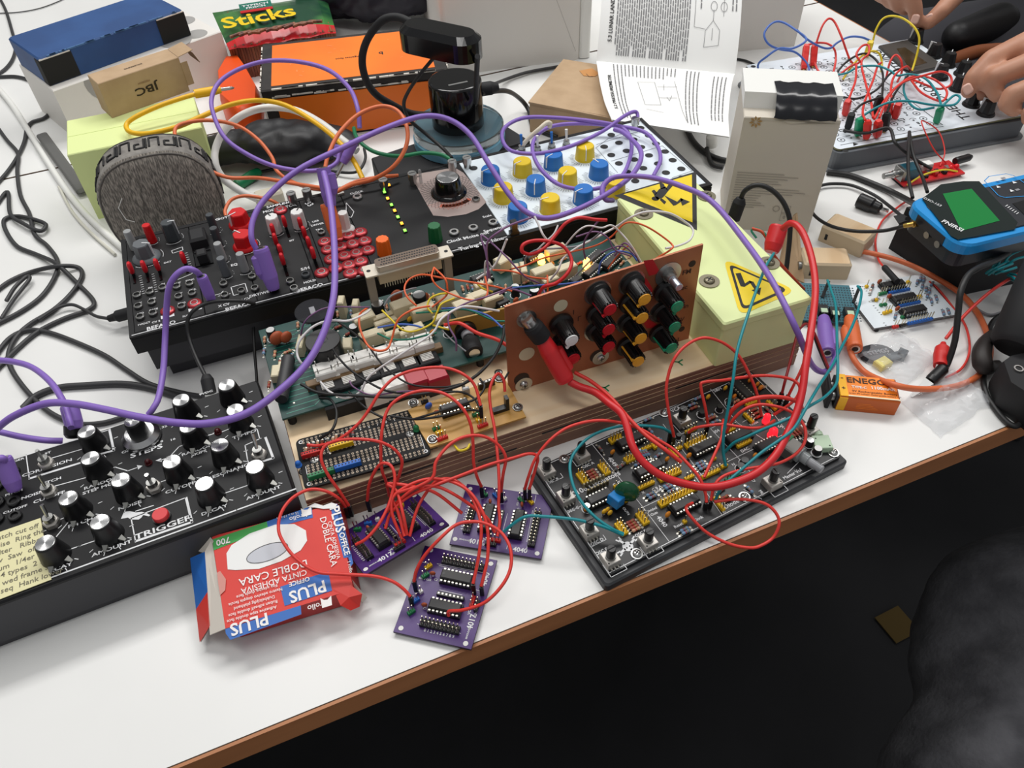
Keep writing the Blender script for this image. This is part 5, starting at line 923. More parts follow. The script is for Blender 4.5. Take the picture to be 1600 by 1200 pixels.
bt('1 rollo',467,808,.0045,PI,-1); bt('15 m x 19 mm',450,806,.0024,PI,-1); bt('PLUS',527,812,.0088,-PI/2+.04); bt('OFFICE',538,850,.0050,-PI/2+.04); bt('DOBLE CARA',513,846,.0058,-PI/2+.02,-1); bt('CINTA ADHESIVA',522,844,.0034,-PI/2+.02,-1); bt('1 rollo',498,946,.005,PI,-1); bt('PLUS',390,975,.0105,PI+.02); bt('1 rollo',547,886,.003,-PI/2,-1)
for x,y in ((479,800),(510,941)): p=TB_.px(x,y,z); b.ngon([(p.x-.003,p.y-.003),(p.x+.003,p.y-.003),(p.x+.0036,p.y+.003),(p.x+.001,p.y+.0012),(p.x-.001,p.y+.0016),(p.x-.003,p.y+.0034)],z+.0006,wi)
b.build('printed_art',t)
# torn flaps
b=MB(); g=[TB_.I@P(*p) for p in ((297,872,.020),(320,862,.0290),(328,978,.0185),(312,1004,.006))]; g2=[TB_.I@P(*p) for p in ((320,862,.0290),(331,842,.0305),(352,982,.0207),(328,992,.017))]
b.add([g2[0],g2[1],g2[2],g2[3]]+[v-V((0,0,.0008)) for v in (g2[0],g2[1],g2[2],g2[3])],[(0,1,2,3)[::-1],(4,5,6,7),(0,1,5,4),(1,2,6,5),(2,3,7,6),(3,0,4,7)],CIN); b.build('end_flap',t)
b=MB(); m=[g[0].lerp(g[3],.62),g[1].lerp(g[2],.55)]; b.add([g[0],g[1],m[1],m[0]],[(0,1,2,3)],BLU); b.add([m[0],m[1],g[2],g[3]],[(0,1,2,3)],RED); b.add([v+V((.0006,0,-.0006)) for v in g],[(3,2,1,0)],CIN); b.build('printed_flap',t)
b=MB(); g=[TB_.I@P(*p) for p in ((300,858,.02),(328,838,.0315),(334,846,.0312),(324,866,.025))]; b.add(g,[(0,1,2,3)],CIN); b.build('end_flap',t)
b=MB(); g=[TB_.I@P(*p) for p in ((520,920,.0215),(548,914,.0215),(566,928,.019),(562,948,.012),(548,954,.014),(532,946,.018))]; c=sum(g,V((0,0,0)))/6+V((0,0,.002)); b.add(g+[c],[(i,(i+1)%6,6) for i in range(6)],RED); g=[TB_.I@P(*p) for p in ((550,905,.021),(560,918,.018),(574,934,.006),(566,942,.004),(556,925,.014))]; b.add(g,[(0,1,2,3,4)],CIN); b.build('torn_corner',t)
b=MB(); e=[TB_.px(x,y,.0008) for x,y in ((480,792),(492,786),(505,790),(518,785),(527,788),(523,794),(505,795),(492,793))]; b.add(e,[tuple(range(8))],WBX); b.build('torn_paper',t); b=MB(); e=[TB_.px(x,y,.0007) for x,y in ((339,895),(344,892),(353,905),(352,922),(344,930),(341,912))]; b.add(e,[tuple(range(6))],mat('torn paper',(214,150,140),.9)); b.build('torn_paper',t)
# ================================================================ battery with snap
z=.0155; A,B,C_=P(1313,619,z),P(1409,628,z),P(1314,583,z); F=Fr(basis(V((A.x,A.y,0)),B-A,C_-A)); w=(B-A).length; l=F.I.to_3x3()@(C_-A); l=l.y
t=thing('battery','orange nine volt block battery lying on the white table','battery',F.M)
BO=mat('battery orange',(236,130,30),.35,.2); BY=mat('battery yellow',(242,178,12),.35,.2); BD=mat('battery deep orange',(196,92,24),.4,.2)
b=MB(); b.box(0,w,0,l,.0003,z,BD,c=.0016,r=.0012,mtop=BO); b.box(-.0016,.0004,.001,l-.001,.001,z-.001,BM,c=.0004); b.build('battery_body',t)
b=MB(); b.box(.0002,.0062,-.00015,l+.0001,.0006,z-.0012,BY); b.box(.0004,.0062,.001,l-.001,z-.001,z+.0001,BY); b.box(.0062,w-.0006,.0012,.0022,z-.001,z+.0001,mat('line white',(250,235,200),.4))
bb=mat('battery print',(70,36,16),.6); Zb=z+.0003; b.text('ENEGON',.0245,l*.72,Zb,.0076,bb,0,sx=1.15); b.text('TYPE-C',.015,l*.44,Zb,.0034,W_); b.text('1100mAh',.032,l*.47,Zb,.0044,W_); b.text('9V Rechargeable Battery',.0255,l*.27,Zb,.0026,bb,0,False,1.25); b.text('Li-ion 9V Lithium rechargeable battery cell',.0255,l*.17,Zb,.0018,bb,0,False,1.2)
b.text('-',.0034,l*.8,Zb,.006,bb); b.text('+',.0034,l*.35,Zb,.005,bb)
for i in range(4): b.box(.014,.014+.016-.002*i,-.0001,.0002,.004+.0016*i,.0044+.0016*i,BO)
b.build('printed_label',t)
b=MB(); X=Matrix.Translation((-.0016,l/2,z/2))@Matrix.Rotation(-PI/2,4,'Y'); 
for y in (-.0055,.0055): b.lathe([(.0036,0),(.0036,.003)],STE,12 if y<0 else 6,X@T(0,y))
b.build('terminal',t)
o=thing('battery_snap','black snap connector clipped on the orange battery terminals','battery connector',F.M)
b=MB(); b.box(-.0078,-.0048,.0005,l-.0005,.0004,z+.0004,BM,c=.0008,r=.001); b.build('plate',o)
b=MB(); 
for y in (l/2-.0055,l/2+.0055): b.lathe([(.0044,.0034),(.0044,.0062)],BP,14,Matrix.Translation((-.0016,y,z/2))@Matrix.Rotation(-PI/2,4,'Y'))
b.build('contact_cup',o)
# ================================================================ white three-chip board, teal strip board
z=.004; A,B,C_=P(1366,513,z),P(1497,491,z),P(1336,445,z); F=Fr(basis(V((A.x,A.y,0)),B-A,C_-A)); w=(B-A).length; l=(F.I.to_3x3()@(C_-A)).y
t=thing('chip_board','small white circuit board with three black chips and blue pin rows','circuit board',F.M)
b=MB(); b.box(0,w,0,l,.0018,z,mat('board edge grey',(110,110,112),.6),mtop=mat('board white',(226,234,240),.4))
for x,y,n in ((1347,448,5),(1364,478,5),(1380,505,6)):
    for k in range(n): p=F.px(x+k*3,y+k*3.5,z); b.line([(p.x,p.y),(p.x+.0012,p.y)],.0005,z+.0002,BLK)
for k in range(5): p=F.px((1352,1447,1480,1490,1371)[k],(443,438,470,488,511)[k],z); b.cyl(p.x,p.y,.002,0,.0019,BM,8)
b.build('circuit_board',t)
def wp(name,me,x,y,a=0,hh=.003,lab=None): p=F.px(x,y,z+hh); return inst(name,me,t,T(p.x,p.y,z,a),lab)
for x,y in ((1397,440),(1415,461),(1430,480)): wp('chip',DIP(16),x,y,.05,.007)
for x,y,n in ((1406,452,8),(1422,472,8),(1439,499,9)): wp('pin_header',HDR(n,1,BLH,.009),x,y,.05,.003)
for x,y,m,n in ((1355,445,YEL,1),(1370,466,YEL,1),(1385,486,YEL,2),(1390,484,YEL,2),(1420,438,YEL,1),(1437,461,YEL,2),(1380,456,GRH,3),(1378,474,GRH,1),(1384,473,GRH,1),(1411,493,GRH,1),(1400,508,REH,2),(1411,506,BP,2)): wp('pin_header',HDR(n,1,m),x,y,.05)
for k,(x,y,a) in enumerate(((1363,448,.9),(1360,455,.9),(1367,468,.1),(1433,441,.9),(1441,447,.9),(1447,452,.9),(1438,436,.9),(1452,455,.9),(1455,470,1.2),(1463,466,1.2),(1474,489,1.2),(1482,487,1.2),(1399,494,.9),(1449,462,.9),(1443,437,.9),(1456,444,.7))): wp('resistor',RES((RGY,W_,TIN)[k] if k<3 else RB),x,y,a,.001)
for x,y in ((1374,441),(1389,464),(1402,483)): wp('capacitor',DISCCAP(CAPB,.0026),x,y,.3,.003)
z=.006; A,B,C_=P(1262,500,z),P(1342,505,z),P(1257,442,z); F=Fr(basis(V((A.x,A.y,0)),B-A,C_-A)); w=(B-A).length; l=(F.I.to_3x3()@(C_-A)).y
t=thing('strip_board','teal perforated board with jack sockets behind the lime enclosure','circuit board',F.M)
b=MB(); b.box(-.02,w,0,l,z-.0016,z,mat('strip teal',(44,104,118),.5))
for i in range(26):
    for j in range(14): b.box(-.017+i*.0024,-.0158+i*.0024,.002+j*l/15,.0034+j*l/15,z+.0001,z+.0002,mat('pad slate',(24,50,62),.5))
for x in (0,w-.004): b.box(x,x+.004,.001,.005,0,z-.0016,BM)
b.build('board',t)
for x,y in ((1286,484),(1304,488),(1327,488)): p=F.px(x,y,z+.004); inst('audio_jack',cached('audio_jack|blk',lambda b:(b.box(-.004,.004,-.005,.005,0,.006,BP,c=.0003),b.box(-.0026,.0026,-.006,-.001,.006,.0068,MINT),b.lathe([(.003,0),(.003,.003)],BP,14,Matrix.Translation((0,-.005,.003))@Matrix.Rotation(PI/2,4,'X')))),t,T(p.x,p.y,z))
for x,y in ((1289,458),(1337,466)):
    p=F.px(x,y,z); b=MB(); b.box(-.0013,.0013,-.0013,.0013,0,.015,BP,X=along((p.x-.003,p.y-.006,z),(p.x+.002,p.y+.006,z+.012))); inst('pin_header',b.mesh('pin_header'),t,Matrix())
# ================================================================ handheld scope on a black box
z=.046; A,B,C_=P(1500,462,.0),P(1600,440,.0),P(1388,388,0.0); yw=math.atan2((B-A).y,(B-A).x)
F=FR(A.x,A.y,0,yw); u=F.I@C_; t=thing('speaker_box','black box standing under the blue handheld oscilloscope','box',F.M)
b=MB(); wS,lS=.15,u.y
b.loft([[(0,0,0),(wS,0,0),(wS,lS,0),(u.x,lS,0)],[(0.001,0.001,z),(wS,0.001,z),(wS,lS-.001,z),(u.x+.001,lS-.001,z)]],BM); b.build('box_body',t)
b=MB(); g=[F.px(x,y,z) for x,y in ((1396,338),(1412,335),(1418,345),(1404,350))]; b.loft([[(p.x,p.y,z) for p in g],[(p.x,p.y,z+.0006) for p in g]],BP); b.build('recess',t)
z0,zt=.048,.070; A,B,C_=P(1501,386,zt),P(1600,362,zt),P(1421,316,zt); F=Fr(basis(V((A.x,A.y,0)),B-A,C_-A)); l=(F.I.to_3x3()@(C_-A)).y; w=.16
t=thing('oscilloscope','handheld oscilloscope with a blue bumper and a lit green screen','oscilloscope',F.M)
BUM=mat('bumper blue',(22,142,214),.4); SBK=mat('scope black',(30,34,42),.4); GSC=mat('screen green lit',(6,110,48),.12,emit=.26,ecol=(4,130,50)); BEZ=mat('bezel dark',(12,26,22),.12)
b=MB(); b.prism(rrect(.002,w,.002,l-.002,.010,5),z0-.0015,zt-.004,SBK,c=.002); b.build('body',t)
b=MB(); out=rrect(-.001,w,-.002,l+.002,.014,6); b.loft([[(x,y,zt-.009) for x,y in out],[(x,y,zt-.001) for x,y in out],[((x-w/2)*.985+w/2,(y-l/2)*.965+l/2,zt+.001) for x,y in out]],BUM)
b.build('bumper',t); b=MB(); b.box(-.0014,.010,l*.24,l*.76,zt-.0092,zt-.0015,SBK); b.prism(rrect(.0085,w+.001,.005,l-.005,.010,5),zt+.0005,zt+.0022,SBK,c=.0006); b.build('front_panel',t); Zs=zt+.0024
def sp(x,y): return F.px(x,y,Zs)[:2]
b=MB(); b.prism([sp(*p) for p in ((1441,310),(1470,288),(1505,283),(1530,283),(1590,347),(1586,358),(1497,374),(1486,368))],zt+.002,Zs,BEZ); b.build('bezel',t)
b=MB(); b.ngon([sp(*p) for p in ((1473,303),(1518,295),(1562,345),(1502,361))],Zs+.0002,GSC); b.build('screen',t)
b=MB()
b.text('FNIRSI',*sp(1488,353),Zs+.0003,.0065,INK,PI*.5+.1 if 0 else -PI/2+.35); b.text('DSO-153',*sp(1457,316),Zs+.0003,.0042,INK,-PI/2+.35,False)
b.line([sp(*p) for p in ((1538,283),(1545,276),(1572,272),(1584,275),(1618,298),(1612,306),(1570,309),(1560,306))],.0008,Zs+.0003,BUM,True)
for x,y in ((1559,281),(1584,285),(1559,292),(1580,298)): p=sp(x,y); b.ngon([(p[0]-.002,p[1]-.0016),(p[0]+.002,p[1]-.0016),(p[0],p[1]+.002)],Zs+.0003,INK)
for x,y in ((1566,279),(1588,297)): p=sp(x,y); b.box(p[0]-.001,p[0]+.003,p[1]-.0012,p[1]+.0012,Zs+.0001,Zs+.0003,GYW)
for k in range(6): p=sp(1574+k*3.4,322+k*2.4); b.line([(p[0]-.002,p[1]),(p[0]+.001,p[1]+.001)],.0006,Zs+.0003,INK)
b.build('panel_print',t)
b=MB(); b.prism([sp(*p) for p in ((1582,318),(1600,313),(1620,330),(1603,338))],zt+.002,zt+.0026,BG); b.build('button_pad',t)
for x,y in ((1424,348),(1446,365),(1460,380)):
    p=F.px(x,y,zt-.009); b=MB(); b.lathe([(.003,0),(.003,.006)],GOLD if x==1424 else STE,12,Matrix.Translation((.004,p.y,zt-.011))@Matrix.Rotation(-PI/2,4,'Y')); b.build('connector',t)
# ================================================================ two wooden blocks, barrel connector, red amplifier board, red jack, kraft strip, bag
WD=mat('pale wood',(226,200,164),.6,var=(208,176,136),vs=(60,9,9),vd=5,vdist=.5); WD2=mat('block side',(206,186,156),.6)
for (x0,y0,x1,y1,x2,y2,hh,lb) in ((1284,352,1352,380,1302,322,.017,'pale wooden block lying askew behind the other wooden block'),(1258,412,1333,414,1260,378,.017,'pale wooden block with metal terminals, in front of the other wooden block')):
    A,B,C_=P(x0,y0,hh),P(x1,y1,hh),P(x2,y2,hh); F=Fr(basis(V((A.x,A.y,0)),B-A,C_-A)); w=(B-A).length; l=(F.I.to_3x3()@(C_-A)).y*.8
    t=thing('wooden_block',lb,'wooden block',F.M); b=MB(); b.box(0,w,0,l,0,hh,WD2,c=.0018,r=.002,mtop=WD); b.build('block',t)
    b=MB(); b.box(.006,.0085,-.0003,.001,.004,.010,BM); b.build('slot',t)
    if y0==412: b=MB(); b.lathe([(.004,0),(.004,.003)],STE,12,Matrix.Translation((0,l*.3,hh*.5))@Matrix.Rotation(-PI/2,4,'Y')); b.lathe([(.003,0),(.003,.003)],STE,6,Matrix.Translation((0,l*.7,hh*.5))@Matrix.Rotation(-PI/2,4,'Y')); b.build('terminal',t)
A,B=P(1341,312,.007),P(1372,325,.006); b=MB(); X=along(A,B); b.lathe([(.0066,0),(.0072,.001),(.0072,.014),(.006,.016),(.0055,.022),(.003,.024)],BP,20,X)
bc=b.build('barrel_connector',None,A); tag(bc,'black barrel connector with bare soldered ends, beside the wooden blocks','connector')
b=MB(); X=along(B,P(1390,330,.005)); b.box(-.002,.002,-.001,.001,0,.010,SIL,X=X); b.box(-.004,-.002,-.001,.001,0,.006,SIL,X=X); child(bc,b,'solder_tag')
F=FR(*P(1410,296,0)[:2],0,.25); t=thing('amplifier_board','small red circuit board with a blue potentiometer, behind the oscilloscope','circuit board',F.M)
RBD=mat('board red',(196,24,30),.4); b=MB(); b.box(0,.072,0,.026,.003,.005,RBD); 
for x in (.003,.069): b.box(x-.002,x+.002,.003,.02,0,.003,BM)
b.build('circuit_board',t); b=MB(); b.box(.004,.02,.006,.02,.005,.017,mat('pot teal',(14,92,112),.4),c=.0006); b.box(.0,.004,.006,.02,.005,.017,STE,c=.0004); X=Matrix.Translation((0,.013,.011))@Matrix.Rotation(-PI/2,4,'Y'); b.lathe([(.004,0),(.004,.006),(.003,.007),(.003,.017)],SIL,18,X); b.build('potentiometer',t)
b=MB(); b.box(.030,.044,.016,.024,.005,.012,W_,c=.0005); b.build('plug_socket',t); 
for k in range(7): b=MB(); b.box(.027+k*.0055,.031+k*.0055,.004+(k%2)*.004,.009+(k%2)*.004,.005,.0075+.001*(k%3),(BM,SIL,RBD,CHIP)[k%4]); b.build('component',t)
for k in range(2): inst('led',LEDM(mat('led clear red',(225,30,40),.15),.003,.006),t,T(.060+k*.007,.009,.005))
b=MB(); b.lathe([(.0036,0),(.004,.002),(.004,.018),(.002,.022)],BP,14,along((.072,.018,.008),(.1,.021,.008))); b.build('cable_plug',t)
b=MB(); b.tube(spline([(.064,.02,.006),(.05,.03,.02),(.045,.05,.036),(.055,.062,.034),(.068,.05,.026),(.066,.03,.014),(.055,.018,.006)]),.0007,RW,6); b.build('wire',t,None)
b=MB(); b.tube(spline([(.002,-.002,.006),(.02,.001,.012),(.045,.003,.012),(.062,.001,.008)]),.0009,YW,6); b.build('wire',t)
A,B=P(1205,394,.054),P(1217,354,.068); b=MB(); plugmesh(b,RRU,A,B,.0075); rp=b.build('stacking_plug',None,A); tag(rp,'red stacking jack plug standing behind the lime enclosure','plug'); b=MB(); b.lathe([(.003,0),(.003,.010),(.002,.011)],SIL,14,along(P(1216,362,.058),P(1215,352,.07))); child(rp,b,'sleeve')
b=MB(); p=[P(x,y,z_) for x,y,z_ in ((1232,345,.03),(1246,332,.034),(1257,442,.002),(1216,420,.002))]; nrm=(p[1]-p[0]).cross(p[3]-p[0]).normalized()*.0016
b.loft([p,[q+nrm for q in p]],CARD); b.loft([[p[1],p[1]+(p[0]-p[1])*.2,p[2]+(p[3]-p[2])*.14,p[2]],[v+nrm*3 for v in (p[1],p[1]+(p[0]-p[1])*.2,p[2]+(p[3]-p[2])*.14,p[2])]],CARD); tag(b.build('kraft_strip',None,p[3]),'brown kraft strip leaning between the tall white carton and the lime enclosure','cardboard')
# ================================================================ patch cables
def plugpart(o,m,A,B,r=.0055,name='plug'):
    b=MB(); plugmesh(b,m,A,B,r); return child(o,b,name)
def tippart(o,A,B):
    b=MB(); tip(b,A,B); return child(o,b,'plug_tip')
PCG='thick purple patch cables'
def pcable(path,label,r=.0023,m=PUR,cat='patch cable'): return wire('patch_cable',path,r,m,label,cat)
o=pcable([(316,434,.082),(306,424,.094),(291,420,.098),(275,430,.096),(264,450,.088),(260,485,.072),(258,530,.056),(255,580,.046),(248,620,.044),(240,637,.043),(232,648,.040)],'purple patch cable arching from the left end of the modular case to the drum synthesizer')
plugpart(o,PUR,P(331,470,.066),P(315,432,.088),.0042)
o=pcable([(402,392,.090),(393,372,.100),(396,342,.108),(416,309,.115),(465,266,.125),(535,231,.13),(600,201,.13),(658,182,.128),(700,186,.125),(735,211,.118),(765,258,.106),(795,303,.093),(822,331,.085),(855,341,.080),(900,328,.078),(950,302,.078),(985,276,.078),(1001,250,.078),(998,230,.077),(975,208,.076),(960,202,.075)],'purple patch cable arching from an upright plug past the black dial to the white panel')
plugpart(o,PUR,P(428,452,.060),P(407,388,.092),.0062); b=MB(); bump(b,PUR,P(428,452,.060),P(407,388,.092),(-1,-.3,0)); child(o,b,'cable_outlet')
o=pcable([(1304,546,.008),(1304,562,.008),(1296,576,.010),(1283,581,.016),(1266,566,.04),(1243,512,.085),(1205,437,.095),(1160,372,.094),(1112,315,.094),(1065,291,.096),(1015,277,.09),(965,276,.086),(945,287,.082),(941,302,.078),(947,312,.074),(957,313,.066)],'purple patch cable crossing the lime enclosure down to a plug on the teal strip board')
plugpart(o,PUR,P(1287,497,.010),P(1293,551,.011),.0062); b=MB(); bump(b,PUR,P(1287,497,.010),P(1293,551,.011),(1,0,0)); child(o,b,'cable_outlet')
o=pcable([(1021,275,.062),(1032,250,.064),(1026,226,.064),(1006,206,.066),(965,197,.068),(905,193,.070),(860,198,.072),(836,216,.072),(833,240,.071),(848,268,.070),(880,291,.070),(930,295,.066),(968,279,.064),(985,245,.064),(985,215,.066),(968,198,.068),(930,190,.072),(870,184,.074),(820,184,.074),(790,198,.073),(785,218,.072),(800,236,.071),(840,240,.071),(890,229,.073),(940,206,.074),(976,181,.075),(994,175,.072),(997,190,.066)],'coiled purple patch cable resting on the white panel',.0019)
o=pcable([(111,668,.052),(106,648,.054),(97,624,.056),(78,596,.056),(50,574,.054),(20,565,.052),(-15,562,.050)],'purple patch cable plugged into the back of the drum synthesizer')
plugpart(o,PUR,P(118,672,.040),P(108,634,.050),.0062,'plug_sleeve'); b=MB(); plugmesh(b,BP,P(116,684,.034),P(115,664,.041),.0066,False); child(o,b,'plug_body')
o=pcable([(-12,676,.046),(20,651,.058),(70,631,.066),(115,631,.068),(165,640,.069),(220,652,.070),(280,661,.071),(330,661,.072),(385,646,.074),(435,612,.078),(478,570,.082),(505,522,.088),(521,465,.096),(523,400,.104),(519,340,.112),(513,300,.118),(506,270,.122)],'long purple patch cable sweeping over the drum synthesizer up to the modular case',.0026)
plugpart(o,PUR,P(517,322,.090),P(505,262,.118),.0058); b=MB(); bump(b,PUR,P(517,322,.090),P(505,262,.118),(1,-.3,0)); child(o,b,'cable_outlet')
o=pcable([(-12,672,.040),(30,682,.036),(70,688,.034),(98,689,.030)],'short purple patch cable ending behind the drum synthesizer')
o=pcable([(562,200,.10),(559,170,.112),(546,138,.118),(514,110,.122),(470,97,.124),(420,95,.124),(378,106,.122),(345,126,.118),(331,152,.112),(334,180,.104),(352,216,.092),(388,242,.08),(430,260,.07),(475,267,.066),(508,264,.066),(526,254,.066),(530,240,.07)],'purple patch cable looping over the orange box and the lime carton',.0021)
plugpart(o,PUR,P(527,246,.066),P(531,228,.074),.0050); A,B=P(536,255,.07),P(553,222,.085); plugpart(o,PUR,A,B,.0045); tippart(o,A,P(523,281,.058))
o=pcable([(-10,720,.070),(4,716,.070),(8,724,.064)],'short purple patch cable plugged into the left sockets of the drum synthesizer'); plugpart(o,PUR,P(24,766,.046),P(4,716,.066),.0056)
# orange
ob=mat('orange cable',(220,112,66),.45)
o=wire('patch_cable',[(505,294,.07),(460,287,.066),(405,278,.062),(355,277,.066),(315,258,.074),(286,232,.082),(273,208,.086),(283,194,.088),(325,188,.088),(370,196,.084),(403,218,.076),(425,246,.066),(432,266,.06),(452,282,.058),(485,294,.06),(510,297,.066)],.0018,ob,'orange patch cable looping over the lime carton corner back to the orange plug','patch cable'); plugpart(o,ORA,P(527,372,.064),P(511,318,.09),.0062)
o=wire('patch_cable',[(507,268,.105),(513,242,.112),(530,208,.12),(560,179,.126),(595,166,.128),(622,174,.126),(636,200,.12),(634,230,.11),(615,260,.098),(583,280,.085),(550,289,.074),(520,303,.068),(512,312,.066)],.0018,ob,'orange patch cable standing in a round loop left of the desk lamp','patch cable')
o=wire('patch_cable',[(622,274,.064),(590,277,.068),(555,284,.068),(520,302,.066)],.0016,ob,'short orange patch cable lying along the back rim of the modular case','patch cable')
o=wire('patch_cable',[(353,338,.05),(352,328,.052),(362,312,.054),(385,306,.054),(420,312,.05),(440,322,.044)],.0016,ob,'orange cable arching behind the two big red knobs','patch cable')
o=wire('patch_cable',[(1327,543,.008),(1335,563,.006),(1355,584,.005),(1400,602,.021),(1440,608,.012),(1490,604,.006),(1527,588,.004),(1546,562,.003),(1545,530,.003),(1528,490,.003),(1500,458,.005),(1460,433,.008),(1420,413,.008),(1380,400,.006),(1338,391,.004)],.0024,ob,'orange patch cable curving around the white chip board and over the battery','patch cable'); plugpart(o,ORA,P(1328,497,.010),P(1336,545,.011),.0062); b=MB(); bump(b,ORA,P(1328,497,.010),P(1336,545,.011),(-1,0,0)); child(o,b,'cable_outlet')
o=wire('patch_cable',[(306,147,.092),(285,153,.092),(250,165,.09),(215,181,.086),(198,194,.082),(203,206,.08),(230,209,.08),(275,199,.084),(315,182,.088),(355,165,.09),(400,157,.092),(445,164,.09),(492,191,.084),(530,222,.076),(553,252,.07),(567,280,.064)],.0024,YRU,'yellow patch cable with a bare jack tip, lying on the lime carton','patch cable'); plugpart(o,YRU,P(345,140,.09),P(304,147,.092),.0044); tippart(o,P(343,140,.09),P(366,137,.088))
o=wire('audio_cable',[(558,236,.066),(535,219,.072),(500,192,.078),(460,172,.08),(420,168,.08),(382,178,.078),(352,202,.07),(337,232,.058),(337,258,.048),(350,280,.036),(375,298,.026),(398,309,.02),(410,313,.016)],.0038,WRU,'thick white cable looping between the fabric case and the orange box')
o=wire('patch_cable',[(553,200,.08),(556,212,.08),(568,227,.078),(590,239,.074),(625,244,.07),(660,239,.068),(690,242,.066),(708,252,.064)],.0019,GRU,'green patch cable running to the desk lamp base','patch cable')
o=wire('audio_cable',[(400,270,.004),(440,263,.004),(500,266,.004),(545,270,.006),(562,265,.008),(571,248,.01),(569,232,.012)],.0016,BW,'thin black cable on the white paper behind the modular case')
# red stacking cable
p=[(889,596,.058),(905,604,.056),(930,613,.056),(952,630,.058),(971,646,.058),(980,668,.056),(988,696,.052),(1005,722,.046),(1035,744,.040),(1075,757,.034),(1112,761,.032),(1150,753,.034),(1185,737,.038),(1212,711,.042),(1230,678,.046),(1245,644,.052),(1254,608,.06),(1259,570,.068),(1268,512,.076),(1274,455,.08),(1270,412,.084),(1259,374,.088),(1247,354,.09),(1235,349,.088),(1223,357,.08)]
o=wire('patch_cable',p,.0027,RRU,'thick red patch cable from the copper panel over the oscillator board to the red plug','patch cable')
J0=CF.at(tuple(CF.px(822,497,.005))); A=P(846,527,.088); B=P(884,594,.058)
b=MB(); b.lathe([(.0042,0),(.0045,.002),(.0045,.010)],SIL,14,along(J0,A)); X=along(J0.lerp(A,.35),A); L_=(A-J0).length*.65; b.lathe([(.0062,0),(.0070,.003),(.0070,L_)],BM,20,X); child(o,b,'adapter')
b=MB(); plugmesh(b,RRU,A,B,.0066); X=along(A,B); b.box(-.004,.010,-.0055,.0055,.014,.033,RRU,c=.002,r=.004,X=X); child(o,b,'plug')
wire('patch_cable',[(898,582,.058),(925,597,.057),(955,622,.056),(982,653,.052),(1008,679,.048),(1040,703,.044),(1064,722,.036)],.0014,RW,'thin red wire running beside the thick red patch cable','wire')
# ================================================================ jumper wires
def jump(path,label,m=RW,r=.00108,ends=(0,0),g=None):
    o=wire('jumper_wire',path,r,m,label,'jumper wire',g)
    q=[P(*path[0]),P(*path[1]),P(*path[-2]),P(*path[-1])]
    if ends[0]: dupont(o,q[0]+(V(ends[0]) if isinstance(ends[0],tuple) else V((0,0,-.012))),q[0])
    if ends[1]: dupont(o,q[3]+(V(ends[1]) if isinstance(ends[1],tuple) else V((0,0,-.012))),q[3])
    return o
Zr=ZB+.01
jump([(480,695,.044),(500,696,.044),(530,686,.05),(560,662,.056),(578,638,.062),(593,614,.068),(614,592,.072),(640,580,.074),(675,574,.075),(702,576,.074),(726,586,.072),(742,603,.066),(751,634,.058)],'red jumper wire from the perforated board over the red keys to the ochre board',ends=(0,1))
jump([(608,775,.012),(603,752,.03),(597,735,.04),(595,705,.052),(597,672,.062),(604,644,.068),(618,626,.072),(642,614,.074),(670,610,.074),(698,617,.073),(722,637,.068),(735,662,.06),(739,690,.05),(740,722,.038),(745,744,.028),(752,760,.018)],'red jumper wire arching over the ochre board to the middle purple board',ends=(0,1))
jump([(545,790,.022),(530,767,.034),(512,741,.046),(502,718,.054),(506,699,.058),(525,689,.06),(558,686,.062),(592,690,.06),(616,702,.054),(628,720,.046),(624,742,.036),(615,765,.024)],'red jumper wire arching across the coloured sockets of the perforated board',ends=(1,0))
jump([(540,792,.022),(528,778,.032),(508,767,.038),(483,765,.04),(457,778,.042),(440,800,.042),(435,825,.04),(442,846,.038),(462,872,.034),(494,893,.03),(532,897,.027),(582,900,.025),(612,908,.022),(630,920,.018),(641,932,.014)],'red jumper wire crossing the red tape box to the nearest purple board',ends=(1,1))
jump([(574,782,.02),(577,757,.034),(587,734,.046),(598,724,.052),(611,728,.052),(617,747,.048),(612,774,.042),(604,797,.038),(590,822,.034),(572,842,.030),(556,851,.026)],'red jumper wire in a narrow hoop over the tilted purple board',ends=(1,0))
jump([(789,612,.05),(787,594,.056),(779,584,.06),(771,592,.06),(765,612,.056),(767,640,.05),(772,665,.046),(776,697,.040),(779,732,.034),(780,763,.028),(779,790,.022),(781,815,.018),(777,838,.014)],'red jumper wire hanging from the ochre board straight down to the middle purple board')
jump([(632,838,.026),(622,800,.034),(613,776,.040),(634,766,.044),(662,759,.046),(688,762,.044),(717,777,.038),(744,796,.030),(762,811,.024),(773,832,.016)],'red jumper wire from the tilted purple board to the far row of the middle one')
jump([(636,836,.026),(630,805,.036),(620,768,.042),(606,756,.044),(640,759,.044),(680,770,.040),(722,802,.028)],'red jumper wire from the tilted purple board to the left pins of the middle one')
jump([(640,838,.024),(650,800,.032),(662,776,.036),(682,752,.042),(706,749,.044),(730,766,.042),(746,797,.038),(752,826,.034),(749,862,.026),(744,890,.02),(739,912,.016)],'red jumper wire dropping to the red header of the nearest purple board',ends=(0,1))
jump([(628,842,.024),(612,800,.036),(618,772,.042),(660,750,.046),(700,751,.046),(733,768,.044),(754,800,.038),(762,830,.032),(762,870,.024),(756,900,.018),(752,916,.014)],'red jumper wire dropping to the right edge of the nearest purple board',ends=(0,1))
jump([(604,800,.03),(640,768,.044),(675,747,.05),(681,722,.056),(700,697,.06),(724,683,.062),(752,681,.06),(776,693,.054),(790,714,.046),(786,742,.034),(783,768,.018)],'red jumper wire hooping in front of the plywood edge above the middle purple board',ends=(0,1))
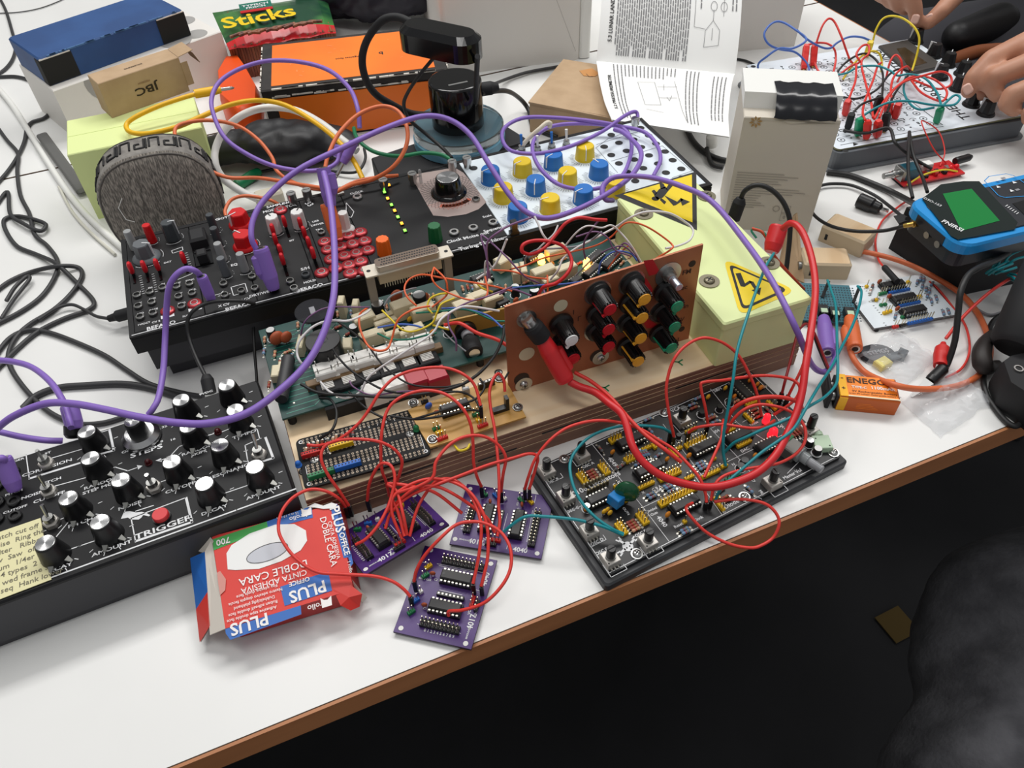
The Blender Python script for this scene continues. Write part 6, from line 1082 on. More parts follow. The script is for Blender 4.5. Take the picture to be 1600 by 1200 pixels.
jump([(820,764,.018),(826,744,.03),(837,716,.04),(858,689,.048),(883,670,.052),(912,660,.053),(942,657,.052),(976,662,.048),(1004,672,.044),(1028,687,.04),(1052,702,.036),(1076,726,.032),(1093,747,.028),(1102,770,.022),(1104,785,.018)],'long red jumper wire from the middle purple board over to the black oscillator board',ends=(1,1))
jump([(827,764,.018),(836,735,.03),(840,714,.038),(826,709,.042),(800,716,.044),(764,726,.046),(722,742,.048),(680,758,.046),(640,775,.040),(612,800,.034),(602,826,.028)],'long red jumper wire from the middle purple board left to the tilted one',ends=(1,0))
jump([(701,962,.012),(702,955,.016),(724,953,.022),(758,941,.028),(785,914,.034),(798,886,.038),(797,856,.042),(784,833,.044),(764,820,.046),(741,815,.046),(713,820,.045),(686,843,.042),(663,869,.034),(651,891,.026),(647,908,.018)],'red jumper wire forming a big circle over the nearest purple board',ends=(0,1))
# over the oscillator board
jump([(1053,682,.022),(1046,650,.04),(1041,612,.056),(1045,583,.066),(1054,560,.074),(1068,543,.078),(1087,531,.08),(1106,528,.08),(1132,537,.074),(1155,557,.064),(1173,590,.05),(1184,620,.036),(1190,650,.022)],'red jumper wire hooping in front of the lime enclosure',ends=(1,0))
jump([(1106,662,.022),(1102,637,.036),(1095,604,.05),(1101,597,.052),(1130,594,.05),(1157,590,.048),(1187,587,.047),(1213,588,.046),(1237,593,.044),(1249,603,.042),(1247,617,.038),(1235,631,.032),(1209,648,.022)],'red jumper wire with a sharp kink along the rear of the oscillator board',ends=(1,0))
jump([(1076,676,.020),(1086,669,.026),(1106,665,.03),(1130,663,.032),(1150,666,.032),(1175,669,.03),(1196,666,.028),(1210,657,.022)],'red jumper wire lying low across the middle of the oscillator board',ends=(1,0))
jump([(1134,662,.02),(1144,641,.032),(1162,628,.04),(1186,621,.044),(1213,620,.044),(1236,624,.042),(1250,632,.036),(1254,645,.028)],'upper red jumper wire arching over the two lit red lamps',r=.0015)
jump([(1135,676,.02),(1147,654,.032),(1166,638,.04),(1188,632,.042),(1213,635,.042),(1233,642,.04),(1248,653,.038),(1257,667,.036),(1259,682,.034),(1254,697,.032),(1240,712,.03),(1216,724,.028),(1190,729,.028),(1165,733,.028),(1142,739,.028),(1126,747,.028),(1116,760,.025),(1111,782,.018)],'lower red jumper wire circling the two lit red lamps to the front pins',ends=(0,1))
jump([(1116,784,.022),(1150,780,.024),(1182,783,.024),(1202,791,.022),(1215,806,.018),(1217,822,.014),(1208,840,.008),(1190,852,.005),(1172,856,.004),(1140,850,.006),(1104,832,.012),(1080,808,.020),(1072,793,.022),(1082,786,.018)],'red jumper wire looping out over the front edge of the oscillator board')
jump([(1100,746,.022),(1126,688,.03),(1129,668,.032),(1130,656,.026)],'short upright red jumper wire behind the teal wire')
tp=[(1209,396,.079),(1204,404,.082),(1195,420,.088),(1175,473,.088),(1153,543,.08),(1145,596,.068),(1137,642,.05),(1131,676,.036),(1130,706,.024),(1134,728,.016)]
jump(tp,'teal jumper wire hanging from the lime enclosure down to the oscillator board',TW,ends=(0,0))
jump([(1132,707,.018),(1147,692,.028),(1166,683,.034),(1190,672,.040),(1215,662,.046),(1240,650,.05),(1266,634,.05),(1289,620,.046),(1306,601,.042),(1309,580,.04),(1308,540,.04),(1306,480,.034),(1298,452,.026),(1293,438,.021)],'teal jumper wire from the oscillator board to the left pin of the teal strip board',TW)
jump([(1118,781,.018),(1126,764,.026),(1141,749,.032),(1162,731,.036),(1190,707,.042),(1216,689,.046),(1240,670,.05),(1257,642,.056),(1266,626,.056),(1281,601,.05),(1300,572,.042),(1312,548,.038),(1331,511,.032),(1342,480,.028),(1346,456,.024),(1340,447,.021)],'teal jumper wire from the front pins to the right pin of the teal strip board',TW)
jump([(1048,676,.022),(1032,668,.03),(1000,665,.034),(963,667,.036),(926,680,.036),(903,700,.034),(891,723,.034),(894,753,.032),(907,782,.028),(930,808,.024),(956,826,.02),(974,834,.016)],'teal jumper wire arching over the left part of the oscillator board',TW,ends=(1,0))
jump([(974,836,.016),(940,822,.022),(900,812,.026),(850,807,.026),(822,807,.026),(800,820,.02),(786,832,.014)],'teal jumper wire from the oscillator board to the middle purple board',TW)
jump([(1222,614,.024),(1227,594,.034),(1236,560,.042),(1246,521,.046),(1254,509,.046),(1262,507,.042),(1272,520,.034),(1285,552,.022),(1297,582,.014)],'dark red wire of the battery snap, arching in front of the lime enclosure',mat('dark red wire',(150,30,34),.4),.0011,(1,0))
jump([(1262,509,.040),(1268,516,.036),(1280,548,.022),(1294,580,.012)],'black wire of the battery snap',BW,.0009)
jump([(1232,618,.022),(1242,598,.034),(1254,572,.044),(1263,540,.05),(1268,514,.05)],'red jumper wire beside the battery snap wires',RW,.0011,(1,0))
# ================================================================ black cables on the left and others
def bc(path,label,r=.0021,m=DGW): return wire('power_cable',path,r,m,label)
k=.0025
bc([(-6,-12,k),(8,14,k),(18,46,k),(24,72,k),(20,92,k),(8,108,k),(-8,118,k)],'black cable at the top left corner of the table')
bc([(-6,120,k),(28,120,k),(54,130,k),(78,152,k),(80,170,k),(70,184,k),(50,191,k),(42,202,k),(38,222,k),(28,244,k),(12,268,k),(-8,290,k)],'black cable curling out from under the pile of boxes at the left')
bc([(-6,196,k),(10,218,k),(28,240,k),(27,268,k),(32,305,k),(46,334,k),(54,366,k),(74,384,k),(90,408,k),(86,432,k),(66,462,k),(34,486,k),(-8,508,k)],'long black cable running down the left side in an S curve')
bc([(-4,318,k),(12,300,k),(16,334,.004),(36,349,.005),(62,361,.005),(72,352,.005),(60,345,.004),(30,338,k),(8,342,k),(8,358,k),(26,384,k),(58,398,k),(88,412,.006),(118,440,k),(146,470,k),(138,484,k),(100,498,k),(60,518,k),(28,544,k),(-8,580,k)],'black cable with a small doubled hook at the left edge of the table')
bc([(-8,456,k),(18,438,k),(52,424,k),(92,416,.007),(122,418,k),(128,432,k),(112,458,k),(84,484,k),(48,506,k),(26,526,k),(14,550,k),(16,572,k),(30,596,k),(56,626,k),(84,648,k),(120,662,k),(160,661,k),(198,650,k)],'black cable looping down behind the drum synthesizer')
bc([(10,470,.005),(24,448,.006),(42,432,.006),(46,436,.006),(34,452,.005),(20,470,.004),(2,498,k)],'short doubled black cable at the left edge',.0018)
o=bc([(60,500,.004),(88,482,.005),(112,476,.005),(132,484,.005),(150,494,.007),(170,498,.009)],'thin black cable ending in a plug at the left end of the modular case',.0015); b=MB(); A,B=P(170,498,.010),P(206,488,.014); b.lathe([(.003,0),(.0036,.006),(.0052,.008),(.0052,(B-A).length)],BM,14,along(A,B)); child(o,b,'plug')
bc([(-8,556,k),(16,528,k),(44,516,k),(78,520,k),(124,537,k),(165,556,k),(198,578,k),(234,600,k),(284,614,k),(318,620,k)],'black cable running from the left edge behind the drum synthesizer')
bc([(36,638,k),(58,618,k),(92,606,k),(140,602,k),(190,600,k),(232,606,k),(278,620,k)],'thick black cable lying just behind the drum synthesizer',.0028)
o=bc([(398,474,.058),(372,470,.066),(330,472,.068),(304,484,.068),(293,502,.062),(296,530,.052),(308,562,.046),(322,590,.042),(326,602,.04)],'thin black power cord looping in front of the modular case to the drum synthesizer',.0015,BW); b=MB(); A,B=P(322,586,.043),P(328,614,.036); b.lathe([(.003,0),(.0048,.004),(.0048,(B-A).length)],BM,14,along(A,B)); child(o,b,'plug')
bc([(398,482,.045),(396,515,.03),(398,552,.02),(401,590,.01),(402,618,.003)],'thin black cable hanging at the corner of the drum synthesizer',.0012,BW)
wire('white_cord',[(-8,132,.003),(20,166,.003),(50,214,.003),(80,262,.003),(110,306,.003),(145,346,.003),(196,392,.003)],.0036,WRU,'thick white cord running diagonally past the lime carton')
wire('white_cord',[(92,292,.002),(112,330,.002),(140,362,.002),(180,398,.002)],.0016,mat('translucent cord',(214,212,200),.4),'thin pale cord beside the thick white one')
wire('thin_cord',[(-5,21,.0015),(30,19,.0015),(62,13,.0015),(92,2,.0015),(110,-8,.0015)],.0008,DGW,'very thin dark cord near the top left corner')
bc([(1292,269,.003),(1318,272,.003),(1338,277,.003),(1376,292,.004),(1400,303,.006),(1424,316,.02),(1432,322,.05)],'thick black cable running from the tall white carton to the oscilloscope',.0029,BW)
o=bc([(1417,352,.058),(1402,356,.05),(1376,361,.042),(1334,361,.034),(1298,353,.028),(1273,337,.020),(1263,317,.012),(1266,301,.007),(1280,291,.004),(1302,287,.004),(1332,290,.004),(1366,305,.006),(1392,324,.012),(1408,337,.03),(1418,341,.048)],'thin black probe cable looping beside the wooden blocks',.0016,BW); b=MB(); A,B=P(1412,353,.058),P(1428,350,.062); b.lathe([(.0018,0),(.0022,.003),(.0022,(B-A).length)],GOLD,12,along(A,B)); child(o,b,'plug')
o=bc([(1158,309,.06),(1164,298,.068),(1178,290,.074),(1194,291,.075),(1212,302,.07),(1226,320,.062),(1234,344,.05),(1234,370,.036),(1231,400,.02),(1228,424,.008)],'black power cord arching in front of the tall white carton',.0022,BW); b=MB(); A,B=P(1146,342,.04),P(1158,309,.06); b.lathe([(.0058,0),(.0058,.016),(.004,.020),(.003,(B-A).length)],BM,14,along(A,B)); child(o,b,'plug')
wire('thin_cord',[(1175,357,.055),(1190,362,.055),(1200,376,.05),(1210,400,.046),(1235,430,.03),(1256,452,.012)],.0014,mat('rust wire',(190,70,40),.5),'rust red wire running along the far edge of the lime enclosure','wire')
wire('wire_loop',[(1182,372,.05),(1174,360,.054),(1184,357,.056),(1196,366,.054),(1202,378,.05)],.0009,GW,'thin green wire loop behind the lime enclosure','wire')
o=wire('probe_lead',[(1592,385,.04),(1560,405,.05),(1530,418,.06),(1512,431,.062),(1501,456,.058),(1497,490,.045),(1492,532,.028),(1481,567,.012),(1474,577,.010)],.0024,BW,'black test lead with a crocodile clip in front of the black speaker box','test lead')
b=MB(); A,B=P(1477,573,.010),P(1452,597,.008); L_=(B-A).length; X=along(A,B); b.lathe([(.003,0),(.0048,.004),(.0048,L_*.8),(.004,L_)],BP,14,X); child(o,b,'clip_boot'); b=MB(); b.loft([[(-.004,-.0025,0),(.004,-.0025,0),(.004,.0025,0),(-.004,.0025,0)],[(-.0006,-.001,.018),(.0006,-.001,.018),(.0006,.001,.018),(-.0006,.001,.018)]],SIL,X=along(B,P(1438,609,.004))); child(o,b,'crocodile_jaw')
o=wire('probe_lead',[(1610,420,.03),(1586,431,.03),(1546,457,.028),(1505,495,.022),(1478,529,.014)],.0014,RW,'red test lead with a crocodile clip, over the clear plastic bag','test lead')
b=MB(); A,B=P(1474,536,.012),P(1469,572,.010); b.lathe([(.002,0),(.0028,.003),(.0058,.007),(.0062,.014),(.005,(B-A).length)],REH,16,along(A,B)); child(o,b,'clip_boot'); b=MB(); b.box(-.003,.003,-.0015,.0015,0,.009,SIL,X=along(B,P(1466,580,.008))); child(o,b,'crocodile_jaw')
o=wire('thin_cord',[(1424,309,.004),(1400,326,.003),(1378,346,.003),(1368,374,.003),(1372,404,.004),(1383,420,.012)],.0010,RW,'thin red wire ending in a black sleeve at the white chip board','wire'); b=MB(); A,B=P(1381,417,.012),P(1402,440,.014); b.lathe([(.0022,0),(.0028,.002),(.0028,(B-A).length)],BM,12,along(A,B)); child(o,b,'sleeve')
wire('thin_cord',[(1452,440,.004),(1466,452,.003),(1490,482,.003),(1508,508,.003),(1515,538,.003),(1512,560,.003),(1500,578,.003),(1478,590,.003)],.0010,RW,'thin red wire curving right of the white chip board','wire')
bc([(1612,470,.003),(1584,484,.003),(1560,495,.003),(1547,512,.003),(1540,560,.003),(1537,596,.003),(1542,618,.003),(1552,634,.003),(1566,652,.003),(1580,664,.003),(1592,664,.003),(1597,648,.003),(1590,622,.003),(1580,600,.004)],'black cord looping at the right edge of the table beside the battery',.0022,BW)
bc([(1524,482,.002),(1548,492,.002),(1580,482,.002),(1612,468,.002)],'grey cord lying on the table at the right edge',.0012,GYW)
# cream cable tie standing on the white panel
b=MB(); p=spline(pts([(814,230,.062),(826,216,.07),(842,202,.078),(854,192,.082),(860,193,.080),(858,200,.076)]),6)
b.tube(p,.0021,mat('cream plastic',(226,216,196),.5),8); tag(b.build('cable_tie',None,p[0]),'cream plastic tie holding the purple coil on the white panel','cable tie')

# teal wires sticking out of the right end of the black box
for i,(x0,y0,x1,y1,x2,y2) in enumerate(((1541,427,1556,418,1575,408),(1545,429,1562,420,1582,412),(1552,427,1560,412,1566,396),(1548,426,1555,412,1560,399),(1556,428,1570,424,1588,418),(1560,424,1580,398,1612,384),(1566,420,1590,404,1616,398),(1575,430,1592,440,1616,452),(1580,436,1596,448,1618,462),(1578,428,1598,434,1618,444))):
    wire('teal_wire',[(x0,y0,.030),((x0+x1)/2,(y0+y1)/2-1,.040),(x1,y1,.044),(x2,y2,.040+.004*(i%3))],.0011,TW,'one of the loose teal wires tufting out beside the black speaker box','wire','teal wires beside the speaker box')
# ================================================================ white patch-wire synthesizer, far right
H=.025; F=FR(.3449,.7156,0,.2397); W,L0=.2279,.2039
t=thing('patch_synthesizer','white patch-wire synthesizer board in a grey tray, with black knobs, at the far right','synthesizer',F.M)
TRG=mat('tray grey',(112,116,120),.5); Z=H+.0002
b=MB(); b.prism(rrect(-.006,W+.006,-.008,L0+.006,.010,4),0,.003,TRG,c=.001); b.prism(rrect(-.002,W+.002,-.004,L0+.002,.008,4),.003,.0222,mat('tray dark',(92,96,102),.5)); b.build('tray',t)
b=MB(); b.prism(rrect(0,W,0,L0,.005,4),H-.002,H,mat('board olive edge',(130,128,96),.6),mtop=mat('board ice white',(226,234,242),.42))
def at(x,y,w=H): return F.px(x,y,w)
for x,y in ((1177,104),(1321,236)): q=at(x,y); b.disc(q.x,q.y,.003,Z,BLK)
q=at(1336,226); b.ngon([(q.x-.003,q.y-.002),(q.x+.004,q.y),(q.x,q.y+.004)],Z,BLK)
for i in range(10):
    for j in range(15):
        u=.014+i*.0118+.0*j; v=.016+j*.0118
        if u>.128: continue
        b.disc(u,v,.0012,Z,BLK,10)
        k=(i*7+j*3)%6
        if k in(0,3): b.ring(u,v,.0034,.0041,Z,BLK,16)
        elif k==1: b.line([(u-.003,v+.005),(u+.002,v+.005)],.0009,Z,BLK)
        elif k==2: b.text('0123456789'[(i+j)%10],u+.001,v+.0052,Z,.0062,BLK,PI)
        elif k==4: b.line([(u-.0036,v+.0035),(u+.0036,v+.0035),(u+.0036,v+.0068),(u-.0036,v+.0068)],.0008,Z,BLK,True)
        else: b.arc(u,v,.0042,.3,2.6,.0005,Z,BLK)
for i in range(4): v=.02+i*.045; b.line([(.006,v),(.012,v+.034)],.0007,Z,BLK); b.line([(.068,v+.01),(.074,v+.04)],.0006,Z,BLK)
b.line([(.008,.007),(.13,.007)],.0006,Z,BLK); b.line([(.131,.01),(.131,.16)],.0008,Z,BLK)
for s,x,y in (('THE',1499,176),('DRONE',1452,140),('THING',1386,92)): q=at(x,y); b.text(s,q.x,q.y,Z,.0165,BLK,PI/2,False)
bd=b.build('front_panel',t)
b=MB(); b.prism([at(*p)[:2] for p in ((1372,75),(1416,66),(1466,101),(1462,109),(1424,118),(1418,116))],H,H+.0035,mat('screen surround',(66,62,58),.5),c=.001); sc=b.build('screen_surround',t)
b=MB(); b.ngon([at(x,y,H+.0036)[:2] for x,y in ((1401,76),(1414,74),(1449,98),(1420,106))],H+.0037,mat('dark display',(58,50,34),.15)); inst('screen',b.mesh('screen'),sc,Matrix())
KT=KNOB(.0082,.0155,BP,None,.0095,INK,8,.72)
for x,y,a in ((1437,44,.5),(1465,66,.4),(1487,80,-.8),(1476,99,.5),(1511,94,-.8),(1504,117,-.8),(1526,141,.2),(1549,155,.3)): q=at(x,y+2,H+.0155); inst('knob',KT,t,T(q.x,q.y,H,a))
b=MB(); b.cyl(.235,.02,.008,.006,.014,mat('pale teal bump',(120,150,140),.5),14)
pg={'r':RW,'g':TW,'k':BW,'y':YW,'b':mat('patch blue',(76,112,190),.4)}; pm={'r':mat('plug red',(222,44,36),.4),'g':mat('plug green',(16,150,104),.4),'k':BM,'y':mat('plug yellow',(228,200,24),.4),'b':BLH}
PGR='thin patch wires on the white synthesizer'
pw=[('b',[(1185,114,.027),(1185,100,.036),(1196,90,.045),(1217,76,.055),(1237,76,.06),(1256,67,.066),(1259,59,.068),(1245,48,.072),(1226,36,.075),(1212,34,.075),(1200,42,.072),(1194,55,.066),(1201,69,.058),(1218,77,.05),(1241,81,.044),(1256,93,.036),(1264,106,.03),(1262,116,.027)],'blue patch wire standing in a round loop, plugged behind the tall white carton'),
('b',[(1245,47,.07),(1262,62,.06),(1284,74,.05),(1298,75,.046),(1308,67,.046),(1326,58,.048),(1345,58,.048),(1361,64,.044)],'blue patch wire reaching from the round blue loop to the yellow plug'),
('r',[(1274,72,.046),(1283,45,.062),(1290,33,.068),(1297,29,.07),(1305,36,.066),(1315,58,.056),(1322,78,.044),(1329,95,.034),(1337,102,.028)],'red patch wire in a tall pointed arch'),
('r',[(1262,70,.046),(1276,67,.048),(1292,68,.048),(1303,76,.044),(1306,90,.036),(1303,110,.03),(1298,122,.027)],'red patch wire in a low arch from the pair of red plugs'),
('r',[(1273,98,.036),(1278,110,.033),(1290,120,.029),(1298,122,.027)],'short red patch wire right behind the black tape'),
('y',[(1364,64,.044),(1369,46,.056),(1379,30,.066),(1393,25,.07),(1411,29,.07),(1428,42,.066),(1436,58,.058),(1435,75,.048),(1430,95,.036),(1425,111,.028)],'yellow patch wire in a big arch past the hand to the dark screen'),
('y',[(1317,124,.027),(1330,105,.036),(1346,88,.044),(1362,80,.046),(1374,84,.042),(1378,98,.034),(1377,112,.028)],'yellow patch wire in a low arch under the yellow plug'),
('k',[(1303,120,.028),(1318,101,.036),(1336,88,.044),(1353,84,.046),(1369,94,.042),(1379,114,.038),(1379,140,.036),(1376,168,.038)],'black patch wire arching beside the low yellow one'),
('r',[(1303,124,.028),(1328,104,.038),(1343,97,.044),(1338,85,.05),(1347,72,.054),(1357,71,.054),(1357,84,.05),(1346,97,.044),(1352,128,.04),(1361,160,.044),(1364,184,.046)],'red patch wire with a small loop under the yellow plug'),
('r',[(1338,100,.044),(1337,124,.04),(1332,140,.040),(1325,158,.042)],'red patch wire dropping to the red plug beside the tall white carton'),
('r',[(1377,98,.042),(1371,104,.042),(1364,126,.042),(1352,156,.044),(1348,176,.046),(1352,188,.046)],'red patch wire slanting to the left of the red plug cluster'),
('r',[(1384,124,.03),(1391,96,.046),(1400,86,.05),(1408,95,.046),(1409,112,.036),(1402,128,.03)],'red patch wire in a narrow arch left of the dark screen'),
('r',[(1374,184,.046),(1388,152,.052),(1409,130,.056),(1440,119,.056),(1470,112,.054),(1485,119,.05),(1485,133,.044),(1466,139,.04),(1440,130,.036),(1416,120,.03)],'red patch wire looping out to the knobs and back'),
('r',[(1424,126,.032),(1440,145,.036),(1468,158,.04),(1478,152,.042),(1478,140,.044),(1461,125,.046),(1440,119,.046),(1420,122,.044),(1396,140,.042),(1380,160,.044),(1366,186,.046)],'red patch wire crossing low over the printed title'),
('g',[(1344,184,.042),(1366,170,.048),(1390,160,.052),(1420,158,.052),(1450,163,.05),(1474,165,.048),(1492,163,.048),(1500,153,.05),(1491,149,.05),(1472,166,.046)],'teal patch wire between the two green plugs, with a small end loop'),
('g',[(1282,119,.028),(1320,115,.036),(1341,105,.042),(1370,103,.044),(1390,110,.044),(1402,118,.044),(1421,116,.046),(1446,123,.046),(1464,145,.046),(1471,166,.046)],'teal patch wire running the whole length of the board'),
('g',[(1415,120,.032),(1412,141,.036),(1420,160,.04),(1436,171,.042),(1460,168,.046)],'teal patch wire hooking under the long ones'),
('k',[(1331,178,.042),(1345,164,.046),(1361,157,.046),(1376,152,.046)],'short black patch wire between two black plugs'),
('k',[(1313,151,.028),(1340,154,.034),(1370,140,.04),(1388,118,.044),(1404,108,.04),(1420,112,.03)],'black patch wire lying across the socket rows'),
('k',[(1386,176,.046),(1396,150,.046),(1414,124,.04),(1424,112,.03)],'black patch wire from the tall black plug to the dark screen'),
('r',[(1395,164,.044),(1392,140,.048),(1398,118,.046),(1416,104,.04),(1424,112,.028)],'red patch wire arching left of the dark screen from the red plug pair')]
for c_,p,lb in pw: wire('patch_wire',p,.00125,pg[c_],lb+' on the white board' if len(lb.split())<12 else lb,'patch wire')
for c_,x0,y0,x1,y1,lb in (('r',1256,108,1260,70,'left of the two upright red plugs behind the black tape'),('r',1270,103,1273,70,'right of the two upright red plugs behind the black tape'),('y',1354,86,1361,65,'yellow plug standing beside the dark screen'),('g',1340,211,1344,185,'green plug at the front of the patch board, left of the red cluster'),('r',1354,216,1356,188,'left plug of the red cluster at the front of the patch board'),('r',1370,213,1373,188,'right plug of the red cluster at the front of the patch board'),('r',1321,178,1325,157,'red plug just right of the tall white carton'),('r',1387,182,1389,163,'left of the two red plugs beside the printed circles'),('r',1399,183,1404,162,'right of the two red plugs beside the printed circles'),('g',1464,190,1470,168,'green plug standing near the printed title'),('k',1325,199,1331,178,'black plug left of the front green plug'),('k',1367,176,1376,150,'tall black plug in the middle of the patch board'),('k',1382,204,1386,176,'black plug right of the red cluster')):
    A=P(x0,y0,.027); B=P(x1,y1,.046); b=MB(); X=along(A,B); Lq=(B-A).length; b.loft([[(x*k,y*k,z) for x,y in rrect(-.0036,.0036,-.0036,.0036,.0012,2)] for z,k in ((0,.8),(.003,1),(Lq-.003,1),(Lq,.7))],pm[c_],X=X); o=b.build('patch_plug',None,A); tag(o,lb,'plug'); b=MB(); b.cyl(0,0,.0012,0,.0028,GOLD,8); b.v=[v+V((A.x,A.y,.0245)) for v in b.v]; child(o,b,'pin')
for p,lb in (([(1318,204,.03),(1352,208,.034),(1388,200,.042),(1398,222,.04),(1412,236,.03),(1431,250,.016),(1456,264,.010)],'black cable from the black plug down to the red amplifier board'),([(1421,206,.028),(1419,242,.03),(1420,280,.03),(1426,309,.03)],'black cable hanging straight down to the oscilloscope corner'),([(1421,208,.028),(1427,242,.028),(1441,276,.024),(1449,300,.03)],'black cable slanting over the red amplifier board')): wire('audio_cable',p,.0017,BW,lb)
wire('audio_cable',[(1150,92,.002),(1165,95,.002),(1182,103,.004),(1190,110,.01)],.0016,BW,'black cable emerging between the booklet and the patch board')
wire('audio_cable',[(1070,196,.004),(1084,222,.004),(1104,240,.004),(1128,250,.004),(1150,252,.004)],.0032,BW,'thick black cable in the shade under the booklet')
wire('audio_cable',[(1104,232,.006),(1112,256,.004),(1130,262,.004)],.0026,BW,'second black cable in the shade under the booklet'); A=P(1112,228,.006); b=MB(); b.lathe([(.006,0),(.006,.012),(.004,.016)],WRU,14,along(A,P(1112,210,.02))); tag(b.build('plug',None,A),'pale plug in the shade under the booklet','plug')
# ================================================================ open booklet
PGM=mat('page white',(244,244,242),.6); TXM=mat('page print',(128,128,130),.8); HDM=mat('page heading',(28,28,30),.7)
f0,f1=P(932,92,.048),P(1149,112,.048); l0,l1=P(956,187,.046),P(1140,214,.046)
upv=V((.02,.14,.12)); 
def low(s,v):                            # v from the fold (0) to the free edge (1)
    p=(f0*(1-s)+f1*s)*(1-v)+(l0*(1-s)+l1*s)*v; p=p.copy(); p.z+=.008*math.sin(PI*min(1,v*1.4))*(.6+.4*s)-.004*math.exp(-v*14); p+=V((-.004*math.sin(PI*v),0,0)); return p
def upp(s,v):
    p=f0*(1-s)+f1*s; n=V((-upv.y,upv.x,0)); return p+upv*v+V((0,-.012,0))*math.sin(PI*min(1,v*1.2))-V((0,0,.004))*math.exp(-v*14)
c0=(f0+f1)/2
t=thing('booklet','open printed booklet with text and circuit diagrams, leaning on the plain kraft box','booklet',Matrix.Translation((c0.x,c0.y,.04)))
def off(fn,s,v,d): 
    e=.01; n=(fn(s+e,v)-fn(s-e,v)).cross(fn(s,v+e)-fn(s,v-e)).normalized(); n=n if n.dot(EYE-fn(s,v))>0 else -n; return fn(s,v)+n*d
for fn,nm in ((low,'lower_page'),(upp,'upper_page')):
    b=MB(); NX,NY=10,16
    for d in (0,-.0012): 
        g=[[off(fn,i/NX,j/NY,d) for i in range(NX+1)] for j in range(NY+1)]; vs=[p for r in g for p in r]
        b.add(vs,[(j*(NX+1)+i,j*(NX+1)+i+1,(j+1)*(NX+1)+i+1,(j+1)*(NX+1)+i) for j in range(NY) for i in range(NX)],PGM,True)
    pg_=child(t,b,nm)
    b=MB(); rnd=random.Random(5 if fn is low else 9)
    def strip(s,v0,v1,w=.0085,m=TXM,k=3):
        for i in range(k):
            a=v0+(v1-v0)*i/k; c=v0+(v1-v0)*(i+1)/k
            b.add([off(fn,s-w/2,a,.0006),off(fn,s+w/2,a,.0006),off(fn,s+w/2,c,.0006),off(fn,s-w/2,c,.0006)],[(0,1,2,3)],m)
    def seg(p,q,w=.0028):
        n=max(2,int((abs(p[0]-q[0])+abs(p[1]-q[1]))*14))
        pp=[V((p[0]+(q[0]-p[0])*i/n,p[1]+(q[1]-p[1])*i/n)) for i in range(n+1)]; d=V((q[0]-p[0],(q[1]-p[1])*1.1)).normalized(); nn=V((-d.y,d.x))*w/2
        for x,y in zip(pp,pp[1:]): b.add([off(fn,x.x-nn.x,x.y-nn.y,.0006),off(fn,x.x+nn.x,x.y+nn.y,.0006),off(fn,y.x+nn.x,y.y+nn.y,.0006),off(fn,y.x-nn.x,y.y-nn.y,.0006)],[(0,1,2,3)],TXM)
    def head(sx,s0,v0,s,size,m=HDM,sgn=-1):
        vs,fs=textgeo(s,True); b.add([off(fn,s0-y*size,v0+sgn*x*size*sx,.0006) for x,y,z in vs],fs,m)
    def dashes(s,v0,v1):
        v=v0
        while v<v1-.01:
            l_=rnd.uniform(.02,.07); strip(s,v,min(v1,v+l_)); v+=l_+.008
    if fn is low:
        head(1.5,.085,.58,'5.2 PRESSUREMETER',.036)
        for i in range(30):
            s=.125+i*.0285
            if s<.2: dashes(s,.08,.95)
            elif s<.60: dashes(s,.04,.34 if s<.5 else .28)
            elif .66<s<.78: dashes(s,.1,.9)
            elif .86<s: dashes(s,.2,.8)
        for p,q in (((.3,.42),(.43,.40)),((.43,.40),(.47,.68)),((.47,.68),(.34,.7)),((.34,.7),(.3,.42)),((.45,.46),(.6,.44)),((.46,.6),(.6,.58)),((.58,.36),(.66,.86)),((.5,.42),(.5,.5)),((.52,.58),(.54,.62)),((.54,.62),(.56,.56)),((.34,.76),(.48,.78))): seg(p,q)
    else:
        head(.95,.085,.30,'5.3 LUNAR LANDER',.04,HDM,1)
        for i in range(31): dashes(.125+i*.0172,.05 if i%7 else .12,.62)
        for i in range(31): dashes(.13+i*.0172,.70,.97)
        for p,q in (((.68,.28),(.68,.62)),((.68,.28),(.76,.27)),((.76,.15),(.86,.17)),((.76,.15),(.76,.26)),((.86,.17),(.86,.27)),((.76,.26),(.81,.33)),((.86,.27),(.81,.33)),((.81,.2),(.81,.28)),((.81,.33),(.81,.4)),((.81,.5),(.81,.6)),((.88,.36),(.88,.6)),((.76,.64),(.88,.62))): seg(p,q)
        for s_,v_ in ((.81,.42),(.88,.42),(.81,.5),(.88,.5)):
            for k in range(12): a=k*PI/6; c=(k+1)*PI/6; seg((s_+.022*math.cos(a),v_+.03*math.sin(a)),(s_+.022*math.cos(c),v_+.03*math.sin(c)),.003)
        for s_ in (.94,.965,.72): dashes(s_,.4,.56)
    inst('printed_text',b.mesh('printed_text'),pg_,t.matrix_world.inverted())
